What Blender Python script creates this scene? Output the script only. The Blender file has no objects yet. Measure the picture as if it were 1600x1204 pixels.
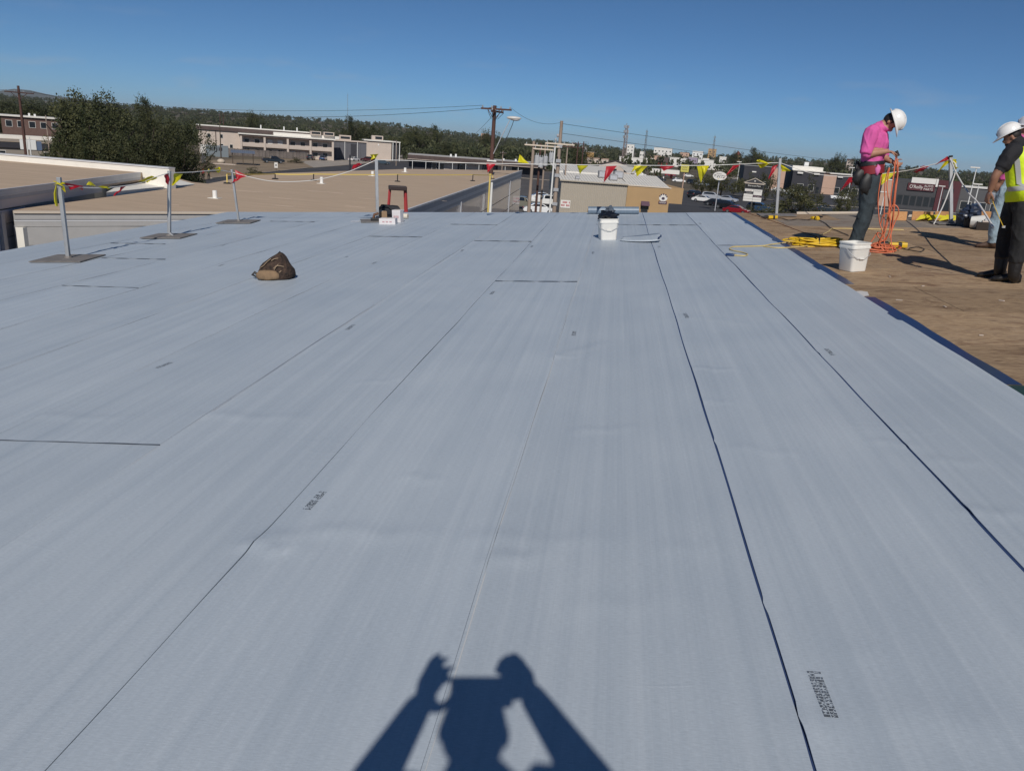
import bpy, bmesh, math, random
import numpy as np
from mathutils import Vector, Matrix, Quaternion

random.seed(7)
rng = np.random.default_rng(11)
scene = bpy.context.scene
col = scene.collection

# ------------------------------------------------------------------ camera
HC = 9.5            # height of the lens above the street, metres
F = 1200.0          # focal length in photo pixels (photo 1600 x 1204)
CX, CY = 800.0, 602.0
def nrm(v):
    v = np.asarray(v, float); return v / np.linalg.norm(v)
UP_C = nrm((0.073, 1.0, -380.0 / F))                 # world up, in camera axes (right, up, forward)
Y_C = nrm((170.0, 380.0 - 0.073 * 170.0, F))         # run of the roof seams, level
X_C = np.cross(UP_C, Y_C)
W = np.stack([X_C, Y_C, UP_C])                       # camera axes -> world
CAM = np.array((0.0, 0.0, HC))
def ray(px, py):
    return W @ nrm((px - CX, CY - py, F))
cam_data = bpy.data.cameras.new('camera')
cam = bpy.data.objects.new('camera', cam_data)
col.objects.link(cam)
Rm = Matrix(((W[0][0], W[0][1], -W[0][2]), (W[1][0], W[1][1], -W[1][2]), (W[2][0], W[2][1], -W[2][2])))
cam.matrix_world = Matrix.Translation(Vector(CAM)) @ Rm.to_4x4()
cam_data.sensor_fit = 'HORIZONTAL'
cam_data.sensor_width = 36.0
cam_data.lens = 36.0 * F / 1600.0
cam_data.clip_start = 0.02
cam_data.clip_end = 30000.0
scene.camera = cam

# ------------------------------------------------------------------ sun and sky
ANTI = ray(757, 1062)                                # where the lens throws its own shadow
SUN = -ANTI                                          # direction to the sun
sun_el = math.asin(SUN[2])
sun_az = math.atan2(SUN[0], SUN[1])
sd = bpy.data.lights.new('sun', 'SUN')
sd.energy = 3.6
sd.angle = math.radians(0.53)
sd.color = (1.0, 0.945, 0.87)
so = bpy.data.objects.new('sun', sd)
col.objects.link(so)
so.rotation_euler = Vector(SUN).to_track_quat('Z', 'Y').to_euler()
so.location = (0, 0, 60)

world = bpy.data.worlds.new('World')
scene.world = world
world.use_nodes = True
wn = world.node_tree
wn.nodes.clear()
wo = wn.nodes.new('ShaderNodeOutputWorld')
bg = wn.nodes.new('ShaderNodeBackground')
sky = wn.nodes.new('ShaderNodeTexSky')
sky.sky_type = 'NISHITA'
sky.sun_disc = False
sky.sun_elevation = sun_el
sky.sun_rotation = sun_az
sky.altitude = 600
sky.air_density = 0.5
sky.dust_density = 0.3
sky.ozone_density = 8.0
bg.inputs['Strength'].default_value = 0.066
# a few thin fair-weather clouds low over the horizon, all the way round
tc = wn.nodes.new('ShaderNodeTexCoord')
mp = wn.nodes.new('ShaderNodeMapping'); mp.inputs['Scale'].default_value = (7, 7, 34)
cn = wn.nodes.new('ShaderNodeTexNoise'); cn.inputs['Scale'].default_value = 1.6; cn.inputs['Detail'].default_value = 5
cr = wn.nodes.new('ShaderNodeValToRGB')
cr.color_ramp.elements[0].position = 0.58; cr.color_ramp.elements[1].position = 0.76
sx = wn.nodes.new('ShaderNodeSeparateXYZ')
b1 = wn.nodes.new('ShaderNodeMapRange'); b1.inputs['From Min'].default_value = 0.13; b1.inputs['From Max'].default_value = 0.03
mu = wn.nodes.new('ShaderNodeMath'); mu.operation = 'MULTIPLY'
mu2 = wn.nodes.new('ShaderNodeMath'); mu2.operation = 'MULTIPLY'; mu2.inputs[1].default_value = 0.28
mx = wn.nodes.new('ShaderNodeMix'); mx.data_type = 'RGBA'
mx.inputs['B'].default_value = (6.0, 6.2, 6.6, 1)
L = wn.links.new
L(tc.outputs['Generated'], mp.inputs['Vector']); L(mp.outputs['Vector'], cn.inputs['Vector'])
L(cn.outputs['Fac'], cr.inputs['Fac']); L(tc.outputs['Generated'], sx.inputs['Vector'])
L(sx.outputs['Z'], b1.inputs['Value']); L(cr.outputs['Color'], mu.inputs[0]); L(b1.outputs['Result'], mu.inputs[1])
L(mu.outputs[0], mu2.inputs[0]); L(mu2.outputs[0], mx.inputs['Factor'])
tint = wn.nodes.new('ShaderNodeMix'); tint.data_type = 'RGBA'; tint.blend_type = 'MULTIPLY'; tint.inputs['Factor'].default_value = 1.0; tint.inputs['B'].default_value = (0.84, 1.04, 1.0, 1)   # the camera's white balance, same for the whole sky
L(sky.outputs['Color'], tint.inputs['A']); L(tint.outputs['Result'], mx.inputs['A']); L(mx.outputs['Result'], bg.inputs['Color'])
L(bg.outputs['Background'], wo.inputs['Surface'])

scene.view_settings.view_transform = 'Standard'
scene.view_settings.look = 'None'
scene.view_settings.gamma = 1.0
scene.view_settings.use_curve_mapping = False
scene.view_settings.exposure = 0.0
scene.cycles.use_denoising = True
scene.cycles.max_bounces = 6
scene.cycles.transparent_max_bounces = 8

# ------------------------------------------------------------------ where a photo pixel lies in the place
def onplane(px, py, p0, n):
    d = ray(px, py); t = np.dot(np.asarray(p0) - CAM, n) / np.dot(d, n)
    return CAM + d * t
def G(px, py, z=0.0):
    """pixel -> point on the level at height z"""
    return onplane(px, py, (0, 0, z), (0, 0, 1))
def horizon(px):
    return 222 + 0.073 * (px - 800)
def zdepth(p):
    return float(np.dot(np.asarray(p) - CAM, W[:, 2]))
def mpp(p):
    """metres per photo pixel at point p"""
    return zdepth(p) / F
def far(px, D):
    """ground point under pixel column px, D metres away (level distance)"""
    d = ray(px, horizon(px)); d = d / math.hypot(d[0], d[1])
    return np.array((d[0] * D, d[1] * D, 0.0))
def proj(p):
    v = W.T @ (np.asarray(p, float) - CAM)
    return CX + F * v[0] / v[2], CY - F * v[1] / v[2]
def height_to(p, py):
    """height above p at which a plumb line from p reaches photo row py"""
    v0 = W.T @ (np.asarray(p, float) - CAM); u = W.T @ np.array((0, 0, 1.0)); k = CY - py
    return float((k * v0[2] - F * v0[1]) / (F * u[1] - k * u[2]))

# roof frame: a = across the seams (right), b = along the seams (away), c = off the roof
HR = 1.36
ZR = W @ nrm((0, 1, -376.0 / F))
YR = W @ nrm((170, 376, F)); YR = nrm(YR - ZR * np.dot(YR, ZR))
XR = np.cross(YR, ZR)
ROOF0 = CAM - ZR * HR
MROOF = Matrix(((XR[0], YR[0], ZR[0], ROOF0[0]), (XR[1], YR[1], ZR[1], ROOF0[1]), (XR[2], YR[2], ZR[2], ROOF0[2]), (0, 0, 0, 1)))
def R(px, py, c=0.0):
    return onplane(px, py, ROOF0 + ZR * c, ZR)
def RL(px, py, c=0.0):
    """pixel -> roof coordinates (a, b)"""
    p = R(px, py, c) - ROOF0
    return float(np.dot(p, XR)), float(np.dot(p, YR))
def roofM(p, rot=0.0, upright=False):
    """matrix of a thing standing on the roof at world point p, turned rot degrees"""
    if upright:
        return Matrix.Translation(Vector(p)) @ Matrix.Rotation(math.radians(rot), 4, 'Z')
    m = MROOF.copy(); m.translation = Vector(p)
    return m @ Matrix.Rotation(math.radians(rot), 4, 'Z')
def groundM(p, rot=0.0):
    return Matrix.Translation(Vector(p)) @ Matrix.Rotation(math.radians(rot), 4, 'Z')
def face_rot(p):
    """turn (degrees) that makes local -Y look at the camera"""
    return math.degrees(math.atan2(-p[0], p[1]))

# ------------------------------------------------------------------ mesh builder
class MB:
    def __init__(s): s.v = []; s.f = []; s.m = []
    def add(s, vs, fs, mi=0):
        k = len(s.v)
        s.v.extend([tuple(map(float, v)) for v in vs]); s.f.extend([tuple(i + k for i in f) for f in fs]); s.m.extend([mi] * len(fs))
        return s
    def box(s, x0, x1, y0, y1, z0, z1, mi=0, M=None):
        vs = [(x0, y0, z0), (x1, y0, z0), (x1, y1, z0), (x0, y1, z0), (x0, y0, z1), (x1, y0, z1), (x1, y1, z1), (x0, y1, z1)]
        if M is not None: vs = [tuple(M @ Vector(v)) for v in vs]
        return s.add(vs, [(0, 3, 2, 1), (4, 5, 6, 7), (0, 1, 5, 4), (1, 2, 6, 5), (2, 3, 7, 6), (3, 0, 4, 7)], mi)
    def prism(s, poly, z0, z1, mi=0, M=None):
        n = len(poly)
        vs = [(x, y, z0) for x, y in poly] + [(x, y, z1) for x, y in poly]
        if M is not None: vs = [tuple(M @ Vector(v)) for v in vs]
        return s.add(vs, [tuple(range(n - 1, -1, -1)), tuple(range(n, 2 * n))] + [(i, (i + 1) % n, n + (i + 1) % n, n + i) for i in range(n)], mi)
    def loft(s, rings, mi=0, cap=True):
        n = len(rings[0]); vs = [p for r in rings for p in r]; fs = []
        for k in range(len(rings) - 1):
            for i in range(n):
                j = (i + 1) % n
                fs.append((k * n + i, k * n + j, (k + 1) * n + j, (k + 1) * n + i))
        if cap:
            fs.append(tuple(range(n - 1, -1, -1))); fs.append(tuple((len(rings) - 1) * n + i for i in range(n)))
        return s.add(vs, fs, mi)
    def tube(s, pts, r, n=8, mi=0, flat=1.0, closed=False, ref=None):
        pts = [Vector(p) for p in pts]; m = len(pts)
        rs = r if hasattr(r, '__len__') else [r] * m
        rings = []; u = None
        for i, p in enumerate(pts):
            a = pts[max(i - 1, 0)]; b = pts[min(i + 1, m - 1)]
            t = (b - a)
            t = t.normalized() if t.length > 1e-9 else Vector((0, 0, 1))
            if u is None:
                g = Vector(ref) if ref is not None else (Vector((0, 0, 1)) if abs(t.z) < 0.9 else Vector((1, 0, 0)))
                u = (g - t * g.dot(t)).normalized()
            else:
                u = (u - t * u.dot(t)); u = u.normalized() if u.length > 1e-9 else Vector((1, 0, 0))
            w = t.cross(u)
            rings.append([tuple(p + (u * math.cos(2 * math.pi * k / n) * flat + w * math.sin(2 * math.pi * k / n)) * rs[i]) for k in range(n)])
        return s.loft(rings, mi, True)
    def cyl(s, p0, p1, r0, r1=None, n=12, mi=0):
        return s.tube([p0, p1], [r0, r0 if r1 is None else r1], n, mi)
    def ball(s, c, r, nu=12, nv=8, mi=0, M=None):
        if not hasattr(r, '__len__'): r = (r, r, r)
        vs = [(0, 0, -1)]; fs = []
        for j in range(1, nv):
            t = math.pi * j / nv - math.pi / 2
            for i in range(nu):
                q = 2 * math.pi * i / nu
                vs.append((math.cos(t) * math.cos(q), math.cos(t) * math.sin(q), math.sin(t)))
        vs.append((0, 0, 1)); top = len(vs) - 1
        for i in range(nu):
            fs.append((0, 1 + (i + 1) % nu, 1 + i)); fs.append((top, 1 + (nv - 2) * nu + i, 1 + (nv - 2) * nu + (i + 1) % nu))
        for j in range(nv - 2):
            for i in range(nu):
                a = 1 + j * nu + i; b = 1 + j * nu + (i + 1) % nu
                fs.append((a, b, b + nu, a + nu))
        Q = M if M is not None else Matrix.Identity(3)
        out = []
        for v in vs:
            q = Q @ Vector((v[0] * r[0], v[1] * r[1], v[2] * r[2])); out.append((q.x + c[0], q.y + c[1], q.z + c[2]))
        return s.add(out, fs, mi)
    def mesh(s, name, mats, smooth=None):
        me = bpy.data.meshes.new(name)
        me.from_pydata(s.v, [], s.f)
        if not isinstance(mats, (list, tuple)): mats = [mats]
        for m in mats: me.materials.append(m)
        if len(mats) > 1: me.polygons.foreach_set('material_index', s.m)
        if smooth is not None:
            me.polygons.foreach_set('use_smooth', [True] * len(me.polygons))
            me.set_sharp_from_angle(angle=math.radians(smooth))
        me.update()
        return me
    def obj(s, name, mats, parent=None, M=None, smooth=None, bevel=None):
        return mobj(name, s.mesh(name, mats, smooth), parent, M, bevel)

def mobj(name, me, parent=None, M=None, bevel=None):
    o = bpy.data.objects.new(name, me); col.objects.link(o)
    if parent is not None: o.parent = parent
    if M is not None:
        if parent is not None: o.matrix_local = M
        else: o.matrix_world = M
    if bevel:
        b = o.modifiers.new('bevel', 'BEVEL'); b.width = bevel; b.segments = 2; b.limit_method = 'ANGLE'; b.harden_normals = False
    return o
def tag(o, label=None, cat=None, group=None, kind=None):
    if label: o['label'] = label
    if cat: o['category'] = cat
    if group: o['group'] = group
    if kind: o['kind'] = kind
    return o
def thing(name, label, cat, M, group=None):
    o = bpy.data.objects.new(name, None); col.objects.link(o)
    o.empty_display_size = 0.2
    o.matrix_world = M
    return tag(o, label, cat, group)
def struct(o):
    o['kind'] = 'structure'; return o

# ------------------------------------------------------------------ materials
def mat(name, c, rough=0.6, metal=0.0, var=0.0, vscale=6.0, bump=0.0, bscale=60.0, c2=None, stretch=(1, 1, 1), spec=0.5, rnd=0.0, coat=0.0):
    m = bpy.data.materials.new(name); m.use_nodes = True
    nt = m.node_tree; P = nt.nodes['Principled BSDF']
    P.inputs['Base Color'].default_value = (*c, 1); P.inputs['Roughness'].default_value = rough
    P.inputs['Metallic'].default_value = metal; P.inputs['Specular IOR Level'].default_value = spec
    P.inputs['Coat Weight'].default_value = coat
    lk = nt.links.new
    if var or bump or c2:
        t = nt.nodes.new('ShaderNodeTexCoord'); mp = nt.nodes.new('ShaderNodeMapping')
        mp.inputs['Scale'].default_value = stretch
        lk(t.outputs['Object'], mp.inputs['Vector'])
    if var or c2:
        n = nt.nodes.new('ShaderNodeTexNoise'); n.inputs['Scale'].default_value = vscale; n.inputs['Detail'].default_value = 6; n.inputs['Roughness'].default_value = 0.62
        lk(mp.outputs['Vector'], n.inputs['Vector'])
        r = nt.nodes.new('ShaderNodeValToRGB'); r.color_ramp.elements[0].position = 0.32; r.color_ramp.elements[1].position = 0.68
        k0 = tuple(x * (1 - var) for x in c); k1 = c2 if c2 else tuple(min(1, x * (1 + var)) for x in c)
        r.color_ramp.elements[0].color = (*k0, 1); r.color_ramp.elements[1].color = (*k1, 1)
        lk(n.outputs['Fac'], r.inputs['Fac'])
        out = r.outputs['Color']
        if rnd:
            oi = nt.nodes.new('ShaderNodeObjectInfo'); hs = nt.nodes.new('ShaderNodeHueSaturation')
            mr = nt.nodes.new('ShaderNodeMapRange'); mr.inputs['To Min'].default_value = 1 - rnd; mr.inputs['To Max'].default_value = 1 + rnd
            lk(oi.outputs['Random'], mr.inputs['Value']); lk(mr.outputs['Result'], hs.inputs['Value']); lk(out, hs.inputs['Color']); out = hs.outputs['Color']
        lk(out, P.inputs['Base Color'])
    if bump:
        n2 = nt.nodes.new('ShaderNodeTexNoise'); n2.inputs['Scale'].default_value = bscale; n2.inputs['Detail'].default_value = 4
        lk(mp.outputs['Vector'], n2.inputs['Vector'])
        b = nt.nodes.new('ShaderNodeBump'); b.inputs['Strength'].default_value = bump; b.inputs['Distance'].default_value = 0.02
        lk(n2.outputs['Fac'], b.inputs['Height']); lk(b.outputs['Normal'], P.inputs['Normal'])
    return m
MT = {}
def C(name, *a, **k):
    if name not in MT: MT[name] = mat(name, *a, **k)
    return MT[name]
# ------------------------------------------------------------------ membrane and plywood materials
def node(nt, kind, **kw):
    n = nt.nodes.new(kind)
    for k, v in kw.items():
        if k in n.inputs: n.inputs[k].default_value = v
        else: setattr(n, k, v)
    return n
def membrane_material():
    m = bpy.data.materials.new('membrane'); m.use_nodes = True; nt = m.node_tree; lk = nt.links.new
    P = nt.nodes['Principled BSDF']
    P.inputs['Roughness'].default_value = 0.48; P.inputs['Specular IOR Level'].default_value = 0.5
    t = nt.nodes.new('ShaderNodeTexCoord')
    def noise(scale, sc, det=5, rough=0.6):
        mp = node(nt, 'ShaderNodeMapping'); mp.inputs['Scale'].default_value = sc
        n = node(nt, 'ShaderNodeTexNoise'); n.inputs['Scale'].default_value = scale; n.inputs['Detail'].default_value = det; n.inputs['Roughness'].default_value = rough
        lk(t.outputs['Object'], mp.inputs['Vector']); lk(mp.outputs['Vector'], n.inputs['Vector']); return n.outputs['Fac']
    streak = noise(1.0, (16, 0.12, 1), 8, 0.72)        # lengthwise calender streaks
    blotch = noise(1.4, (1, 0.6, 1), 4)
    weave = noise(1.0, (45, 260, 1), 4, 0.7)              # fine crosswise weave
    oi = nt.nodes.new('ShaderNodeObjectInfo')
    def ramp(src, a, b, c0, c1):
        r = nt.nodes.new('ShaderNodeValToRGB'); r.color_ramp.elements[0].position = a; r.color_ramp.elements[1].position = b
        r.color_ramp.elements[0].color = (*c0, 1); r.color_ramp.elements[1].color = (*c1, 1); lk(src, r.inputs['Fac']); return r.outputs['Color']
    def mul(a, b, f=1.0):
        x = nt.nodes.new('ShaderNodeMix'); x.data_type = 'RGBA'; x.blend_type = 'MULTIPLY'; x.inputs['Factor'].default_value = f
        lk(a, x.inputs['A']); lk(b, x.inputs['B']); return x.outputs['Result']
    base = ramp(streak, 0.3, 0.7, (0.395, 0.452, 0.512), (0.492, 0.546, 0.600))
    base = mul(base, ramp(blotch, 0.3, 0.75, (0.91, 0.92, 0.935), (1.04, 1.03, 1.02)))
    base = mul(base, ramp(weave, 0.3, 0.7, (0.88, 0.88, 0.88), (1.10, 1.10, 1.10)))
    mr = node(nt, 'ShaderNodeMapRange'); mr.inputs['To Min'].default_value = 0.955; mr.inputs['To Max'].default_value = 1.035
    hs = nt.nodes.new('ShaderNodeHueSaturation'); lk(oi.outputs['Random'], mr.inputs['Value']); lk(mr.outputs['Result'], hs.inputs['Value']); lk(base, hs.inputs['Color'])
    lk(hs.outputs['Color'], P.inputs['Base Color'])
    # relief: weave grain, long soft ripples, a few sharp crosswise creases
    crease = noise(1.0, (0.8, 2.6, 1), 2, 0.4)
    sub = node(nt, 'ShaderNodeMath', operation='SUBTRACT'); sub.inputs[1].default_value = 0.5; lk(crease, sub.inputs[0])
    ab = node(nt, 'ShaderNodeMath', operation='ABSOLUTE'); lk(sub.outputs[0], ab.inputs[0])
    cm = node(nt, 'ShaderNodeMapRange'); cm.inputs['From Min'].default_value = 0.0; cm.inputs['From Max'].default_value = 0.012; cm.inputs['To Min'].default_value = 1; cm.inputs['To Max'].default_value = 0
    lk(ab.outputs[0], cm.inputs['Value'])
    gate = noise(0.9, (1.1, 0.9, 1), 2)
    gm = node(nt, 'ShaderNodeMapRange'); gm.inputs['From Min'].default_value = 0.56; gm.inputs['From Max'].default_value = 0.66; lk(gate, gm.inputs['Value'])
    cg = node(nt, 'ShaderNodeMath', operation='MULTIPLY'); lk(cm.outputs[0], cg.inputs[0]); lk(gm.outputs[0], cg.inputs[1])
    b1 = nt.nodes.new('ShaderNodeBump'); b1.inputs['Strength'].default_value = 0.25; b1.inputs['Distance'].default_value = 0.0012; lk(weave, b1.inputs['Height'])
    b2 = nt.nodes.new('ShaderNodeBump'); b2.inputs['Strength'].default_value = 0.12; b2.inputs['Distance'].default_value = 0.004; lk(cg.outputs[0], b2.inputs['Height']); lk(b1.outputs['Normal'], b2.inputs['Normal'])
    b3 = nt.nodes.new('ShaderNodeBump'); b3.inputs['Strength'].default_value = 0.6; b3.inputs['Distance'].default_value = 0.004; lk(streak, b3.inputs['Height']); lk(b2.outputs['Normal'], b3.inputs['Normal'])
    lk(b3.outputs['Normal'], P.inputs['Normal'])
    return m
def wood_material(name, c0, c1, c2, axis=(1.2, 9, 1), stain=0.5):
    m = bpy.data.materials.new(name); m.use_nodes = True; nt = m.node_tree; lk = nt.links.new
    P = nt.nodes['Principled BSDF']; P.inputs['Roughness'].default_value = 0.8; P.inputs['Specular IOR Level'].default_value = 0.25
    t = nt.nodes.new('ShaderNodeTexCoord'); oi = nt.nodes.new('ShaderNodeObjectInfo')
    off = node(nt, 'ShaderNodeVectorMath', operation='SCALE'); off.inputs['Scale'].default_value = 1.0
    cmb = nt.nodes.new('ShaderNodeCombineXYZ'); ml = node(nt, 'ShaderNodeMath', operation='MULTIPLY'); ml.inputs[1].default_value = 173.0
    lk(oi.outputs['Random'], ml.inputs[0]); lk(ml.outputs[0], cmb.inputs['X']); lk(ml.outputs[0], cmb.inputs['Y'])
    ad = node(nt, 'ShaderNodeVectorMath', operation='ADD'); lk(t.outputs['Object'], ad.inputs[0]); lk(cmb.outputs[0], ad.inputs[1])
    def noise(scale, sc, det=6, rough=0.6, dist=0.0):
        mp = node(nt, 'ShaderNodeMapping'); mp.inputs['Scale'].default_value = sc
        n = node(nt, 'ShaderNodeTexNoise'); n.inputs['Scale'].default_value = scale; n.inputs['Detail'].default_value = det; n.inputs['Roughness'].default_value = rough; n.inputs['Distortion'].default_value = dist
        lk(ad.outputs[0], mp.inputs['Vector']); lk(mp.outputs['Vector'], n.inputs['Vector']); return n.outputs['Fac']
    g = noise(1.6, axis, 5, 0.55, 1.2)
    fr = node(nt, 'ShaderNodeMath', operation='MULTIPLY'); fr.inputs[1].default_value = 7.0; lk(g, fr.inputs[0])
    si = node(nt, 'ShaderNodeMath', operation='SINE'); 
    m2 = node(nt, 'ShaderNodeMath', operation='MULTIPLY'); m2.inputs[1].default_value = 6.283; lk(fr.outputs[0], m2.inputs[0]); lk(m2.outputs[0], si.inputs[0])
    r = nt.nodes.new('ShaderNodeValToRGB'); r.color_ramp.elements[0].color = (*c0, 1); r.color_ramp.elements[1].color = (*c1, 1)
    r.color_ramp.elements[0].position = 0.0; r.color_ramp.elements[1].position = 0.85
    mr = node(nt, 'ShaderNodeMapRange'); mr.inputs['From Min'].default_value = -1; lk(si.outputs[0], mr.inputs['Value'])
    fine = noise(5, (axis[0] * 2, axis[1] * 6, 1), 5)
    av = node(nt, 'ShaderNodeMath', operation='MULTIPLY_ADD'); av.inputs[1].default_value = 0.45
    lk(mr.outputs[0], av.inputs[0])
    fz = node(nt, 'ShaderNodeMath', operation='MULTIPLY'); fz.inputs[1].default_value = 0.75; lk(fine, fz.inputs[0]); lk(fz.outputs[0], av.inputs[2])
    lk(av.outputs[0], r.inputs['Fac'])
    st = noise(1.1, (1, 1.6, 1), 6, 0.68)
    sr = node(nt, 'ShaderNodeMapRange'); sr.inputs['From Min'].default_value = 0.48; sr.inputs['From Max'].default_value = 0.72; sr.inputs['To Max'].default_value = stain; lk(st, sr.inputs['Value'])
    mx = nt.nodes.new('ShaderNodeMix'); mx.data_type = 'RGBA'; mx.inputs['B'].default_value = (*c2, 1)
    lk(sr.outputs[0], mx.inputs['Factor']); lk(r.outputs['Color'], mx.inputs['A'])
    # short dark splits and knots
    kn = noise(2.2, (2.2, 8, 1), 2, 0.4)
    kr = node(nt, 'ShaderNodeMapRange'); kr.inputs['From Min'].default_value = 0.715; kr.inputs['From Max'].default_value = 0.75; kr.inputs['To Max'].default_value = 0.8; lk(kn, kr.inputs['Value'])
    mx2 = nt.nodes.new('ShaderNodeMix'); mx2.data_type = 'RGBA'; mx2.inputs['B'].default_value = (0.07, 0.035, 0.022, 1)
    lk(kr.outputs[0], mx2.inputs['Factor']); lk(mx.outputs['Result'], mx2.inputs['A'])
    bl = noise(1.7, (1.3, 2.4, 1), 7, 0.7, 0.8)
    br_ = node(nt, 'ShaderNodeMapRange'); br_.inputs['From Min'].default_value = 0.52; br_.inputs['From Max'].default_value = 0.66; br_.inputs['To Max'].default_value = 0.62; lk(bl, br_.inputs['Value'])
    mx3 = nt.nodes.new('ShaderNodeMix'); mx3.data_type = 'RGBA'; mx3.inputs['B'].default_value = (c0[0] * 0.8, c0[1] * 0.62, c0[2] * 0.58, 1); lk(br_.outputs[0], mx3.inputs['Factor']); lk(mx2.outputs['Result'], mx3.inputs['A']); mx2 = mx3
    hs = nt.nodes.new('ShaderNodeHueSaturation'); hr = node(nt, 'ShaderNodeMapRange'); hr.inputs['To Min'].default_value = 0.82; hr.inputs['To Max'].default_value = 1.12
    lk(oi.outputs['Random'], hr.inputs['Value']); lk(hr.outputs[0], hs.inputs['Value']); lk(mx2.outputs['Result'], hs.inputs['Color'])
    lk(hs.outputs['Color'], P.inputs['Base Color'])
    b = nt.nodes.new('ShaderNodeBump'); b.inputs['Strength'].default_value = 0.3; b.inputs['Distance'].default_value = 0.004; lk(fine, b.inputs['Height']); lk(b.outputs['Normal'], P.inputs['Normal'])
    return m
M_MEM = membrane_material()
M_PLY = wood_material('plywood', (0.135, 0.080, 0.046), (0.44, 0.31, 0.19), (0.31, 0.235, 0.165))
M_PLYG = wood_material('weathered_plywood', (0.22, 0.18, 0.145), (0.32, 0.27, 0.22), (0.20, 0.17, 0.145))
M_LUM = wood_material('lumber', (0.44, 0.21, 0.085), (0.60, 0.33, 0.15), (0.42, 0.22, 0.10), (0.8, 7, 7), 0.3)
M_DECK = C('black_underlayment', (0.016, 0.024, 0.06), 0.5)
M_FILM = C('blue_release_film', (0.010, 0.022, 0.085), 0.32, var=0.25, vscale=1.5)
M_FILM_SHEEN = C('film_green_sheen', (0.018, 0.040, 0.018), 0.35, var=0.3, vscale=3)  # green interference sheen at the film's near end, painted into its colour
M_INK = C('print_ink', (0.045, 0.05, 0.06), 0.7)
M_SIDING = C('light_grey_siding', (0.42, 0.41, 0.40), 0.6, var=0.05, vscale=3)

# ------------------------------------------------------------------ the roof we stand on
VP = (970.0, 226.0)
def seam_x(x800, y): return VP[0] + (x800 - VP[0]) * (y - VP[1]) / (800 - VP[1])
a_seams = [RL(x, 800)[0] for x in (93, 442, 790, 1148, 1510)]
a_right = RL(1600, 620)[0]
a_left = RL(180, 362)[0]
step = (a_seams[2] - a_seams[0]) / 2
while a_seams[0] - step > a_left + 0.25: a_seams.insert(0, a_seams[0] - step)
edges = [a_left] + a_seams + [a_right]                # strip k lies between edges[k] and edges[k+1]
NS = len(edges) - 1
iD = edges.index(RL(442, 800)[0]); iC = iD + 1; iA = iD + 2; iB = iD + 3; iE = iD - 1
fa0, fb0 = RL(400, 331.5); fa1, fb1 = RL(1140, 332.5)
def b_far(a):
    return fb0 + (fb1 - fb0) * (a - fa0) / (fa1 - fa0)
pa0, pb0 = RL(1165, 332.5); pa1, pb1 = RL(1600, 337)
def b_far_ply(a):
    return pb0 + (pb1 - pb0) * (a - pa0) / (pa1 - pa0)
B_NEAR = -3.2
A_PLY_R = a_right + 8.2
outline = [(a_left, B_NEAR), (A_PLY_R, B_NEAR), (A_PLY_R, b_far_ply(A_PLY_R)), (a_right, b_far_ply(a_right)), (a_right, b_far(a_right)), (a_left, b_far(a_left))]
mb = MB(); mb.prism(outline, -0.14, -0.0125)
roof = struct(mb.obj('roof', M_DECK, None, MROOF)); tag(roof, 'flat roof deck covered in pale sheets and bare plywood')
# walls of this building down to the street
mw = MB(); IR = MROOF.inverted()
ow = [MROOF @ Vector((a, b, -0.145)) for a, b in outline]
n = len(ow)
cen = sum(ow, Vector()) / n
ow = [p + (cen - p) * 0.012 for p in ow]
vs = [(p.x, p.y, p.z) for p in ow] + [(p.x, p.y, 0.0) for p in ow]
mw.add(vs, [((i + 1) % n, i, n + i, n + (i + 1) % n) for i in range(n)])
mw.obj('wall', M_SIDING, roof, IR)

def wob(k, b, s):
    return 0.0025 * math.sin(b * 1.7 + k * 2.1 + s) + 0.0015 * math.sin(b * 4.3 + k * 5.7) + 0.003 * math.sin(b * 0.6 + k)
kink = {iA: [(1112, 690), (1190, 945), (1240, 1120)], iB: [(1275, 548)]}
kinkb = {k: [RL(x, y)[1] for x, y in v] for k, v in kink.items()}
gap = {iA: 0.0105, iB: 0.0125, iD: 0.0042, iC: 0.0034, iE: 0.0034}
def seam_off(k, b, side):
    g = gap.get(k, 0.0025)
    w = wob(k, b, 0)
    if side > 0:                                       # the sheet to the right of seam k: its left edge
        e = g * (0.9 + 0.14 * math.sin(b * 1.1 + k) + 0.08 * math.sin(b * 3.3))
        for kb in kinkb.get(k, []): e += -0.006 * math.exp(-((b - kb) / 0.03) ** 2)
        return w + max(e, 0.001)
    return w
creases = []                                           # (strip, a0, b0, a1, b1, height, width)
def crease(x0, y0, x1, y1, h, w=0.03):
    creases.append((*RL(x0, y0), *RL(x1, y1), h * 0.55, w))
crease(868, 558, 950, 537, 0.014); crease(868, 560, 910, 556, 0.008); crease(1056, 493, 1110, 500, 0.013, 0.02); crease(1110, 500, 1180, 508, 0.008)
crease(640, 745, 690, 754, 0.008); crease(390, 852, 470, 862, 0.014, 0.04); crease(400, 845, 520, 830, 0.010, 0.05); crease(520, 830, 680, 838, 0.007, 0.05)
crease(768, 877, 860, 868, 0.010, 0.04); crease(740, 842, 960, 848, 0.006, 0.05); crease(905, 458, 975, 460, 0.006); crease(1085, 576, 1150, 580, 0.009, 0.03); crease(1280, 552, 1300, 550, 0.010, 0.02)
crease(1100, 628, 1140, 630, 0.006); crease(320, 650, 470, 655, 0.007, 0.05); crease(60, 652, 200, 656, 0.006, 0.04); crease(670, 420, 720, 419, 0.005); crease(660, 430, 722, 431, 0.007, 0.02)
crease(1370, 690, 1440, 700, 0.007, 0.03); crease(1330, 1018, 1375, 1022, 0.005, 0.02); crease(900, 675, 1000, 668, 0.006, 0.04); crease(1510, 800, 1600, 808, 0.01, 0.04); crease(900, 950, 1060, 940, 0.004, 0.05)
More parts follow.
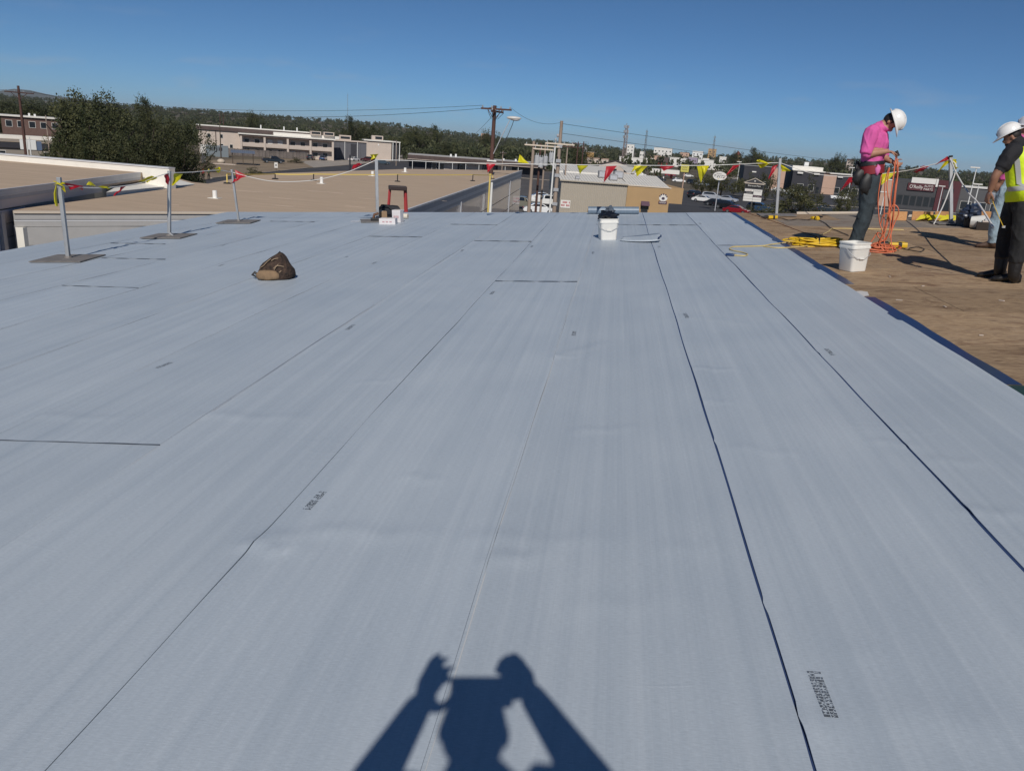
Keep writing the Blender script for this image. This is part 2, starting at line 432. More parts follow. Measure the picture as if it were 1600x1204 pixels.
crease(150, 495, 260, 503, 0.006, 0.04); crease(95, 490, 135, 494, 0.006, 0.03); crease(1420, 1125, 1600, 1140, 0.008, 0.08); crease(1250, 1140, 1330, 1130, 0.008, 0.06)
crease(560, 600, 640, 592, 0.005, 0.03); crease(1150, 700, 1250, 712, 0.005, 0.04); crease(1460, 720, 1540, 725, 0.006, 0.04); crease(1040, 860, 1130, 858, 0.004, 0.05)
CR = np.array(creases)
def zmem(A, B, k):
    z = 0.0012 * np.sin(A * 6.1 + k) * np.sin(B * 0.9 + k * 1.7) + 0.0016 * np.sin(B * 2.3 + A * 2.0 + k * 0.9) + 0.0010 * np.sin(B * 7.1 - A * 4.0 + k)
    for a0, b0, a1, b1, h, w in creases:
        dx, dy = a1 - a0, b1 - b0; L2 = dx * dx + dy * dy
        t = ((A - a0) * dx + (B - b0) * dy) / L2
        tc_ = np.clip(t, 0, 1)
        d = np.hypot(A - a0 - dx * tc_, B - b0 - dy * tc_ - 0.02 * np.sin(t * 9))
        z = z + h * np.exp(-(d / w) ** 2) * np.exp(-2.2 * (tc_ - 0.35) ** 2)
    return z
def sheet(k, bn, bf, lift_far=0.0, lift_near=0.0, base=0.0):
    """one membrane sheet in strip k; bn(a), bf(a) give its near and far ends"""
    am = (edges[k] + edges[k + 1]) / 2
    b0, b1 = bn(am), bf(am)
    ts = []; b = b0
    while b < b1 - 1e-6:
        ts.append((b - b0) / (b1 - b0)); b += 0.03 if 0.8 < b < 5.0 else (0.06 if b < 9 else 0.16)
    ts.append(1.0)
    nx = 34 if k >= iE else 18
    us = np.linspace(0, 1, nx + 1)
    T, U = np.meshgrid(np.array(ts), us, indexing='ij')
    A0 = edges[k] + (edges[k + 1] - edges[k]) * U
    Bn = np.vectorize(bn)(A0); Bf = np.vectorize(bf)(A0)
    B = Bn + (Bf - Bn) * T
    row_b = B[:, 0]
    lo = np.array([seam_off(k, x, 1) if k > 0 else 0.0 for x in row_b]) + edges[k]
    hi = np.array([seam_off(k + 1, x, -1) for x in row_b]) + edges[k + 1]
    A = lo[:, None] + (hi - lo)[:, None] * U
    Z = 0.0015 + base + np.maximum(zmem(A, B, k), -0.003) + 0.003
    Z += lift_far * np.exp(-((1 - T) * (b1 - b0) / 0.10) ** 2) + lift_near * np.exp(-(T * (b1 - b0) / 0.10) ** 2)
    if k in (iC, iE, iE - 1): Z += 0.004 * (U < 0.001)
    nr, nc = T.shape
    vs = np.stack([A, B, Z], -1).reshape(-1, 3).tolist()
    fs = [(i * nc + j, i * nc + j + 1, (i + 1) * nc + j + 1, (i + 1) * nc + j) for i in range(nr - 1) for j in range(nc - 1)]
    m = MB(); m.add(vs, fs)
    border = [i for i in range(nc)] + [i * nc + nc - 1 for i in range(1, nr)] + [(nr - 1) * nc + j for j in range(nc - 2, -1, -1)] + [i * nc for i in range(nr - 2, 0, -1)]
    off = len(m.v); m.v.extend([(vs[i][0], vs[i][1], vs[i][2] - 0.0045) for i in border])
    nb = len(border)
    for q in range(nb):
        m.f.append((border[(q + 1) % nb], border[q], off + q, off + (q + 1) % nb)); m.m.append(0)
    o = m.obj('membrane_sheet', M_MEM, roof, None, smooth=50)
    return o
def endline(x0, y0, x1, y1):
    p, q = RL(x0, y0), RL(x1, y1)
    return lambda a: p[1] + (q[1] - p[1]) * (a - p[0]) / (q[0] - p[0])
laps = {}
for seg in ((770, 440, 905, 441), (735, 377, 828, 378), (0, 690, 255, 697), (690, 351, 770, 352), (570, 370, 655, 371), (95, 447, 217, 451), (935, 351.5, 1005, 352), (1010, 352, 1085, 352.5), (1088, 384, 1200, 384.5), (158, 404, 256, 406), (395, 346, 478, 347), (196, 381, 250, 382)):
    am = RL((seg[0] + seg[2]) / 2, (seg[1] + seg[3]) / 2)[0]; ks = max(i for i in range(NS) if edges[i] <= am)
    laps.setdefault(ks, []).append(endline(*seg))
def lap_gap(b):
    return min(max(0.0011 * b * b * 0.36, 0.0085), 0.06)
sheets = {}
for k in range(NS):
    ends = sorted([lambda a: B_NEAR] + [], key=lambda f: 0)
    cuts = sorted(laps.get(k, []), key=lambda f: f(edges[k]))
    fs_ = [lambda a: B_NEAR] + cuts + [lambda a: b_far(a) - 0.01]
    for q in range(len(fs_) - 1):
        last = q == len(fs_) - 2
        f0 = fs_[q] if q == 0 else (lambda g: (lambda a: g(a) + lap_gap(g(a))))(fs_[q])
        o = sheet(k, f0, fs_[q + 1], 0.0, 0.0)
        sheets.setdefault(k, []).append(o)
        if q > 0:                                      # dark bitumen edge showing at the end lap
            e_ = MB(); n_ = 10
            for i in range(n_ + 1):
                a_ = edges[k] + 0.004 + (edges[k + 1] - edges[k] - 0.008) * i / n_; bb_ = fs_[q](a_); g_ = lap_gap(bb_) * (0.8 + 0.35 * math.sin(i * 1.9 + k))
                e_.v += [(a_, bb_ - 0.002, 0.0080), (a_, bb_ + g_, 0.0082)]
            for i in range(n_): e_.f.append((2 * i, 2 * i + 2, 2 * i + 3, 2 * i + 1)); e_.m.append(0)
            e_.obj('lap_edge', C('dark_edge', (0.085, 0.10, 0.125), 0.6), o)

# blue selvage showing in the two open seams
for k in (iA, iB):
    e_ = MB(); bs_ = np.linspace(B_NEAR + 0.02, b_far(edges[k]) - 0.05, 60)
    for b_ in bs_: e_.v += [(edges[k] - 0.02, b_, 0.0004), (edges[k] + 0.04, b_, 0.0004)]
    for i in range(59): e_.f.append((2 * i, 2 * i + 1, 2 * i + 3, 2 * i + 2)); e_.m.append(0)
    e_.obj('selvage', C('navy_selvage', (0.035, 0.06, 0.15), 0.45), roof)
# pale scrim edges of the sheets that lap over their right neighbour
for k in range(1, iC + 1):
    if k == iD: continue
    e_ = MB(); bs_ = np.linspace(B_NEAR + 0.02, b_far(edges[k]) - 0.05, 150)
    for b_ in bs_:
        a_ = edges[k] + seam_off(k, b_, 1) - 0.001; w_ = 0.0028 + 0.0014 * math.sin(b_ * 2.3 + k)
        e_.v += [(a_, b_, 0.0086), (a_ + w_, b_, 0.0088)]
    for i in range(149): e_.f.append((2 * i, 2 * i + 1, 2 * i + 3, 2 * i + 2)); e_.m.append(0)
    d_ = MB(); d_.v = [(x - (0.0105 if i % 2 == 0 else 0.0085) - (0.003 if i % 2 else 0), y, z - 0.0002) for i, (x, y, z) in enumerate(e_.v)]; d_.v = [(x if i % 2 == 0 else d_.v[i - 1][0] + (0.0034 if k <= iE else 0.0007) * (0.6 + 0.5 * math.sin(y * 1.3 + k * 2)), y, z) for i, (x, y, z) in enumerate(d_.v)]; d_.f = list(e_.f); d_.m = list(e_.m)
    d_.obj('lap_edge', C('dark_edge', (0.085, 0.10, 0.125), 0.6), roof)  # thin dark line strip laid on the sheets along the seam
    e_.obj('sheet_edge', C('scrim_edge', (0.54, 0.55, 0.56), 0.7), roof)
# blue release film left along the open edge of the last sheet
def film(b0, b1, w, m, dz=0.0):
    q = MB(); N = 24
    for i in range(N + 1):
        b = b0 + (b1 - b0) * i / N
        q.v += [(a_right - 0.03, b, 0.0005 + dz), (a_right + w + 0.006 * math.sin(b * 3.1) + 0.004 * math.sin(b * 9), b, 0.0012 + dz)]
    for i in range(N): q.f.append((2 * i, 2 * i + 1, 2 * i + 3, 2 * i + 2)); q.m.append(0)
    return q.obj('release_film', m, roof)
bA = RL(1318, 444)[1]; bB = RL(1350, 464)[1]; bC = RL(1570, 601)[1]
film(bA, b_far(a_right) - 0.02, 0.105, M_FILM, 0.002); film(bC, bB, 0.10, M_FILM, 0.002); film(B_NEAR, bC - 0.012, 0.10, M_FILM_SHEEN, 0.002)
tw = MB(); tw.add([(a_right - 0.02, bB, 0.004), (a_right + 0.06, bB + 0.06, 0.004), (a_right + 0.09, bB + 0.22, 0.012), (a_right + 0.05, bB + 0.3, 0.006), (a_right - 0.02, bB + 0.28, 0.004)], [(0, 1, 2, 3, 4)])
tag(tw.obj('torn_film', C('white_film', (0.62, 0.60, 0.58), 0.5), roof), 'torn white scrap of backing film')

# plywood panels
def panel(a0, a1, b0, b1, m, dz):
    q = MB(); q.box(0, a1 - a0, 0, b1 - b0, -0.0105, 0)
    return q.mesh('plywood_panel', m)
PW, PH = 2.44, 1.22
cache = {}
b = B_NEAR + 0.35; row = 0
a_start = a_right - 0.02
bg_line = RL(1380, 357)[1]
while b < b_far_ply(a_start) + 3:
    a = a_start - (0.0 if row % 2 else 1.22) - 0.55
    while a < A_PLY_R:
        a0 = max(a, a_start) + 0.0025; a1 = min(a + PW, A_PLY_R) - 0.0025
        if a1 - a0 > 0.05:
            b1 = min(b + PH, b_far_ply((a0 + a1) / 2) - 0.01) - 0.0025
            if b1 - b > 0.05:
                grey = b + 0.3 > bg_line and a0 > RL(1343, 357)[0] - 1.3
                key = (round(a1 - a0, 3), round(b1 - b, 3), grey)
                if key not in cache: cache[key] = panel(a0, a1, b, b1, M_PLYG if grey else M_PLY, 0)
                o = mobj('plywood_panel', cache[key], roof, Matrix.Translation((a0, b, 0.0005 * ((row * 7 + int(a * 3)) % 3))))
        a += PW
    b += PH; row += 1
# pale drip edge along the far eave of the plywood and nailed lumber blocks
q = MB()
for xa, xb in ((1245, 1352), (1400, 1432)):
    p0 = RL(xa, 334.5 if xa < 1300 else 339); p1 = RL(xb, 334 if xa < 1300 else 339)
    mm = MB(); dxy = Vector((p1[0] - p0[0], p1[1] - p0[1])); nn = Vector((-dxy.y, dxy.x)).normalized() * 0.035
    mm.prism([(p0[0], p0[1]), (p1[0], p1[1]), (p1[0] + nn.x, p1[1] + nn.y), (p0[0] + nn.x, p0[1] + nn.y)], 0.002, 0.045)
    mm.obj('drip_edge', C('cream_metal', (0.55, 0.47, 0.38), 0.5), roof)
for xa, xb in ((1385, 1416), (1424, 1456.5), (1459.5, 1481), (1527, 1548), (1556, 1600)):
    p0 = RL(xa, 344); p1 = RL(xb, 345)
    mm = MB(); dxy = Vector((p1[0] - p0[0], p1[1] - p0[1])); nn = Vector((-dxy.y, dxy.x)).normalized() * 0.04
    mm.prism([(p0[0], p0[1]), (p1[0], p1[1]), (p1[0] + nn.x, p1[1] + nn.y), (p0[0] + nn.x, p0[1] + nn.y)], 0.002, 0.165)
    mm.obj('lumber_block', M_LUM, roof, None, bevel=0.004)

# dot-printed lot stamps on the sheets: two rows of tiny characters
FONT = {'0': '757', 'T': '722', '1': '262', '8': '777', 'C': '747', '5': '757', '4': '571', 'Z': '727', '2': '727', 'A': '275'}
def stamp(x0, y0, x1, y1, wm, k):
    p, q_ = RL(x0, y0), RL(x1, y1)
    d = Vector((q_[0] - p[0], q_[1] - p[1])); Ln = d.length; d /= Ln; nn = Vector((-d.y, d.x))
    rs = random.Random(k); s = MB(); nchar = 16
    cw = Ln / nchar
    for row_ in (0, 1):
        for i in range(nchar):
            if rs.random() < 0.06: continue
            for gx in range(3):
                for gy in range(5):
                    if rs.random() < 0.56 or (gx != 1 and gy in (0, 4) and rs.random() < 0.7):
                        u = (i + 0.12 + gx * 0.27) * cw; v = (row_ * 0.54 + gy * 0.092 - 0.5) * wm
                        c_ = [(u, v), (u + 0.23 * cw, v), (u + 0.23 * cw, v + 0.07 * wm), (u, v + 0.07 * wm)]
                        s.add([(p[0] + d.x * x + nn.x * y, p[1] + d.y * x + nn.y * y, 0) for x, y in c_], [(0, 1, 2, 3)])
    am = (p[0] + q_[0]) / 2; bm = (p[1] + q_[1]) / 2
    ks = max(i for i in range(NS) if edges[i] <= am)
    sh = sheets[ks][0]
    for o in sheets[ks]:
        ys = [v.co.y for v in o.data.vertices]
        if min(ys) < bm < max(ys): sh = o; break
    co = np.array([v.co for v in sh.data.vertices])
    z = max(co[np.argsort((co[:, 0] - x) ** 2 + (co[:, 1] - y) ** 2)[:4], 2].max() for x, y in (p, q_, (am, bm)))
    s.v = [(x, y, z + 0.0015) for x, y, _ in s.v]
    s.obj('print_mark', M_INK, sh)
for i, (x0, y0, x1, y1, w) in enumerate([(1271, 1053, 1299, 1126, 0.034), (505, 769, 479, 797, 0.032), (553, 508, 542, 516, 0.03), (772, 456, 767, 461, 0.03), (898, 519, 896, 526, 0.03), (268, 567, 245, 576, 0.03),
        (1070, 491, 1074, 498, 0.03), (1291, 546, 1302, 556, 0.03), (724, 391, 720, 394, 0.03), (927, 394, 926.5, 397, 0.03), (832, 384, 830, 387, 0.03), (544, 401, 540, 403, 0.03), (588, 410, 582, 413, 0.03), (1029, 385, 1031, 387, 0.03), (1093, 349, 1095, 351, 0.03), (1146, 396, 1151, 399, 0.03), (352, 383, 346, 385, 0.03), (350, 414, 342, 417, 0.03)]):
    stamp(x0, y0, x1, y1, w, i)

# ------------------------------------------------------------------ neighbouring roofs, a little lower
Z1 = HC - 2.5; Z2 = HC - 2.0
M_TAN = C('tan_granule_roof', (0.46, 0.348, 0.248), 0.9, var=0.09, vscale=2.2, bump=0.25, bscale=90, stretch=(0.25, 1.6, 1))
M_CREAM = C('cream_trim', (0.62, 0.53, 0.43), 0.6)
M_GREY = C('grey_fascia', (0.60, 0.60, 0.61), 0.45, var=0.05, vscale=3)
M_DGREY = C('dark_grey_fascia', (0.40, 0.41, 0.44), 0.45, var=0.08, vscale=3)
M_WHITE = C('white_membrane', (0.78, 0.75, 0.68), 0.6, var=0.04, vscale=2)
M_BROWNW = C('taupe_wall_panel', (0.76, 0.66, 0.61), 0.32, var=0.06, vscale=2, spec=1.0, coat=0.5)
def poly_slab(name, pts, thick, m, parent=None):
    q = MB(); c0 = np.mean(np.array(pts), 0)
    ar = sum(pts[i][0] * pts[(i + 1) % len(pts)][1] - pts[(i + 1) % len(pts)][0] * pts[i][1] for i in range(len(pts)))
    P_ = pts if ar > 0 else pts[::-1]
    q.prism([(p[0], p[1]) for p in P_], P_[0][2] - thick, P_[0][2])
    return q.obj(name, m, parent)
# polygon of the tan roof
nl = G(20, 331, Z1); fr = G(815, 266.5, Z1); nr_ = G(630, 330, Z1)
dir_r = nrm(fr - nr_); nr2 = nr_ - dir_r * 9.0
nl2 = np.array((nl[0], nl[1], Z1)); near_r = G(360, 332.5, Z1)
dn = nrm(near_r - nl); 
# where the near edge meets the right edge
Amat = np.array([[dn[0], -dir_r[0]], [dn[1], -dir_r[1]]]); tt = np.linalg.solve(Amat, (nr_ - nl)[:2])
cr_near = nl + dn * tt[0]
pts1 = [nl, cr_near, fr, G(640, 264, Z1), G(407, 271.5, Z1), G(325, 287, Z1), G(300, 284.5, Z1)]
wl = G(166, 303, Z1); pts1.append(G(252, 272, Z1)); pts1.append(np.array((wl[0] - 0.3, wl[1] + 6, Z1))); pts1.append(np.array((nl[0] - 0.3, nl[1] + 0.4, Z1)))
t1 = thing('neighbour_building', 'low building with broad tan granulated flat roof and stepped grey fascia', 'building', groundM((cr_near[0], cr_near[1], 0)))
I1 = t1.matrix_world.inverted()
def child(q, name, m, par, **k):
    o = q.obj(name, m, par, par.matrix_world.inverted() if par.parent is None else None, **k); return o
q = MB(); P_ = [(p[0], p[1]) for p in pts1]; q.prism(P_, Z1 - 0.3, Z1); child(q, 'roof_surface', M_TAN, t1)
# faint lighter lap lines on the granulated sheets
lapm = C('pale_lap_line', (0.52, 0.42, 0.34), 0.9)
for y, xs in ((308, ((30, 90), (420, 470), (560, 600))), (320.5, ((260, 290), (430, 470), (540, 580))), (297, ((360, 440), (480, 560))), (311, ((690, 700),)), (281, ((520, 540), (600, 640)))):
    for xa, xb in xs:
        p0, p1 = G(xa, y + 0.01 * xa - 4, Z1), G(xb, y + 0.01 * xb - 4, Z1)
        q = MB(); q.box(min(p0[0], p1[0]), max(p0[0], p1[0]), p0[1], p0[1] + 0.05, Z1 + 0.001, Z1 + 0.006); child(q, 'lap_line', lapm, t1)
def edge_band(name, p, q_, out, z0, z1, d0, d1, m, par):
    """board along the edge p->q_, standing out by d1 (outer) from d0 (inner)"""
    o2 = nrm((out[0], out[1], 0))
    v = []
    for z in (z0, z1):
        for pt, d in ((p, d0), (q_, d0), (q_, d1), (p, d1)):
            v.append((pt[0] + o2[0] * d, pt[1] + o2[1] * d, z))
    mm = MB(); mm.add(v, [(0, 3, 2, 1), (4, 5, 6, 7), (0, 1, 5, 4), (1, 2, 6, 5), (2, 3, 7, 6), (3, 0, 4, 7)])
    return child(mm, name, m, par)
near_out = np.array((dn[1], -dn[0], 0)); right_out = np.array((dir_r[1], -dir_r[0], 0))
def face(p, q_, out, prof, par, mats):
    for nm, z0, z1, d, m in prof: edge_band(nm, p, q_, out, z0, z1, 0.0, d, m, par)
face(nl, cr_near, near_out, [('roof_trim', Z1 - 0.02, Z1 + 0.03, 0.16, M_CREAM), ('fascia_board', Z1 - 0.17, Z1 - 0.024, 0.12, M_SIDING), ('fascia_board', Z1 - 0.225, Z1 - 0.176, 0.105, M_GREY), ('fascia_board', Z1 - 0.35, Z1 - 0.23, 0.10, M_SIDING)], t1, None)
face(cr_near, fr, right_out, [('roof_trim', Z1 - 0.03, Z1 + 0.04, 0.08, M_GREY), ('gutter', Z1 - 0.24, Z1 - 0.034, 0.06, M_DGREY), ('fascia_board', Z1 - 0.40, Z1 - 0.244, 0.045, M_GREY), ('fascia_board', Z1 - 0.62, Z1 - 0.404, 0.03, M_DGREY)], t1, None)
# walls: lap siding towards us, taupe panels along the right side
def lap_wall(p, q_, out, ztop, zbot, hgt, m, par, d0=-0.05, name='siding_board', seam=0.012):
    z = ztop; i = 0
    while z > zbot + 0.05:
        z0 = max(z - hgt, zbot)
        edge_band(name, p, q_, out, z0 + seam, z, -0.20, d0 - 0.006 * (i % 2), m, par); z = z0; i += 1
lap_wall(nl + np.array((0.25, 0, 0)), cr_near, near_out, Z1 - 0.36, 0, 0.46, M_SIDING, t1)
lap_wall(cr_near, fr, right_out, Z1 - 0.63, 0, 1.05, M_BROWNW, t1, 0.012, 'wall_panel', 0.05)
edge_band('backing_wall', nl, cr_near, near_out, 0, Z1 - 0.36, -0.3, -0.21, M_DGREY, t1)
edge_band('backing_wall', cr_near, fr, right_out, 0, Z1 - 0.63, -0.3, -0.21, M_DGREY, t1)
q = MB(); c0 = nl + near_out * 0.02; q.box(c0[0] + 0.05, c0[0] + 0.25, c0[1] - 0.04, c0[1] + 0.3, 0, Z1 - 0.36); child(q, 'corner_post', M_WHITE, t1)
for f_ in (0.27, 0.52, 0.78):
    p = cr_near + (fr - cr_near) * f_ + right_out * 0.03; q = MB(); q.cyl((p[0], p[1], 0), (p[0], p[1], Z1 - 0.5), 0.05, n=8); child(q, 'downspout', M_DGREY, t1, smooth=40)
# white vent pipes, each in a flashing, and a taped safety line on little stands
def vent(px, py, w, h, lab):
    p = G(px, py, Z1); s_ = mpp(p); r = w * s_ / 2; hh = h * s_
    t = thing('vent_pipe', lab, 'vent pipe', groundM(p + (0, 0, 0.004)), 'white vent pipes on the tan roof')
    q = MB(); q.cyl((0, 0, 0.012), (0, 0, hh), r, n=14); q.obj('pipe', C('white_pvc', (0.8, 0.79, 0.76), 0.4), t, smooth=40)
    q = MB(); q.box(-r * 2.4, r * 2.4, -r * 2.2, r * 2.2, 0, 0.012); q.obj('flashing', M_WHITE, t)
vent(336, 310, 7, 12, 'white vent pipe on tan roof, left of the third warning post')
vent(502.5, 287, 5, 10, 'white vent pipe on tan roof under the sagging white rope')
vent(582, 275, 4.5, 7, 'white vent pipe beside the top of the tallest warning post')
vent(633, 269, 4, 6.5, 'small white vent pipe near the far edge of tan roof')
M_YEL = C('yellow_tape', (0.72, 0.55, 0.16), 0.5); M_BLK = C('black_rubber', (0.012, 0.012, 0.014), 0.6)
yl = [(355, 287, 272), (430, 280, 271.8), (490, 282, 272), (621, 284, 272.6), (738.5, 283, 273), (769.5, None, 273.5)]
tl = thing('safety_line', 'yellow tape line on small stands crossing the tan roof', 'safety line', groundM(G(490, 282, Z1)))
IL = tl.matrix_world.inverted(); tops = []
for i, (x, yb, yt) in enumerate(yl):
    p = G(x, yb, Z1) if yb else G(769.5, 279.5, Z1)
    h = height_to(p, yt); tops.append(p + (0, 0, h))
    q = MB(); q.cyl(p + (0, 0, 0.03), p + (0, 0, h), 0.028, n=8, mi=0); q.obj('stand_post', M_YEL if i in (0, 5) else M_BLK, tl, IL, smooth=40)
    q = MB(); q.cyl(p + (0, 0, 0.004), p + (0, 0, 0.05), 0.17, 0.12, n=12); q.obj('stand_foot', M_BLK, tl, IL, smooth=40)
q = MB()
for i in range(len(tops) - 1):
    a_, b_ = tops[i], tops[i + 1]; nseg = 8
    up_ = np.array((0, 0, 0.028)); v = []
    for j in range(nseg + 1):
        t = j / nseg; c_ = a_ * (1 - t) + b_ * t - np.array((0, 0, 0.02 * math.sin(math.pi * t)))
        v += [c_ - up_, c_ + up_]
    q.add(v, [(2 * j, 2 * j + 2, 2 * j + 3, 2 * j + 1) for j in range(nseg)])
q.obj('tape', M_YEL, tl, IL)
# tall yellow pole in front of the fascia, standing on the yard below
p = far(769, 26.0); zt = height_to(p, 273.5)
t = thing('yellow_pole', 'thin yellow pole rising past grey fascia beside parking lot', 'pole', groundM(p)); q = MB(); q.cyl((0, 0, 0), (0, 0, zt), 0.028, n=8); q.obj('shaft', M_YEL, t, smooth=40); q = MB(); q.cyl((0, 0, zt), (0, 0, zt + 0.04), 0.05, n=8); q.obj('cap', M_YEL, t)

# roof at far left, half a metre higher, with a white parapet behind
e0 = G(0, 297, Z2); e1 = G(218, 270, Z2); de = nrm(e1 - e0); en = e0 - de * 10
bk0 = G(0, 250.5, Z2); bk1 = G(222, 269.5, Z2)
t2 = thing('neighbour_building', 'raised tan roofed building at the far left with white parapet', 'building', groundM((e0[0] - 6, e0[1], 0)))
lf = bk0 + (bk0 - bk1) * 0.6
q = MB(); q.prism([(en[0], en[1]), (e1[0], e1[1]), (bk1[0], bk1[1]), (bk0[0], bk0[1]), (lf[0], lf[1]), (lf[0], en[1])], Z2 - 0.3, Z2); child(q, 'roof_surface', M_TAN, t2)
out2 = np.array((de[1], -de[0], 0))
face(en, e1, out2, [('roof_trim', Z2 - 0.02, Z2 + 0.025, 0.06, M_GREY), ('gutter', Z2 - 0.11, Z2 - 0.024, 0.04, M_GREY), ('fascia_board', Z2 - 0.15, Z2 - 0.114, 0.03, M_GREY), ('fascia_board', Z2 - 0.23, Z2 - 0.154, 0.02, M_DGREY)], t2, None)
wend = e0 + de * (np.dot(G(166, 303, Z1) - e0, de))
lap_wall(en, wend, out2, Z2 - 0.235, Z1 + 0.01, 0.23, C('taupe_siding', (0.62, 0.55, 0.52), 0.6), t2, 0.006)
ez = nl + np.array((0, 0, 0)); ncut = e0 + de * (np.dot(nl - e0, de))
lap_wall(en, ncut + de * 1.2, out2, Z1 + 0.01, 0.0, 0.34, C('slate_siding', (0.50, 0.51, 0.55), 0.35, var=0.05, vscale=2, spec=1.0), t2, 0.002)
q = MB(); q.box(0, 0.12, 0, 0.12, 0, Z1 - 0.02); q.obj('corner_post', C('taupe_siding', (0.2, 0.18, 0.17), 0.6), t2, t2.matrix_world.inverted() @ Matrix.Translation((ncut[0] + 0.01, ncut[1] - 0.16, 0)))
edge_band('backing_wall', en, wend - de * 0.05, out2, 0, Z2 - 0.235, -0.30, -0.21, M_DGREY, t2)
edge_band('backing_wall', wend - de * 0.05, e1, out2, Z1 - 0.4, Z2 - 0.15, -0.30, -0.21, M_WHITE, t2)
bdir = nrm(bk1 - bk0); bout = np.array((-bdir[1], bdir[0], 0))
pe = G(250, 264.5, Z2 + 0.05); pe = np.array((pe[0], pe[1], Z2))
edge_band('parapet', lf, bk1 + bdir * 1.1, bout, Z2 - 0.5, Z2 + 0.21, 0.002, 0.35, M_WHITE, t2)
edge_band('parapet_cap', lf, bk1 + bdir * 1.1, bout, Z2 + 0.212, Z2 + 0.25, -0.03, 0.38, M_GREY, t2)
# white sloped saddle where the two roofs meet
w0 = [G(166, 300.5, Z1 + 0.12), G(235, 293.5, Z1 + 0.08), G(305, 287.8, Z1 + 0.015), G(262, 276.5, Z1 + 0.12), G(222, 277.5, Z1 + 0.20), G(196, 284, Z1 + 0.17)]
tk = MB(); tk.add([tuple(p) for p in w0] + [(p[0], p[1], Z1 - 0.2) for p in w0], [(0, 1, 5), (1, 4, 5), (1, 3, 4), (1, 2, 3)] + [((i + 1) % 6, i, 6 + i, 6 + (i + 1) % 6) for i in range(6)])
tag(tk.obj('roof_saddle', M_WHITE), 'white sloped membrane saddle between the two tan roofs', 'roof saddle')
# ------------------------------------------------------------------ ground, streets, hills
M_GRASS = C('dry_grass_ground', (0.085, 0.075, 0.045), 0.95, var=0.35, vscale=0.05, c2=(0.15, 0.115, 0.075), bump=0.3, bscale=1.2)
M_ASPH = C('asphalt', (0.048, 0.047, 0.050), 0.85, var=0.25, vscale=0.12, bump=0.1, bscale=8)
M_LOT = C('worn_asphalt', (0.085, 0.078, 0.075), 0.85, var=0.22, vscale=0.15, bump=0.1, bscale=8)
M_CONC = C('concrete', (0.33, 0.29, 0.25), 0.85, var=0.15, vscale=0.4)
M_DIRT = C('bare_dirt', (0.24, 0.18, 0.12), 0.95, var=0.25, vscale=0.15)
ridge_x = [-2500, -300, 0, 150, 300, 420, 520, 620, 700, 770, 850, 950, 1100, 1250, 1400, 1550, 1900, 3800]
ridge_v = [10, 12, 11, 11, 12, 11.5, 12.5, 13, 8.5, 5.5, 5, 3, 2.5, 6.5, 5.5, 4.5, 6, 10]
def terrain(x, y):
    """gentle wooded rise far out, its crest as high as the skyline asks"""
    D = math.hypot(x, y)
    if D < 700: return 0.0
    v = W.T @ nrm((x, y, 0.001))
    px = CX + F * v[0] / v[2] if v[2] > 0.15 else (3800 if v[0] > 0 else -2500)
    h = (float(np.interp(px, ridge_x, ridge_v)) * 2200 / F + HC) - 6.0
    t = min(max((D - 700) / 1500, 0), 1); t = t * t * (3 - 2 * t)
    return h * t * (1 if D < 2600 else max(0.0, 1 - (D - 2600) / 2500))
NA, rad = 180, [0, 30, 60, 100, 150, 220, 320, 450, 600, 700, 850, 1000, 1200, 1400, 1600, 1800, 2000, 2200, 2400, 2700, 3200, 4000, 5200, 8000, 12000, 18000]
vs = [(0, 0, 0)]; fs = []
for r in rad[1:]:
    for i in range(NA):
        a = 2 * math.pi * i / NA; x, y = r * math.sin(a), r * math.cos(a); vs.append((x, y, terrain(x, y)))
for i in range(NA): fs.append((0, 1 + (i + 1) % NA, 1 + i))
for k in range(len(rad) - 2):
    for i in range(NA):
        a0 = 1 + k * NA + i; a1 = 1 + k * NA + (i + 1) % NA; fs.append((a0, a1, a1 + NA, a0 + NA))
q = MB(); q.add(vs, fs); g = struct(q.obj('ground', M_GRASS, smooth=60))
me = g.data; bm_ = bmesh.new(); bm_.from_mesh(me); bmesh.ops.recalc_face_normals(bm_, faces=bm_.faces); bm_.to_mesh(me); bm_.free()
if me.polygons[0].normal.z < 0: me.flip_normals()
# blue hills far off to the left
q = MB(); N = 60; hv = []
for i in range(N + 1):
    px = -900 + 1500 * i / N; p = far(px, 9000)
    hpx = 8 * math.exp(-((px - 30) / 110.0) ** 2) + 8.5 + 3 * math.sin(px * 0.021) + 2 * math.sin(px * 0.053)
    hv += [(p[0], p[1], -5), (p[0], p[1], HC + hpx * 9000 / F), (p[0] * 1.25, p[1] * 1.25, -5)]
fsq = []
for i in range(N):
    for k in range(2): fsq.append((3 * i + k, 3 * i + 3 + k, 3 * i + 4 + k, 3 * i + 1 + k))
q.add(hv, fsq); struct(q.obj('hills', C('hill_scrub', (0.045, 0.055, 0.05), 0.95, var=0.2, vscale=0.002), smooth=60))
def patch(name, pts, z, m):
    q = MB(); P_ = [G(x, y) for x, y in pts]
    q.add([(p[0], p[1], z) for p in P_], [tuple(range(len(P_)))])
    o = struct(q.obj(name, m))
    if o.data.polygons[0].normal.z < 0: o.data.flip_normals()
    return o
patch('parking_lot', [(560, 330), (600, 292), (690, 268), (870, 268), (930, 300), (930, 420), (560, 420)], 0.004, M_LOT)
patch('parking_lot', [(1000, 420), (1030, 318), (1062, 297), (1140, 303), (1230, 330), (1230, 420)], 0.004, M_ASPH)
patch('road', [(140, 330), (235, 297), (330, 279.5), (480, 263.5), (640, 249.5), (760, 251.5), (760, 268), (650, 270), (480, 286), (330, 303), (190, 345)], 0.008, M_ASPH)
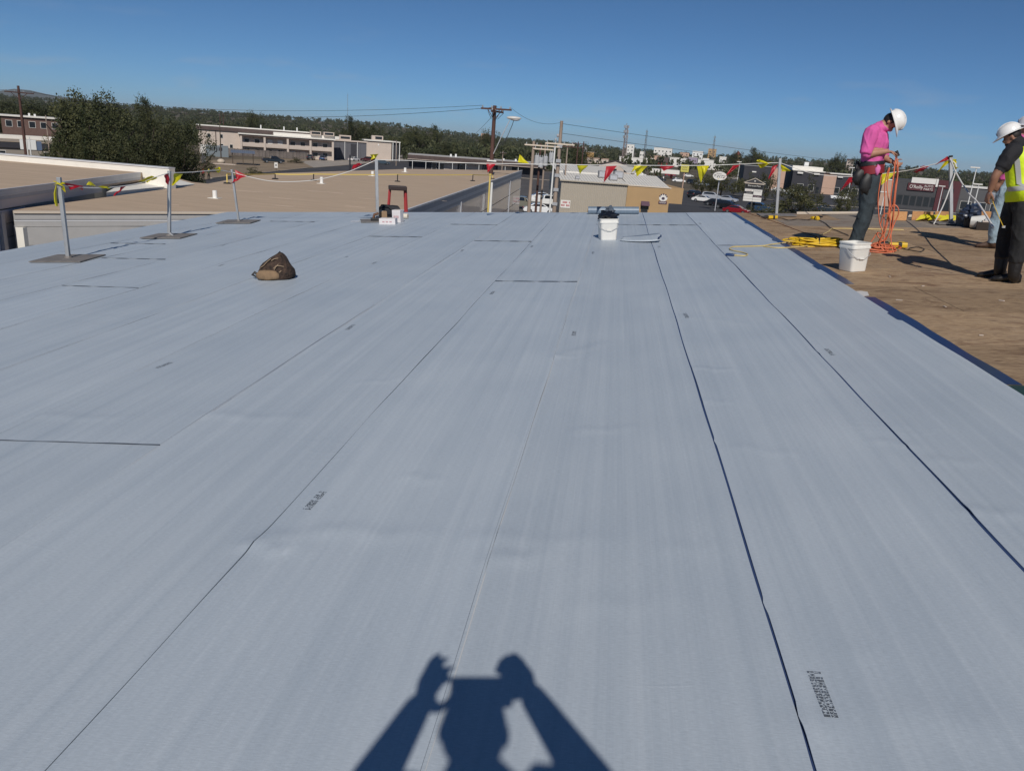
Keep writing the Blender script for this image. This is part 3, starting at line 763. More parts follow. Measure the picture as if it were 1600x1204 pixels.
patch('road', [(1095, 285), (1145, 280), (1600, 316), (1800, 330), (1800, 420), (1600, 352), (1240, 330), (1150, 312)], 0.008, M_ASPH)
patch('pavement', [(1075, 281), (1145, 276.5), (1600, 309), (1800, 322), (1800, 330), (1600, 316), (1145, 280), (1095, 285)], 0.10, M_CONC)
patch('yard', [(320, 250), (480, 248), (600, 255), (480, 262), (330, 278.5), (235, 296), (250, 270)], 0.006, M_DIRT)
patch('driveway', [(470, 252), (660, 240), (690, 247), (640, 249.2), (490, 262)], 0.010, M_CONC)
# painted bay lines and kerbs in the lots
for i, (x0, y0, x1, y1) in enumerate(((782, 300, 800, 299), (786, 310, 806, 308.5), (778, 321, 798, 319), (800, 293, 815, 292.5))):
    a_, b_ = G(x0, y0), G(x1, y1); q = MB(); d_ = nrm(b_ - a_) ; nn = np.array((-d_[1], d_[0], 0)) * 0.06
    q.add([tuple(p + (0, 0, 0.013)) for p in (a_ - nn, b_ - nn, b_ + nn, a_ + nn)], [(0, 1, 2, 3)])
    o = struct(q.obj('bay_line', C('white_line_paint', (0.6, 0.6, 0.58), 0.7)))
def kerb(pts, w=0.18, h=0.13, m=None):
    for (x0, y0), (x1, y1) in zip(pts, pts[1:]):
        a_, b_ = G(x0, y0), G(x1, y1); d_ = nrm(b_ - a_); nn = np.array((-d_[1], d_[0], 0)) * w
        q = MB(); q.add([tuple(p) for p in (a_ - nn, b_ - nn, b_ + nn, a_ + nn)] + [tuple(p + (0, 0, h)) for p in (a_ - nn, b_ - nn, b_ + nn, a_ + nn)], [(4, 5, 6, 7), (0, 1, 5, 4), (1, 2, 6, 5), (2, 3, 7, 6), (3, 0, 4, 7)])
        struct(q.obj('kerb', m or M_CONC))
kerb([(790, 276), (870, 283)]); kerb([(480, 263), (330, 279)]); kerb([(1145, 304), (1240, 318), (1600, 340)])

# ------------------------------------------------------------------ trees
def leaf_material(name, c, c2, vs_=4.5):
    m = bpy.data.materials.new(name); m.use_nodes = True; nt = m.node_tree; lk = nt.links.new
    P = nt.nodes['Principled BSDF']; P.inputs['Roughness'].default_value = 0.6; P.inputs['Specular IOR Level'].default_value = 0.2
    t = nt.nodes.new('ShaderNodeTexCoord'); n = nt.nodes.new('ShaderNodeTexNoise'); n.inputs['Scale'].default_value = vs_; n.inputs['Detail'].default_value = 3
    r = nt.nodes.new('ShaderNodeValToRGB'); r.color_ramp.elements[0].position = 0.35; r.color_ramp.elements[1].position = 0.7
    r.color_ramp.elements[0].color = (*c, 1); r.color_ramp.elements[1].color = (*c2, 1)
    oi = nt.nodes.new('ShaderNodeObjectInfo'); mr = nt.nodes.new('ShaderNodeMapRange'); mr.inputs['To Min'].default_value = 0.75; mr.inputs['To Max'].default_value = 1.25
    hs = nt.nodes.new('ShaderNodeHueSaturation')
    lk(t.outputs['Object'], n.inputs['Vector']); lk(n.outputs['Fac'], r.inputs['Fac']); lk(oi.outputs['Random'], mr.inputs['Value'])
    lk(mr.outputs[0], hs.inputs['Value']); lk(r.outputs['Color'], hs.inputs['Color']); lk(hs.outputs['Color'], P.inputs['Base Color'])
    tr = nt.nodes.new('ShaderNodeBsdfTranslucent'); lk(hs.outputs['Color'], tr.inputs['Color'])
    mx = nt.nodes.new('ShaderNodeMixShader'); mx.inputs[0].default_value = 0.22
    lk(P.outputs[0], mx.inputs[1]); lk(tr.outputs[0], mx.inputs[2]); lk(mx.outputs[0], nt.nodes['Material Output'].inputs['Surface'])
    return m
M_OAK = leaf_material('oak_leaves', (0.030, 0.042, 0.018), (0.115, 0.115, 0.052))
M_MESQ = leaf_material('mesquite_leaves', (0.052, 0.060, 0.024), (0.125, 0.115, 0.052))
M_WOOD = leaf_material('wood_leaves', (0.034, 0.045, 0.022), (0.088, 0.090, 0.044), 0.12)
M_BARK = C('bark', (0.07, 0.052, 0.038), 0.9, var=0.3, vscale=5)
def quads(centres, size, rs, zs=1.0):
    n = len(centres)
    u = rs.normal(size=(n, 3)); u /= np.linalg.norm(u, axis=1)[:, None]
    w = np.cross(u, rs.normal(size=(n, 3))); w /= np.linalg.norm(w, axis=1)[:, None]
    s = size * rs.uniform(0.6, 1.3, (n, 1))
    u *= s; w *= s * 0.7; u[:, 2] *= zs; w[:, 2] *= zs
    return np.stack([centres - u, centres - w * 0.8, centres + u, centres + w], 1).reshape(-1, 3)
def quad_mesh(name, v, m):
    n = len(v) // 4; me = bpy.data.meshes.new(name)
    me.vertices.add(len(v)); me.vertices.foreach_set('co', v.astype(np.float32).ravel())
    me.loops.add(len(v)); me.loops.foreach_set('vertex_index', np.arange(len(v), dtype=np.int32))
    me.polygons.add(n); me.polygons.foreach_set('loop_start', np.arange(0, len(v), 4, dtype=np.int32))
    me.materials.append(m); me.update(calc_edges=True); me.validate(); return me
def crown_points(rs, nclump, nleaf, spread, low=0.15, nl=26):
    """clump centres filling an uneven crown of unit radius, 1 high, bottom at z=low"""
    lobes = []
    while len(lobes) < nl:
        r_ = rs.uniform(0.15, 0.30); x_, y_ = rs.uniform(-0.85, 0.85, 2); z_ = rs.uniform(low + 0.1, 0.92)
        if math.hypot(x_, y_) + r_ * 0.6 < 0.95 * math.sqrt(max(0.05, 1 - ((z_ - 0.48) / 0.56) ** 2)) + 0.03: lobes.append((x_, y_, z_, r_))
    pts = []
    while len(pts) < nclump:
        l = lobes[rs.integers(len(lobes))]
        d = rs.normal(size=3); d /= np.linalg.norm(d); r = l[3] * rs.uniform(0.5, 1.0) ** 0.5
        p = np.array((l[0] + d[0] * r, l[1] + d[1] * r, l[2] + d[2] * r * 0.62))
        if low < p[2] < 1.0: pts.append(p)
    pts = np.array(pts)
    return (pts[:, None, :] + rs.normal(size=(nclump, nleaf, 3)) * spread * np.array((1, 1, 0.6))).reshape(-1, 3)
def crown_mesh(seed, nclump, nleaf, leaf, m, low):
    rs = np.random.default_rng(seed)
    return quad_mesh('crown', quads(crown_points(rs, nclump, nleaf, 0.05, low), leaf, rs, 0.5), m)
def trunk_mesh(seed):
    rs = random.Random(seed); q = MB()
    q.tube([(0, 0, -0.01), (0.01, 0, 0.12), (0.03, 0.01, 0.25), (0.02, 0.02, 0.45)], [0.045, 0.034, 0.028, 0.012], 7)
    for i in range(5):
        a = i * 1.26 + rs.random(); l = rs.uniform(0.3, 0.5); z = rs.uniform(0.16, 0.28)
        q.tube([(0.02, 0.01, z), (math.cos(a) * l * 0.5, math.sin(a) * l * 0.5, z + 0.17), (math.cos(a) * l, math.sin(a) * l, z + 0.42)], [0.022, 0.014, 0.005], 6)
    return q.mesh('trunk', M_BARK, 40)
CROWNS = {('oak', i): crown_mesh(30 + i, 900, 16, 0.024, M_OAK, 0.08) for i in range(5)}
CROWNS.update({('mesquite', i): crown_mesh(40 + i, 300, 16, 0.030, M_MESQ, 0.06) for i in range(2)})
CROWNS.update({('bush', i): crown_mesh(50 + i, 260, 14, 0.036, M_MESQ, 0.0) for i in range(2)})
TRUNKS = [trunk_mesh(i) for i in range(3)]
def tree(px, ytop, D, wpx, kind, label, group, i=0, z0=0.0, name=None):
    p = far(px, D); h = height_to(p, ytop); r = wpx * mpp(p + (0, 0, h / 2)) / 2 / 0.82
    t = thing(name or ('bush' if kind == 'bush' else 'tree'), label, 'bush' if kind == 'bush' else 'tree', groundM(p, i * 67), group)
    n_ = len([1 for k in CROWNS if k[0] == kind])
    mobj('crown', CROWNS[(kind, i % n_)], t, Matrix.Diagonal((r, r, h, 1)))
    mobj('trunk', TRUNKS[i % 3], t, Matrix.Diagonal((h * 0.9, h * 0.9, h, 1)))
    return t
gL = 'trees behind the left roofs'
for a in [(138, 137, 108, 112, 'tallest dark oak with broad rounded crown, left of the picture', 0), (187, 156, 122, 84, 'dark oak just right of the tallest oak', 1), (228, 153, 135, 60, 'dark oak whose crown pokes up alone in the middle of the left clump', 2),
          (281, 183, 100, 84, 'rightmost oak of the left clump, beside the pale apartment wing', 0), (62, 158, 262, 100, 'oak behind the two storey brick house, right of the utility pole', 1), (12, 160, 275, 80, 'oak behind the brick house at the left picture border', 2),
          (92, 214, 104, 62, 'small low oak in front of the grey low house', 1), (132, 203, 102, 90, 'low oak standing below the tallest oak', 2), (192, 206, 98, 96, 'low oak over the white parapet, middle of left clump', 0), (254, 214, 96, 92, 'low oak directly behind the white roof corner', 1)]:
    tree(a[0], a[1], a[2], a[3], 'oak', a[4], gL, a[5])
gM = 'trees behind the apartments'
for a in [(548, 182, 345, 34, 'tall clump topped oak behind the stair block', 2), (575, 192, 350, 50, 'dense oak right of the clump topped oak', 0), (398, 174, 420, 30, 'round topped tree above left apartment roof', 1), (655, 200, 330, 60, 'spreading oak with twin tips behind the dark strip building', 1),
          (680, 196, 345, 30, 'narrow oak tip right of the spreading oak', 2), (622, 212, 335, 50, 'oak beside the far end of the apartments', 0), (700, 226, 270, 70, 'wide oak behind the dark strip building roof', 2), (765, 203, 420, 34, 'round dark oak left of the lamp pole', 1), (905, 222, 180, 40, 'dark oak right of the transformer poles', 0)]:
    tree(a[0], a[1], a[2], a[3], 'oak', a[4], gM, a[5])
gR = 'trees along the right street'
for a in [(1134, 262, 205, 66, 'mesquite', 'olive mesquite behind the oval sign', 0), (1104, 270, 215, 36, 'mesquite', 'thin mesquite left of the plaza sign', 1), (1170, 268, 215, 36, 'mesquite', 'mesquite rising behind the gabled plaza sign', 0), (1205, 270, 205, 44, 'mesquite', 'mesquite left of the steel warning post', 1),
          (1262, 272, 170, 56, 'mesquite', 'mesquite in front of the peach walled shop', 0), (1152, 236, 620, 22, 'oak', 'round oak left of the pair of tall street oaks', 1), (1177, 231, 600, 26, 'oak', 'taller of the pair of oaks above the yellow pennant', 2), (1185, 236, 590, 26, 'oak', 'right one of the pair of oaks above the yellow pennant', 0),
          (1336, 290, 190, 40, 'mesquite', 'mesquite behind the legs of the pink shirted worker', 1), (1310, 240, 520, 26, 'oak', 'dark oak above the flat roofed shops, left of the pink shirt', 1), (1343, 248, 480, 60, 'oak', 'wide dark oak right behind the pink shirt', 2)]:
    tree(a[0], a[1], a[2], a[3], a[4], a[5], gR, a[6])
gB = 'bushes by the street'
for a in [(1250, 297, 148, 92, 'broad green bush right of the steel warning post', 0), (1200, 318, 140, 36, 'low bush at the foot of the steel warning post', 1), (1290, 316, 146, 50, 'low bush left of the worker in pink', 1), (1328, 303, 150, 36, 'bush behind the knees of the worker in pink', 0),
          (462, 246, 225, 26, 'round bush in front of the apartments, beside the dark cars', 0), (318, 240, 165, 40, 'scrub bush below the rightmost left oak', 1), (395, 262, 150, 50, 'dry brush along the road edge', 0)]:
    tree(a[0], a[1], a[2], a[3], 'bush', a[4], gB, a[5])

# the wooded slopes beyond: one mass
rs = np.random.default_rng(5); cen = []; siz = []; vv = []
bases = [quads(crown_points(np.random.default_rng(70 + i), 34, 4, 0.10, 0.05, 8), 0.115, np.random.default_rng(80 + i)) for i in range(12)]
n = 0
while n < 5200:
    px = rs.uniform(-250, 1850); t_ = rs.uniform()
    D = 290 * (2300 / 290) ** (t_ ** 0.8)
    if px < 330 and D < 330: continue
    if 330 <= px < 640 and D < 330: continue
    dens = 1.0 if px < 905 else (0.16 if px < 1130 and D < 900 else 0.55)
    if px > 905 and D < 420: dens *= 0.25
    if rs.uniform() > dens: continue
    p = far(px, D); z = terrain(p[0], p[1])
    h = rs.uniform(5.5, 8.5) * (1 + 0.25 * (D > 900)); r = h * rs.uniform(0.5, 0.8)
    ca_, sa_ = math.cos(n * 1.7), math.sin(n * 1.7); bb_ = bases[n % 12]; bb_ = np.stack([bb_[:, 0] * ca_ - bb_[:, 1] * sa_, bb_[:, 0] * sa_ + bb_[:, 1] * ca_, bb_[:, 2]], 1)
    vv.append(bb_ * np.array((r, r, h)) + np.array((p[0], p[1], z - 0.4))); n += 1
wood = mobj('woodland', quad_mesh('woodland', np.concatenate(vv), M_WOOD)); tag(wood, 'far wooded slopes of small dark trees up to the skyline', 'woodland', kind='stuff')
# ------------------------------------------------------------------ houses and shops
M_GLASS = C('window_glass', (0.02, 0.025, 0.03), 0.12, spec=0.8)
M_PALE = C('pale_stucco', (0.52, 0.44, 0.38), 0.85, var=0.05, vscale=0.6)
M_PINK = C('peach_stucco', (0.48, 0.32, 0.24), 0.85, var=0.05, vscale=0.6)
M_BRICK = C('brown_brick', (0.14, 0.085, 0.07), 0.9, var=0.12, vscale=2.0)
M_SHING = C('brown_shingle', (0.085, 0.06, 0.055), 0.9, var=0.15, vscale=1.0)
M_WROOF = C('white_roof_coating', (0.72, 0.69, 0.63), 0.6, var=0.05, vscale=0.5)
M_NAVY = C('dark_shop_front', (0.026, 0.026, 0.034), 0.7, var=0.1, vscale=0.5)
M_CHAR = C('charcoal_stucco', (0.055, 0.055, 0.06), 0.8, var=0.08, vscale=0.5)
M_DSID = C('grey_blue_siding', (0.10, 0.10, 0.115), 0.7)
M_GALV = C('galvanised_steel', (0.42, 0.43, 0.44), 0.42, metal=0.75, var=0.12, vscale=9)
M_STEELW = C('white_painted_steel', (0.72, 0.72, 0.70), 0.45)
M_WHITEW = C('white_wall', (0.70, 0.68, 0.64), 0.8, var=0.05, vscale=0.4)
M_REDW = C('red_wall', (0.33, 0.03, 0.035), 0.7)
M_MAROON = C('maroon_panel', (0.075, 0.012, 0.018), 0.6)
M_TANW = C('tan_stucco', (0.40, 0.265, 0.135), 0.85, var=0.06, vscale=0.5)
M_BEIGEM = C('beige_metal', (0.40, 0.355, 0.29), 0.5, var=0.03, vscale=1)
class Bld:
    """a building: local x right along the front, -y towards the viewer, z up"""
    def __init__(s, label, xc, yb, wpx, ytop, depth, turn=0.0, name='building', cat='building', group=None, D=None, wm=None):
        p = G(xc, yb) if D is None else far(xc, D)
        s.s = mpp(p); s.w = wm if wm else wpx * s.s; s.h = height_to(p, ytop); s.d = depth; s.p = p
        s.t = thing(name, label, cat, groundM(p, face_rot(p) + turn), group)
    def box(s, name, m, x0, x1, y0, y1, z0, z1, par=None, bevel=None):
        q = MB(); q.box(x0, x1, y0, y1, z0, z1); return q.obj(name, m, par or s.t, None, bevel=bevel)
    def walls(s, m, h=None): return s.box('wall', m, -s.w / 2, s.w / 2, 0, s.d, 0, h or s.h)
    def flat(s, m, over=0.3, th=0.25, h=None):
        h = h or s.h; return s.box('roof', m, -s.w / 2 - over, s.w / 2 + over, -over, s.d + over, h + 0.003, h + th)
    def gable(s, m, rise, over=0.4, along='x', h=None, gm=None):
        h = h or s.h; w = s.w / 2 + over; d0, d1 = -over, s.d + over; q = MB(); th = 0.12
        if along == 'x':
            yc = s.d / 2
            prof = [(d0, h - 0.05), (yc, h + rise), (d1, h - 0.05), (d1, h - 0.05 + th), (yc, h + rise + th), (d0, h - 0.05 + th)]
            v = [(-w, y, z) for y, z in prof] + [(w, y, z) for y, z in prof]
        else:
            prof = [(-w, h - 0.05), (0, h + rise), (w, h - 0.05), (w, h - 0.05 + th), (0, h + rise + th), (-w, h - 0.05 + th)]
            v = [(x, d1, z) for x, z in prof] + [(x, d0, z) for x, z in prof]
        q.add(v, [(0, 1, 4, 5), (1, 2, 3, 4), (11, 10, 7, 6), (10, 9, 8, 7)] + [(i, 6 + i, 6 + (i + 1) % 6, (i + 1) % 6) for i in range(6)])
        q.obj('roof', m, s.t)
        q = MB()
        if along == 'x':
            for x in (-s.w / 2, s.w / 2): q.add([(x, 0, h), (x, s.d, h), (x, s.d / 2, h + rise * 0.98 - 0.02)], [(0, 1, 2)])
        else:
            for y in (0.0, s.d): q.add([(-s.w / 2, y, h), (s.w / 2, y, h), (0, y, h + rise * 0.98 - 0.02)], [(0, 1, 2)])
        q.obj('gable_wall', gm or m, s.t)
    def window(s, x, z, w, h, y=0.0, frame=None, m=None):
        f = s.box('window', frame or M_WHITEW, x - w / 2, x + w / 2, y - 0.05, y - 0.003, z, z + h)
        s.box('pane', m or M_GLASS, x - w / 2 + 0.07, x + w / 2 - 0.07, y - 0.062, y - 0.051, z + 0.07, z + h - 0.07, f)
        return f
    def door(s, x, w=1.0, h=2.1, y=0.0, m=None):
        f = s.box('door', m or M_GLASS, x - w / 2, x + w / 2, y - 0.05, y - 0.003, 0.0, h); s.box('handle', M_GALV, x + w * 0.3, x + w * 0.36, y - 0.1, y - 0.051, 0.95, 1.15, f)
# --- left: brick house and the low house before it
b = Bld('two storey brown brick house with white flat roof edge, far left', 55, 236, 80, 184, 14); b.walls(M_BRICK); b.flat(M_WROOF, 0.5, 0.3)
for i in range(5): b.window(-b.w / 2 + 1.4 + i * (b.w - 2.8) / 4, b.h - 2.2, 1.3, 1.4)
for i in range(3): b.window(-b.w / 2 + 2 + i * (b.w - 4) / 2, 1.2, 1.4, 1.5)
b.box('vent', M_STEELW, -0.6, -0.2, 4, 4.4, b.h + 0.26, b.h + 0.9); b.box('vent', M_STEELW, 0.5, 0.9, 4, 4.4, b.h + 0.26, b.h + 0.8)
b = Bld('long low taupe house with dark fascia behind the white parapet', 28, 263, 150, 222, 12, turn=3); b.walls(C('taupe_wall', (0.27, 0.235, 0.20), 0.85)); b.box('fascia', M_NAVY, -b.w / 2 - 0.3, b.w / 2 + 0.3, -0.3, -0.003, b.h - 0.9, b.h); b.flat(C('buff_roof', (0.33, 0.27, 0.21), 0.9), 0.35, 0.12)
b.box('roof_ridge_cap', M_WROOF, -b.w / 2, b.w / 2, b.d - 1.0, b.d, b.h + 0.125, b.h + 0.75)
for x in (-4.6, -1.8, 4.3, 6.2): b.window(x, 1.0, 0.9, 1.7)
p_ = far(40, 122); t = thing('rooftop_unit', 'boxy white and blue air conditioner on low taupe house roof', 'air conditioner', groundM((p_[0], p_[1], b.h + 0.125), face_rot(p_)))
q = MB(); q.box(-1.1, 0.7, -0.8, 0.8, 0.05, 1.25); q.obj('cabinet', M_STEELW, t, bevel=0.03); q = MB(); q.box(0.703, 1.3, -0.7, 0.7, 0.05, 1.1); q.obj('coil_panel', C('blue_grey_panel', (0.10, 0.14, 0.22), 0.5), t); q = MB(); q.box(-1.0, 1.2, -0.6, 0.6, 0.0, 0.047); q.obj('base_frame', M_DGREY, t)
# --- apartments
b = Bld('pale two storey apartment wing with brown fascia behind the gallery block', 398, 242.5, 162, 202, 13, turn=2); b.walls(M_PALE); b.box('fascia', M_SHING, -b.w / 2 - 0.4, b.w / 2 + 0.4, -0.5, -0.003, b.h - 1.1, b.h); b.flat(M_WROOF, 0.6, 0.3, b.h)
for x, z in ((-13.2, 1.6), (-9.6, 1.6), (-6.8, 1.6), (-13.2, 4.4), (-9.6, 4.4)): b.window(x, z, 1.0, 1.2)
b.box('drain_pipe', M_SHING, -11.3, -11.1, -0.2, -0.05, 0, b.h)
for x in (2, 9, 13): b.box('vent', M_STEELW, x, x + 0.35, 3, 3.35, b.h + 0.31, b.h + 1.4)
b = Bld('pale two storey apartment block with open galleries and square columns', 450, 247, 140, 214.5, 9, turn=3)
W_ = b.w; b.box('wall', M_PALE, -W_ / 2, W_ / 2, 1.8, b.d, 0, b.h); b.flat(M_WROOF, 0.5, 0.3); b.box('fascia', M_SHING, -W_ / 2, W_ / 2, -0.2, 0.1, b.h - 0.5, b.h - 0.003)
b.box('gallery_floor', M_PALE, -W_ / 2, W_ / 2, 0.0, 1.797, b.h * 0.44, b.h * 0.44 + 0.25); b.box('gallery_rail', M_PALE, -W_ / 2, W_ / 2, -0.02, 0.1, b.h * 0.44 + 0.253, b.h * 0.44 + 1.15)
for i in range(5):
    x = -W_ / 2 + 0.3 + i * (W_ - 0.6) / 4; b.box('column', M_PALE, x - 0.3, x + 0.3, -0.25, -0.03, 0, b.h - 0.51)
for i in range(4):
    x0 = -W_ / 2 + 0.3 + i * (W_ - 0.6) / 4
    for fl in (0, 1):
        z = 0.9 if fl == 0 else b.h * 0.44 + 1.05
        for dx in (1.6, 4.6): b.window(x0 + dx, z, 1.5, 1.2, 1.8, m=M_GLASS if (i + fl + int(dx)) % 3 else M_WHITEW)
b.box('roof_upstand', M_WROOF, -4, W_ / 2 + 2, 3, 8.5, b.h + 0.303, b.h + 1.2)
for x in (7, 11): 
    f = b.box('roof_monitor', M_PALE, x, x + 3.2, 2.0, 6.0, b.h + 1.203, b.h + 2.3); b.box('pane', M_GLASS, x + 0.3, x + 2.9, 1.9, 1.995, b.h + 1.5, b.h + 2.1, f)
b = Bld('grey sided stair block joined to the gallery apartments', 546, 250.5, 52, 221.5, 9, turn=3); b.walls(M_DSID); b.flat(M_PALE, 0.4, 0.35)
b.box('entry_recess', M_NAVY, 0.4, 2.2, -0.06, -0.003, 0, b.h - 0.6); b.box('post', M_STEELW, 2.5, 2.65, -0.6, -0.45, 0, b.h - 0.01); b.box('post', M_STEELW, -1.6, -1.45, -0.2, -0.06, 0, b.h - 0.01)
for x in (-4.5, -3.2, -0.6, 3.6): b.box('siding_seam', M_CHAR, x, x + 0.06, -0.03, -0.003, 0, b.h - 0.02)
f = b.box('roof_monitor', M_PALE, -3.2, 0.6, 2, 6, b.h + 0.353, b.h + 1.9); b.box('pane', M_GLASS, -2.8, 0.2, 1.9, 1.997, b.h + 0.8, b.h + 1.5, f)
b = Bld('pale hall with white roof slab and shaded porch at the end of the apartments', 591, 250, 40, 221, 10, turn=5); b.walls(M_PALE); b.flat(M_WROOF, 0.6, 0.4)
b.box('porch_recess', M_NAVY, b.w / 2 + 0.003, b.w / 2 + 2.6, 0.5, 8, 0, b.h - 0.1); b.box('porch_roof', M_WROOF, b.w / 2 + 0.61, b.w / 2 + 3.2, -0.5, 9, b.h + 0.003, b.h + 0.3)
for x in (0.5, 1.7, 2.9): b.box('column', M_STEELW, b.w / 2 + x - 0.12, b.w / 2 + x + 0.12, -0.45, -0.2, 0, b.h)
f = b.box('roof_monitor', M_PALE, -2.2, 1.8, 2, 6, b.h + 0.41, b.h + 1.9); b.box('pane', M_GLASS, -1.0, 1.4, 1.9, 1.997, b.h + 0.7, b.h + 1.6, f); b.box('light', M_STEELW, -0.2, 0.2, -0.15, -0.003, b.h - 1.5, b.h - 0.9)
# --- yard in front of the apartments
b = Bld('small grey blue shed with dark lettering on its side', 338, 245, 36, 228, 3, name='shed', cat='shed'); b.walls(C('shed_blue', (0.17, 0.20, 0.22), 0.6)); b.flat(C('shed_roof', (0.35, 0.36, 0.37), 0.5), 0.1, 0.12)
for i in range(5): b.box('letter', M_NAVY, -1.2 + i * 0.62, -0.85 + i * 0.62, -0.02, -0.003, 1.6, 2.5)
b = Bld('blue dumpster standing behind the board fence', 369, 236, 19, 225.5, 2.2, name='dumpster', cat='dumpster'); b.box('body', C('blue_paint', (0.03, 0.09, 0.22), 0.5), -b.w / 2, b.w / 2, 0, b.d, 0.15, b.h, bevel=0.04); b.box('lid', M_NAVY, -b.w / 2 - 0.05, b.w / 2 + 0.05, -0.05, b.d, b.h + 0.003, b.h + 0.1)
for i in range(4): b.box('rib', C('blue_paint', (0.03, 0.09, 0.22), 0.5), -b.w / 2 + 0.4 + i * 0.9, -b.w / 2 + 0.5 + i * 0.9, -0.08, -0.003, 0.3, b.h - 0.2)
b = Bld('weathered board fence in front of the gallery apartments', 418, 246, 128, 235, 0.1, turn=2, name='board_fence', cat='fence')
nb_ = 60
for i in range(nb_):
    x = -b.w / 2 + i * b.w / nb_; b.box('board', C('weathered_board', (0.13, 0.11, 0.10), 0.9, var=0.2, vscale=3, rnd=0.25), x + 0.01, x + b.w / nb_ - 0.01, 0, 0.03, 0.02, b.h - 0.1 * ((i * 7) % 3) / 2)
for z in (0.5, 1.5): b.box('rail', C('weathered_board', (0.13, 0.11, 0.10), 0.9), -b.w / 2, b.w / 2, 0.031, 0.09, z, z + 0.1)
b = Bld('open lean-to with corrugated roof in the yard', 380, 258, 32, 240, 5, name='lean_to', cat='shelter')
for x in (-b.w / 2 + 0.1, 0, b.w / 2 - 0.1):
    for y in (0.1, b.d - 0.1): b.box('post', M_BARK, x - 0.07, x + 0.07, y - 0.07, y + 0.07, 0, b.h)
q = MB(); nn_ = 24
for i in range(nn_ + 1):
    x = -b.w / 2 - 0.3 + i * (b.w + 0.6) / nn_; z = b.h + 0.05 + 0.04 * (i % 2); q.v += [(x, -0.4, z), (x, b.d + 0.4, z + 0.5)]
for i in range(nn_): q.f.append((2 * i, 2 * i + 2, 2 * i + 3, 2 * i + 1)); q.m.append(0)
q.obj('corrugated_roof', M_GALV, b.t)
b = Bld('pale tank and plank pile left of the lean-to', 350, 257, 36, 245, 2, name='material_pile', cat='pile')
q = MB(); q.ball((-0.6, 0.8, 0.6), (0.9, 0.7, 0.6), 12, 8); q.obj('tank', C('cream_plastic', (0.5, 0.42, 0.33), 0.6), b.t, smooth=50)
for i in range(6): b.box('plank', M_PALE, -b.w / 2 + 0.3 * i, b.w / 2 - 0.3 * (i % 3), -0.5 - 0.14 * i, -0.38 - 0.14 * i, 0.02 + 0.02 * (i % 2), 0.14 + 0.05 * (i % 3))
b = Bld('white kiosk pillar standing left of the shed', 318.5, 256, 6, 226, 0.9, name='pillar', cat='pillar'); b.box('shaft', M_DSID, -b.w / 2, b.w / 2, 0, b.d, 0, b.h * 0.55); b.box('head', M_WHITEW, -b.w / 2 - 0.15, b.w / 2 + 0.15, -0.15, b.d + 0.15, b.h * 0.55 + 0.003, b.h)
b = Bld('small white notice board on a stake by the road', 431.5, 268, 5, 254, 0.1, name='notice_board', cat='sign'); b.box('panel', M_WHITEW, -b.w / 2, b.w / 2, 0, 0.05, b.h - 1.1, b.h); b.box('stake', M_BARK, -0.05, 0.05, 0.051, 0.12, 0, b.h - 0.2); b.box('lettering', M_INK, -0.15, 0.15, -0.01, -0.003, b.h - 0.7, b.h - 0.4)
# --- dark strip building across the middle
b = Bld('long low strip building with pale roof edge and dark awning', 745, 273.5, 212, 249.5, 16, turn=3.5); W_ = b.w
b.box('wall', M_NAVY, -W_ / 2, W_ / 2, 2.4, b.d, 0, b.h); b.box('roof', C('pale_grey_roof', (0.42, 0.40, 0.38), 0.8), -W_ / 2 - 0.3, W_ / 2 + 0.3, -0.1, b.d + 0.3, b.h + 0.003, b.h + 0.18)
b.box('awning', M_SHING, -W_ / 2 - 0.3, W_ / 2 + 0.3, -0.2, -0.103, b.h - 1.0, b.h + 0.1); b.box('awning_edge', M_PALE, -W_ / 2 - 0.3, W_ / 2 + 0.3, -0.24, -0.203, b.h - 1.12, b.h - 0.98)
for x0, x1 in ((-10.2, -5.4), (-3.2, 1.6), (6, 10)): b.box('pale_panel', M_PALE, x0, x1, 2.3, 2.397, 0, b.h - 1.3)
for i in range(10): b.box('post', M_STEELW, -W_ / 2 + 1 + i * 3.7, -W_ / 2 + 1.12 + i * 3.7, 0.1, 0.22, 0, b.h - 0.2)
for x in (-12, -9.8, -4.2, 2.6, 4.6, 12): b.window(x, 0.6, 1.3, 1.8, 2.3)
for x, z in ((-7.6, 0.7), (-6.2, 0.8), (4, 0.6), (7.5, 0.5), (11, 0.6)): b.box('vent', M_STEELW, x, x + 0.5, 5, 5.5, b.h + 0.183, b.h + 0.18 + z)
# houses among the trees left of the lamp pole
b = Bld('grey roofed cottage among trees behind the strip building', 709, 246, 18, 237, 8); b.walls(M_WHITEW, b.h * 0.6); b.gable(C('grey_shingle', (0.16, 0.16, 0.18), 0.9), b.h * 0.4, 0.4, 'x', b.h * 0.6, M_WHITEW); b.window(-0.8, 0.6, 1.0, 1.0); b.window(1.0, 0.6, 1.0, 1.0)
b = Bld('small red brick cottage with gable right of the apartment hall', 645, 244.5, 20, 232, 7); b.walls(C('red_brick', (0.20, 0.08, 0.06), 0.9), b.h * 0.55); b.gable(M_SHING, b.h * 0.45, 0.3, 'y', b.h * 0.55, C('red_brick', (0.20, 0.08, 0.06), 0.9)); b.window(-0.9, 0.6, 0.9, 1.0); b.door(0.8)
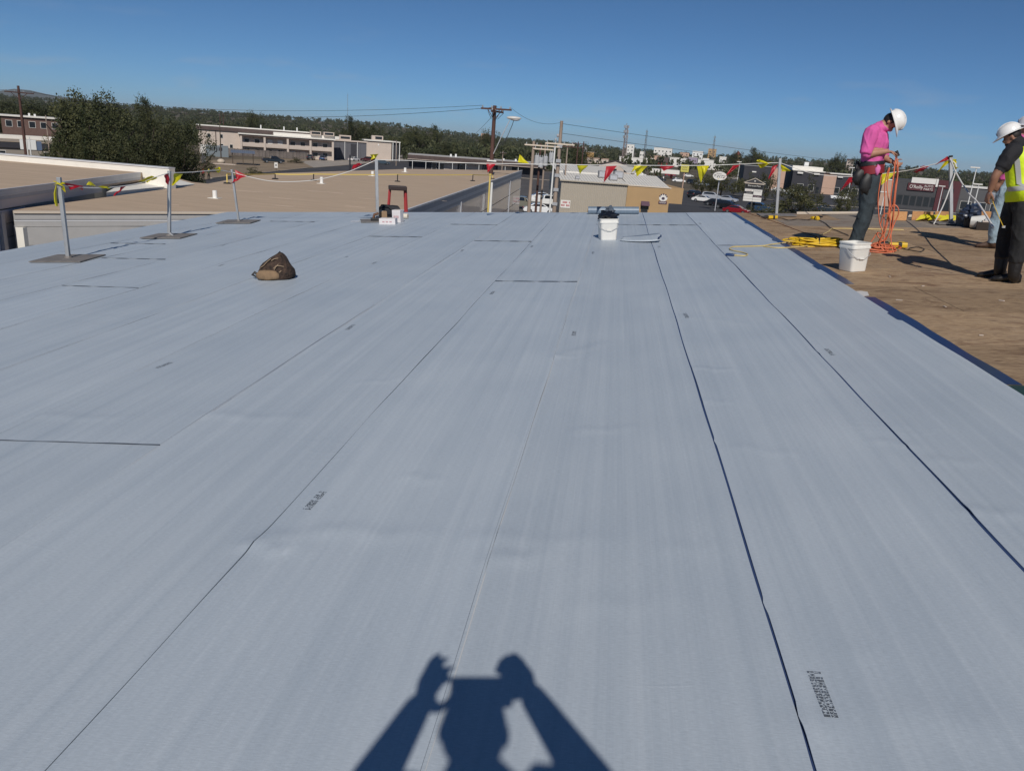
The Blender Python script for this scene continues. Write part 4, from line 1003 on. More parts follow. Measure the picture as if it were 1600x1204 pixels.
# --- beige metal building and tan shop beyond the roof edge
p0, p1 = G(873, 334), G(975, 341); wv = p1 - p0; wlen = float(np.linalg.norm(wv[:2])); ang = math.degrees(math.atan2(wv[1], wv[0])); hB = height_to(p0, 281)
t = thing('metal_building', 'beige ribbed metal building with white stepped roof', 'building', groundM(p0, ang))
q = MB(); q.box(0, wlen, 0.06, 22, 0, hB); q.obj('wall', M_BEIGEM, t)
nr_b = 36
for i in range(nr_b):
    x = i * wlen / nr_b; q = MB(); q.prism([(x, 0.057), (x + 0.05, 0.0), (x + 0.13, 0.0), (x + 0.18, 0.057)], 0, hB - 0.02); q.obj('rib', M_BEIGEM, t)
def lean_roof(par, x0, x1, y0, z0, y1, z1, n_, m, name='roof_panel'):
    for i in range(n_):
        a0 = x0 + (x1 - x0) * i / n_; a1 = x0 + (x1 - x0) * (i + 1) / n_ - 0.05
        q = MB(); q.add([(a0, y0, z0), (a1, y0, z0), (a1, y1, z1), (a0, y1, z1), (a0, y0, z0 + 0.05), (a1, y0, z0 + 0.05), (a1, y1, z1 + 0.05), (a0, y1, z1 + 0.05)], [(0, 3, 2, 1), (4, 5, 6, 7), (0, 1, 5, 4), (1, 2, 6, 5), (2, 3, 7, 6), (3, 0, 4, 7)]); q.obj(name, m, par)
lean_roof(t, -0.2, wlen, -0.25, hB + 0.02, 9.0, hB + 0.75, 22, M_WROOF); lean_roof(t, -0.2, wlen, 9.0, hB + 1.0, 22, hB + 1.75, 22, M_WROOF)
q = MB(); q.box(-0.1, wlen, 9.05, 9.3, hB + 0.1, hB + 0.99); q.obj('step_wall', M_WHITEW, t)
q = MB(); q.box(-0.25, wlen + 0.05, -0.32, -0.255, hB - 0.12, hB + 0.06); q.obj('gutter', M_BEIGEM, t)
tb_ = t
for x, y, wx, hh, lab in ((6.6, 5.2, 1.3, 1.0, 'grey rooftop cooler left of the red pennant on the white metal roof'), (9.1, 6.0, 1.4, 1.0, 'grey rooftop cooler right of the red pennant on the white metal roof'), (7.9, 3.0, 1.2, 0.8, 'small grey rooftop cooler low on the white metal roof'), (2.4, 1.2, 0.6, 0.45, 'tiny grey vent box near the eave of the white metal roof')):
    pw = t.matrix_world @ Vector((x, y, hB + 0.09 + 0.08 * y)); u = thing('rooftop_cooler', lab, 'air conditioner', groundM(pw, ang), 'coolers on the metal roof')
    q = MB(); q.box(-wx / 2, wx / 2, -wx / 2, wx / 2, 0.0, hh); q.obj('cabinet', C('grey_cabinet', (0.25, 0.25, 0.26), 0.5), u, bevel=0.03); q = MB(); q.cyl((0, 0, hh + 0.002), (0, 0, hh + 0.08), wx * 0.38, n=14); q.obj('fan_guard', M_DGREY, u); q = MB(); q.box(-wx * 0.4, wx * 0.4, -wx / 2 - 0.02, -wx / 2 - 0.003, 0.15, hh - 0.1); q.obj('grille', M_DGREY, u)
q = MB(); q.box(0.15, 1.55, -0.03, -0.003, 0.9, 2.0); sgn = q.obj('notice_sign', M_WHITEW, t); tag(sgn, 'white wall sign with red lettering')
for r_ in range(2):
    for i in range(7):
        if (i * 3 + r_) % 5 == 0: continue
        q = MB(); x = 0.25 + i * 0.18; q.box(x, x + 0.12, -0.04, -0.031, 1.55 - r_ * 0.42, 1.82 - r_ * 0.42); q.obj('letter', C('red_ink', (0.35, 0.02, 0.03), 0.6), sgn)
# tan shop
p2 = p0 + wv * (wlen + 0.02) / wlen; pR = G(1041, 345.5); w2 = float(np.linalg.norm((pR - p2)[:2])); 
t = thing('tan_shop', 'tan stucco shop with paw print sign and small awning', 'shop', groundM(p2, ang)); hT = hB - 0.08
q = MB(); q.box(0, w2, -0.04, 16, 0, hT); q.obj('wall', M_TANW, t); q = MB(); q.box(w2 + 0.003, w2 + 2.7, 3.0, 15.0, hT - 2.35, hT - 0.05); q.obj('canopy', M_TANW, t)
q = MB(); q.box(-0.003, w2 + 0.1, -0.14, -0.043, hT - 0.08, hT + 0.07); q.obj('coping', M_CREAM, t)
lean_roof(t, 0.05, w2 - 0.1, 0.1, hT + 0.02, 10.0, hT + 1.2, 14, M_WROOF); lean_roof(t, 1.5, w2 - 2.4, 10.0, hT + 1.4, 18.0, hT + 2.2, 10, M_WROOF)
q = MB(); q.add([(w2 - 0.1, 0.1, hT + 0.02), (w2 - 0.1, 10, hT + 1.22), (w2 - 0.1, 16, hT + 0.02)], [(0, 1, 2)]); q.obj('gable_wall', M_SHING, t)
k_ = 1 / 10.4
aw = MB(); ax = (1005 - 975) * 0.092 / 1.0
sx_ = w2 / (1041 - 975.0)
x0, x1 = (998 - 975) * sx_, (1011 - 975) * sx_
aw.add([(x0, -0.05, hT - 2.1), (x1, -0.05, hT - 2.1), (x1, -0.75, hT - 2.7), (x0, -0.75, hT - 2.7), (x0, -0.05, hT - 2.75), (x1, -0.05, hT - 2.75)], [(0, 3, 2, 1), (3, 4, 5, 2), (0, 4, 3), (1, 2, 5), (0, 1, 5, 4)]); aw.obj('awning', C('purple_canvas', (0.10, 0.055, 0.08), 0.8), t)
q = MB(); q.box(x0 + 0.1, x1 - 0.1, -0.07, -0.043, hT - 3.7, hT - 2.8); f = q.obj('window', M_CHAR, t); q = MB(); q.box(x0 + 0.2, x1 - 0.2, -0.085, -0.072, hT - 3.6, hT - 2.85); q.obj('pane', M_GLASS, f)
# paw print sign: round pad with five toes over a name strip
sxx, szz = (1031.5 - 975) * sx_, hT - 1.35
q = MB()
def disc(q, cx, cz, rx, rz, y, mi=0, n=18, th=0.05):
    ring = [(cx + rx * math.cos(2 * math.pi * i / n), cz + rz * math.sin(2 * math.pi * i / n)) for i in range(n)]
    q.add([(x, y, z) for x, z in ring] + [(x, y - th, z) for x, z in ring], [tuple(range(n)), tuple(range(2 * n - 1, n - 1, -1))] + [(i, n + i, n + (i + 1) % n, (i + 1) % n) for i in range(n)], mi)
disc(q, sxx, szz - 0.1, 0.62, 0.5, -0.045, 0)
sg = q.obj('paw_sign', M_WHITEW, t); tag(sg, 'white paw print emblem above a purple name strip')
for i, a in enumerate((-75, -38, 0, 38, 75)):
    q = MB(); disc(q, sxx + 0.52 * math.sin(math.radians(a)), szz + 0.02 + 0.40 * math.cos(math.radians(a)), 0.10, 0.13, -0.097, 0, 12, 0.015); q.obj('toe', C('plum_paint', (0.045, 0.03, 0.06), 0.6), sg)
q = MB(); disc(q, sxx, szz - 0.18, 0.24, 0.2, -0.097, 0, 14, 0.015); q.obj('pad', C('plum_paint', (0.045, 0.03, 0.06), 0.6), sg)
q = MB(); q.box(sxx - 0.62, sxx + 0.62, -0.1, -0.043, szz - 0.98, szz - 0.56); q.obj('name_strip', C('plum_strip', (0.07, 0.03, 0.05), 0.6), sg)
def text(s_, size, M, m, par, name='lettering', ext=0.01, xs=1.0):
    cu = bpy.data.curves.new(name, 'FONT'); cu.body = s_; cu.size = size; cu.extrude = ext; cu.align_x = 'CENTER'; cu.align_y = 'CENTER'
    tmp = bpy.data.objects.new('tmp', cu); col.objects.link(tmp)
    dg = bpy.context.evaluated_depsgraph_get(); me = bpy.data.meshes.new_from_object(tmp.evaluated_get(dg)); bpy.data.objects.remove(tmp)
    me.materials.clear(); me.materials.append(m)
    return mobj(name, me, par, M @ Matrix.Diagonal((xs, 1, 1, 1)))
RX = Matrix.Rotation(math.radians(90), 4, 'X')
def blocks(par, x, y, z, w, h, n_, m, th=0.02):
    """a short illegible name as separate blocky characters"""
    cw = w / n_
    for i in range(n_):
        q = MB(); a0 = x - w / 2 + i * cw
        q.box(a0 + cw * 0.12, a0 + cw * 0.34, y - th, y, z, z + h); q.box(a0 + cw * 0.36, a0 + cw * 0.85, y - th, y, z + h * (0.0 if i % 2 else 0.7), z + h * (0.3 if i % 2 else 1.0)); q.obj('letter', m, par)
blocks(sg, sxx, -0.103, szz - 0.87, 1.0, 0.2, 7, M_WHITEW)
# --- right: plaza sign
p = G(1172, 332); sc = mpp(p); t = thing('plaza_sign', 'gabled plaza pole sign with white tenant panels', 'sign', groundM(p, face_rot(p) - 4))
zb = height_to(p, 315.5); zt = height_to(p, 279); wS = 27.5 * sc; H_ = zt - zb
q = MB(); q.cyl((0, 0.2, 0), (0, 0.2, zb + 0.1), 0.16, n=10); q.obj('pole', M_CHAR, t, smooth=40)
q = MB(); q.box(-wS / 2, wS / 2, 0.05, 0.3, zb + H_ * 0.02, zt - 0.22 * H_); q.obj('cabinet', M_CHAR, t)
q = MB(); q.prism([(-wS / 2 - 0.25, zt - 0.2 * H_), (wS / 2 + 0.25, zt - 0.2 * H_), (0, zt)], -0.3, 0.0, M=Matrix.Rotation(math.radians(90), 4, 'X')); q.obj('gable', M_CHAR, t)
for sgn_ in (-1, 1):
    q = MB(); q.tube([(sgn_ * (wS / 2 + 0.3), -0.02, zt - 0.205 * H_), (0, -0.02, zt + 0.04)], 0.06, 6); q.obj('gable_trim', M_CREAM, t)
q = MB(); q.box(-wS / 2 - 0.1, wS / 2 + 0.1, -0.05, -0.003, zt - 0.235 * H_, zt - 0.2 * H_); q.obj('trim_bar', M_CREAM, t)
q = MB(); disc(q, 0, zt - 0.11 * H_, 0.13, 0.13, -0.01); q.obj('lamp_disc', M_WHITEW, t)
def spanel(x0, x1, z0, z1, m, d=0.06, par=None, name='tenant_panel'):
    q = MB(); q.box(x0 * wS, x1 * wS, 0.046 - d, 0.046, zb + H_ * z0, zb + H_ * z1); return q.obj(name, m, par or t)
spanel(-0.47, 0.47, 0.60, 0.77, C('sign_black', (0.012, 0.012, 0.012), 0.5), name='name_panel')
text('Sherwood Plaza', 0.42, Matrix.Translation((0, -0.03, zb + H_ * 0.685)) @ RX, M_WHITEW, t, xs=0.86)
spanel(-0.47, 0.0, 0.44, 0.54, M_WHITEW); spanel(0.015, 0.47, 0.30, 0.54, M_WHITEW); spanel(-0.47, 0.0, 0.355, 0.425, M_NAVY); spanel(0.015, 0.47, 0.215, 0.285, C('plum_strip', (0.07, 0.03, 0.05), 0.6))
for i in range(3): spanel(-0.5, 0.0, 0.02 + 0.107 * i, 0.118 + 0.107 * i, M_WHITEW)
for i in range(2): spanel(0.012, 0.49, 0.02 + 0.097 * i, 0.108 + 0.097 * i, M_WHITEW)
blocks(t, 0.24 * wS, -0.016, zb + H_ * 0.46, 0.36 * wS, 0.14, 7, M_INK); blocks(t, -0.23 * wS, -0.016, zb + H_ * 0.465, 0.3 * wS, 0.12, 5, C('rust_ink', (0.3, 0.08, 0.04), 0.6)); blocks(t, -0.23 * wS, -0.016, zb + H_ * 0.375, 0.3 * wS, 0.09, 8, M_WHITEW); blocks(t, 0.24 * wS, -0.016, zb + H_ * 0.235, 0.3 * wS, 0.09, 6, M_WHITEW)
# oval sign and yellow square sign on poles
p = far(1129, 150); t = thing('oval_sign', 'white oval pole sign with dark wavy lettering', 'sign', groundM(p, face_rot(p))); zc = height_to(p, 275); s_ = mpp(p)
q = MB(); disc(q, 0, zc, 10.4 * s_, 6.4 * s_, 0.0, 0, 32, 0.25); q.obj('panel', M_WHITEW, t); q = MB(); q.cyl((0, 0.3, 0), (0, 0.3, zc + 0.8), 0.1, n=8); q.obj('pole', M_DGREY, t, smooth=40)
text('W72', 0.72, Matrix.Translation((0.15, -0.27, zc - 0.1)) @ RX, M_INK, t); blocks(t, -0.2, -0.27, zc + 0.3, 0.9, 0.16, 5, M_INK); q = MB(); disc(q, -0.85, zc + 0.1, 0.12, 0.12, -0.252); q.obj('badge', M_INK, t); q = MB(); disc(q, -0.2, zc - 0.5, 0.08, 0.08, -0.252); q.obj('badge', M_YEL, t)
p = far(1073, 175); t = thing('square_sign', 'square yellow pole sign left of the oval sign', 'sign', groundM(p, face_rot(p))); zc = height_to(p, 263); s_ = mpp(p)
q = MB(); q.box(-6 * s_, 6 * s_, -0.2, 0, zc - 5.5 * s_, zc + 5.5 * s_); q.obj('panel', C('sign_yellow', (0.55, 0.50, 0.10), 0.6), t); q = MB(); q.cyl((0, 0.15, 0), (0, 0.15, zc), 0.12, n=8); q.obj('pole', M_PINK, t, smooth=40); blocks(t, 0, -0.203, zc + 0.1, 1.1, 0.25, 5, M_INK); blocks(t, 0, -0.203, zc - 0.4, 1.1, 0.25, 6, M_INK)
# --- shops along the right street
b = Bld('dark fronted shop with peach end, left of the steel warning post', 1190, 297, 62, 261, 18, turn=6); b.walls(M_NAVY); b.flat(C('grey_roof', (0.25, 0.25, 0.25), 0.8), 0.2, 0.2); b.box('end_panel', M_PINK, b.w * 0.18, b.w / 2 + 0.05, -0.08, -0.003, 0, b.h + 0.1)
b.box('fascia_light', M_WHITEW, -b.w * 0.3, -b.w * 0.2, -0.3, -0.003, b.h - 2.0, b.h - 1.6); b.window(-3, 0.6, 2.2, 2.2); b.window(1, 0.6, 2.2, 2.2); b.door(3.2)
b = Bld('navy shop with white sloping roof and peach side wall', 1258, 301, 46, 268, 20, turn=10); b.walls(M_NAVY); b.box('roof', M_WROOF, -b.w / 2 - 0.3, b.w / 2 + 0.3, -0.3, b.d, b.h + 0.003, b.h + 0.3); b.box('roof_slope', M_WROOF, -b.w / 2, b.w / 2, 3, b.d, b.h + 0.303, b.h + 1.6)
b.box('side_wall', M_PINK, b.w / 2 + 0.003, b.w / 2 + 4.2, -0.1, b.d, 0, b.h - 0.6)
for x in (-2.8, 2.6): b.box('canopy_light', M_WHITEW, x - 0.9, x + 0.9, -0.7, -0.003, b.h - 0.9, b.h - 0.35)
b.window(-2, 0.6, 2.0, 2.2); b.window(1.5, 0.6, 2.0, 2.2); b.door(3.7); b.box('roof_unit', M_STEELW, -0.8, 0.6, 6, 7.2, b.h + 1.603, b.h + 3.0)
b = Bld('dark shop with white canopy lights right of the peach side wall', 1322, 306, 56, 274, 18, turn=8); b.walls(M_NAVY); b.flat(M_WROOF, 0.25, 0.3)
for x in (-3, 3.4): b.box('canopy_light', M_WHITEW, x - 0.8, x + 0.8, -0.7, -0.003, b.h - 1.0, b.h - 0.5)
for x in (-3.6, -0.6, 2.4): b.window(x, 0.5, 2.2, 2.0)
b = Bld('charcoal auto parts store with maroon sign band and white parapet', 1440, 327, 96, 283, 24, turn=9); W_ = b.w; b.walls(M_CHAR)
b.box('side_wall', M_PINK, -W_ / 2 - 2.6, -W_ / 2 - 0.003, -0.1, b.d, 0, b.h * 0.93); b.box('side_coping', M_WHITEW, -W_ / 2 - 2.7, -W_ / 2 - 0.1, -0.2, b.d, b.h * 0.93 + 0.003, b.h * 0.93 + 0.25)
sg_ = b.box('sign_band', M_MAROON, -W_ * 0.28, W_ * 0.12, -0.35, -0.003, b.h - 2.6, b.h - 0.75); tag(sg_, 'maroon sign band with white lettering')
b.box('parapet', M_WHITEW, -W_ * 0.24, W_ * 0.15, -0.3, 0.2, b.h - 0.7, b.h + 0.7); b.box('parapet_return', M_WHITEW, W_ * 0.12, W_ * 0.15, -0.5, -0.303, b.h - 1.3, b.h + 0.6)
text("O'Reilly", 1.25, Matrix.Translation((-W_ * 0.155, -0.37, b.h - 1.7)) @ RX, M_WHITEW, sg_, xs=0.82); text('AUTO', 0.78, Matrix.Translation((W_ * 0.025, -0.37, b.h - 1.32)) @ RX, M_WHITEW, sg_); text('PARTS', 0.78, Matrix.Translation((W_ * 0.025, -0.37, b.h - 2.12)) @ RX, M_WHITEW, sg_)
for x0 in (0.16, 0.40): b.box('entry_pier', M_MAROON, W_ * x0, W_ * (x0 + 0.09), -0.3, -0.003, 0, b.h + 0.5)
b.box('entry_header', M_MAROON, W_ * 0.25 + 0.003, W_ * 0.40 - 0.003, -0.25, -0.003, b.h - 1.6, b.h + 0.5)
for i in range(6): b.window(-W_ * 0.36 + i * W_ * 0.1, 0.7, W_ * 0.088, 2.6, frame=M_CHAR)
b.window(W_ * 0.325, 0.1, W_ * 0.13, 3.0, frame=M_MAROON)
b = Bld('grey shop with white cornice behind the rope at right', 1540, 334, 90, 296, 20, turn=9); b.walls(C('mid_grey_wall', (0.09, 0.09, 0.095), 0.8)); b.flat(M_WHITEW, 0.3, 0.35)
for i in range(4): b.window(-b.w / 2 + 2.5 + i * 3.6, 0.6, 2.6, 2.2)
# --- town in the middle distance (label, x, base y, width, top y, depth, wall, roof, kind)
town = [('cream gabled hall with dark roof edges behind the tan shop', 960, 272, 50, 259, 14, M_PALE, M_SHING, 'gabley', 7.0),
 ('long white store in the centre of town behind the gabled hall', 992, 259, 50, 247, 14, M_WHITEW, M_WROOF, 'flat', 0),
 ('slim white tower like shopfront above the long white store', 1002, 252, 7, 237, 5, M_WHITEW, M_WROOF, 'flat', 0),
 ('white box store right of the slim white tower', 1015, 259, 12, 248, 8, M_STEELW, M_WROOF, 'flat', 0),
 ('small red restaurant with dark hipped roof', 1033, 263, 17, 254, 9, M_REDW, M_SHING, 'gablex', 3.2),
 ('broad cream store with tall blank front, right of the red restaurant', 1058, 261, 25, 247, 16, M_WHITEW, M_WROOF, 'flat', 0),
 ('lilac fronted store behind the square yellow sign', 1079, 259, 18, 246, 12, C('lilac_wall', (0.30, 0.25, 0.33), 0.8), M_WROOF, 'flat', 0),
 ('white store with stepped parapet right of the lilac front', 1101, 265, 24, 250, 14, M_WHITEW, M_WROOF, 'step', 0),
 ('low white shed reaching right from the stepped store', 1121, 266, 22, 259, 10, M_WHITEW, M_WROOF, 'gablex', 1.2),
 ('tall white office block on the skyline left of the lattice masts', 983, 246, 12, 226, 12, M_WHITEW, M_WROOF, 'flat', 0),
 ('wide white hall on the skyline right of the lattice masts', 1034, 248, 28, 231.5, 20, M_WHITEW, M_WROOF, 'flat', 0),
 ('tan office tower on the skyline under the thin mast', 1110, 256, 12, 233, 14, M_TANW, M_PINK, 'flat', 0),
 ('pale low hall left of the tan office tower', 1088, 252, 16, 236.5, 12, M_STEELW, M_WROOF, 'flat', 0),
 ('pale building between the white hall and the tan tower', 1068, 251, 14, 238.5, 12, M_PINK, M_SHING, 'flat', 0),
 ('yellow trimmed store at the left end of the town', 921, 250, 12, 238, 10, C('ochre_wall', (0.42, 0.25, 0.09), 0.8), M_PALE, 'flat', 0),
 ('grey block left of the yellow trimmed store', 912, 246, 8, 229, 10, C('block_grey', (0.3, 0.3, 0.31), 0.8), M_WROOF, 'flat', 0),
 ('cream terrace in front of the yellow trimmed store', 933, 256, 34, 248, 10, M_PALE, M_PINK, 'flat', 0),
 ('peach roofed row right of the slim tower', 1024, 252, 26, 243.5, 12, M_PINK, M_PINK, 'flat', 0),
 ('white bungalow far behind the right oaks', 1140, 260, 12, 254, 8, M_WHITEW, M_SHING, 'gablex', 1.5),
 ('tan clock tower like turret with red cap on the skyline', 1150, 264, 8, 242, 6, M_TANW, C('red_cap', (0.18, 0.05, 0.04), 0.8), 'cap', 3.5),
 ('cream house on the ridge far right', 1325, 272, 10, 251, 8, M_PALE, M_SHING, 'gablex', 2.0),
 ('pale house on the ridge behind the lamp pole', 757, 231, 13, 209, 10, M_PINK, M_PALE, 'flat', 0),
 ('white roofed house beyond the street oaks right of the masts', 1128, 258, 10, 247, 8, M_WHITEW, M_WROOF, 'gablex', 1.5)]
for lab, xc, yb, w, yt, dep, mw_, mr_, kind, rise in town:
    yb = max(yb, horizon(xc) + 12)
    b = Bld(lab, xc, yb, w, yt, dep, turn=(hash(lab) % 7) - 3 if False else (len(lab) % 7) - 3, group='town buildings in the distance')
    b.walls(mw_)
    if kind == 'flat': b.flat(mr_, 0.2, 0.3)
    elif kind == 'gablex': b.gable(mr_, rise, 0.3, 'x', None, mw_)
    elif kind == 'gabley': b.gable(mr_, rise * 0.28, 0.5, 'y', None, mw_)
    elif kind == 'step': b.flat(mr_, 0.2, 0.3); b.box('parapet', mw_, -b.w * 0.2, b.w * 0.2, -0.25, 0.2, b.h - 0.5, b.h + 1.2)
    elif kind == 'cap':
        b.flat(mr_, 0.8, 0.5); q = MB(); w_ = b.w / 2 + 0.5; q.add([(-w_, -0.5, b.h + 0.51), (w_, -0.5, b.h + 0.51), (w_, b.d + 0.5, b.h + 0.51), (-w_, b.d + 0.5, b.h + 0.51), (0, b.d / 2, b.h + rise)], [(0, 1, 4), (1, 2, 4), (2, 3, 4), (3, 0, 4)]); q.obj('cap_roof', mr_, b.t)
    nw = max(2, int(b.w / 4)); st = max(1, int(b.h / 4))
    if nw * st > 36: st = max(1, 36 // nw)
    for i in range(nw):
        for j in range(st):
            b.window(-b.w / 2 + (i + 0.5) * b.w / nw, 0.9 + j * (b.h - 0.8) / st, min(1.6, b.w / nw * 0.55), min(1.7, (b.h - 0.8) / st * 0.5), frame=mw_)
b = Bld('white petrol station canopy over a dark forecourt', 1037, 279, 46, 265, 9, name='canopy', cat='canopy', turn=4); b.box('deck', M_WHITEW, -b.w / 2, b.w / 2, 0, b.d, b.h - 1.5, b.h)
for x in (-b.w / 2 + 1, 0, b.w / 2 - 1): b.box('column', M_STEELW, x - 0.2, x + 0.2, 1.5, 1.9, 0, b.h - 1.503)
for x in (-3, 3): b.box('pump', M_REDW, x - 0.4, x + 0.4, 2.6, 3.2, 0.0, 1.7)

# ------------------------------------------------------------------ poles, masts, wires
M_POLE = C('brown_utility_pole', (0.085, 0.042, 0.034), 0.9, var=0.2, vscale=3, stretch=(1, 1, 0.2)); M_POLEL = C('grey_utility_pole', (0.30, 0.235, 0.19), 0.9, var=0.2, vscale=3, stretch=(1, 1, 0.2))
M_WIRE = C('wire', (0.03, 0.03, 0.035), 0.6); M_INS = C('insulator', (0.35, 0.36, 0.38), 0.4)
class Pole:
    def __init__(s, label, px, ytop, D, r=0.15, m=None, name='utility_pole', cat='utility pole', group='utility poles', arms=()):
        p = far(px, D); s.h = height_to(p, ytop); s.p = p
        s.t = thing(name, label, cat, groundM(p, face_rot(p)), group)
        q = MB(); q.tube([(0, 0, -0.05), (0, 0, s.h * 0.5), (0, 0, s.h)], [r * 1.15, r, r * 0.75], 10); q.obj('shaft', m or M_POLE, s.t, smooth=40)
        for (dz, x0, x1, yaw) in arms: s.arm(dz, x0, x1, yaw)
    def arm(s, dz, x0, x1, yaw=0, m=None):
        z = s.h - dz; Rz = Matrix.Rotation(math.radians(yaw), 4, 'Z')
        q = MB(); q.box(x0, x1, -0.21, -0.12, z - 0.06, z + 0.06, 0, Rz); a = q.obj('crossarm', m or M_POLE, s.t)
        n_ = 4
        for i in range(n_):
            x = x0 + 0.12 + (x1 - x0 - 0.24) * i / (n_ - 1); v = Rz @ Vector((x, -0.165, z))
            q = MB(); q.tube([(v.x, v.y, z + 0.062), (v.x, v.y, z + 0.12), (v.x, v.y, z + 0.22)], [0.035, 0.06, 0.04], 8); q.obj('insulator', M_INS, a, smooth=50)
        return a
    def top(s, x=0, y=0, dz=0): return np.array(s.t.matrix_world @ Vector((x, y, s.h - dz)))
pl = Pole('brown utility pole with braced crossarm at far left', 32, 134, 112, 0.17, arms=[(0.75, -1.5, 1.5, 12)])
q = MB(); q.tube([(-0.8, -0.16, pl.h - 0.8), (0, -0.16, pl.h - 1.5)], 0.03, 6); q.obj('brace', M_POLE, pl.t); q = MB(); q.tube([(0.8, -0.16, pl.h - 0.8), (0, -0.16, pl.h - 1.5)], 0.03, 6); q.obj('brace', M_POLE, pl.t)
q = MB(); q.cyl((0.2, -0.12, 0), (0.2, -0.12, pl.h - 6), 0.06, n=8); q.obj('conduit', M_STEELW, pl.t, smooth=40)
pm = Pole('dark brown utility pole with double crossarm and street lamp, middle of picture', 770, 165, 60, 0.17, arms=[(0.25, -1.0, 1.35, -18), (0.42, -0.75, 1.0, 60)])
for sx_ in (-0.5, 0.55):
    q = MB(); q.tube([(sx_, -0.1, pm.h - 0.3), (0, -0.15, pm.h - 1.0)], 0.025, 6); q.obj('brace', M_POLE, pm.t)
for i in range(5):
    q = MB(); x = -0.5 + i * 0.28; q.tube([(x, -0.2, pm.h - 0.3), (x + 0.05, -0.35, pm.h - 0.5), (x * 0.4, -0.22, pm.h - 0.95)], 0.018, 5); q.obj('jumper_wire', M_WIRE, pm.t)
q = MB(); q.tube([(0.1, -0.1, pm.h - 3.4), (0.6, -0.2, pm.h - 2.2), (1.0, -0.25, pm.h - 1.3), (1.15, -0.25, pm.h - 0.95)], 0.03, 6); q.obj('lamp_arm', M_DGREY, pm.t, smooth=60); q = MB(); q.tube([(0.15, -0.1, pm.h - 3.2), (0.95, -0.2, pm.h - 2.4), (1.35, -0.25, pm.h - 1.3), (1.45, -0.25, pm.h - 0.95)], 0.022, 6); q.obj('lamp_cable', M_WIRE, pm.t, smooth=60)
q = MB(); q.ball((1.45, -0.25, pm.h - 0.78), (0.55, 0.2, 0.13), 14, 8); lh = q.obj('lamp_head', C('lamp_grey', (0.55, 0.54, 0.52), 0.4), pm.t, smooth=50); q = MB(); q.ball((1.55, -0.25, pm.h - 0.90), (0.34, 0.15, 0.07), 12, 6); q.obj('lens', M_DGREY, lh, smooth=50)
for dz in (3.9, 6.2): q = MB(); q.box(-0.35, 0.35, -0.24, -0.15, pm.h - dz - 0.05, pm.h - dz + 0.05); q.obj('bracket', M_STEELW, pm.t)
# transformer bank: a row of four poles tied by arms
gP = 'poles of the transformer bank'
pa = Pole('pale pole at left of the transformer bank', 834, 220.5, 62, 0.14, M_POLEL, group=gP); pb = Pole('thin dark pole second from left in transformer bank', 845, 224, 66, 0.10, M_POLE, group=gP); pc = Pole('thin grey pole third from left in transformer bank', 852.5, 223, 66.5, 0.09, M_POLEL, group=gP)
pd = Pole('white steel pipe pole of the transformer bank', 867.5, 222, 61, 0.075, M_STEELW, group=gP); pe_ = Pole('tallest wooden pole right of the white pipe pole', 874.5, 189, 63, 0.16, M_POLEL, group=gP)
for pp_, dz, x0, x1 in ((pa, 0.3, -0.7, 2.0), (pa, 0.55, 0.0, 1.7), (pd, 0.12, -0.75, 1.45)):
    q = MB(); q.box(x0, x1, -0.2, -0.1, pp_.h - dz - 0.05, pp_.h - dz + 0.05); a = q.obj('crossarm', M_CREAM, pp_.t)
    for x in np.linspace(x0 + 0.15, x1 - 0.15, 4): q = MB(); q.tube([(x, -0.15, pp_.h - dz + 0.052), (x, -0.15, pp_.h - dz + 0.2)], [0.05, 0.03], 8); q.obj('insulator', M_INS, a)
def can(par, x, z, y=-0.32):
    q = MB(); q.tube([(x, y, z), (x, y, z + 0.04), (x, y, z + 0.75), (x, y, z + 0.8)], [0.17, 0.21, 0.21, 0.15], 14); c_ = q.obj('transformer', C('transformer_grey', (0.42, 0.43, 0.45), 0.45), par, smooth=40)
    for k in (-0.08, 0.08): q = MB(); q.tube([(x + k, y, z + 0.80), (x + k, y, z + 0.98)], [0.04, 0.025], 8); q.obj('bushing', M_INS, c_)
can(pb.t, -0.22, pb.h - 1.75); can(pb.t, 0.12, pb.h - 1.9, -0.34); can(pc.t, 0.08, pc.h - 1.85); can(pc.t, 0.55, pc.h - 1.55, -0.2)
q = MB(); q.ball((0, 0, pd.h + 0.16), (0.09, 0.09, 0.12), 10, 8); q.obj('weatherhead', M_INS, pd.t, smooth=50)
for i in range(7): q = MB(); q.box(-0.2, 0.2, -0.2, -0.13, pe_.h - 2.0 - i * 1.1, pe_.h - 1.75 - i * 1.1); q.obj('bracket', M_INS, pe_.t)
q = MB(); q.ball((-0.2, -0.15, pe_.h - 1.1), (0.1, 0.1, 0.14), 8, 6); q.obj('insulator', M_DGREY, pe_.t)
gF = 'far utility poles'
Pole('far utility pole with twin crossarms right of the transformer bank', 903, 221.5, 170, 0.14, M_POLE, group=gF, arms=[(0.4, -1.4, 1.4, 5), (1.2, -1.2, 1.2, 5)]); Pole('far pole without arms beside the twin armed pole', 911.5, 221, 165, 0.13, M_POLE, group=gF)
Pole('short pale pole with grey can right of the tallest wooden pole', 887, 226, 120, 0.12, M_POLEL, group=gF, arms=[(0.3, -0.9, 1.0, 0)]); Pole('thin pale pole behind the strip building', 787, 236, 190, 0.12, M_POLEL, group=gF, arms=[(0.5, -0.9, 0.9, 30)])
Pole('thin pole in front of the pale apartment wing', 343, 195, 228, 0.14, M_BARK, group=gF); Pole('short pole among the trees right of the apartments', 620, 219, 250, 0.12, M_POLEL, group=gF, arms=[(0.3, -1.2, 0.1, 0)])
Pole('dark pole crossing the tree line above the left trees', 349, 176, 420, 0.22, M_POLE, group=gF); Pole('twin dark pole beside the one above the left trees', 344, 177, 430, 0.22, M_POLE, group=gF)
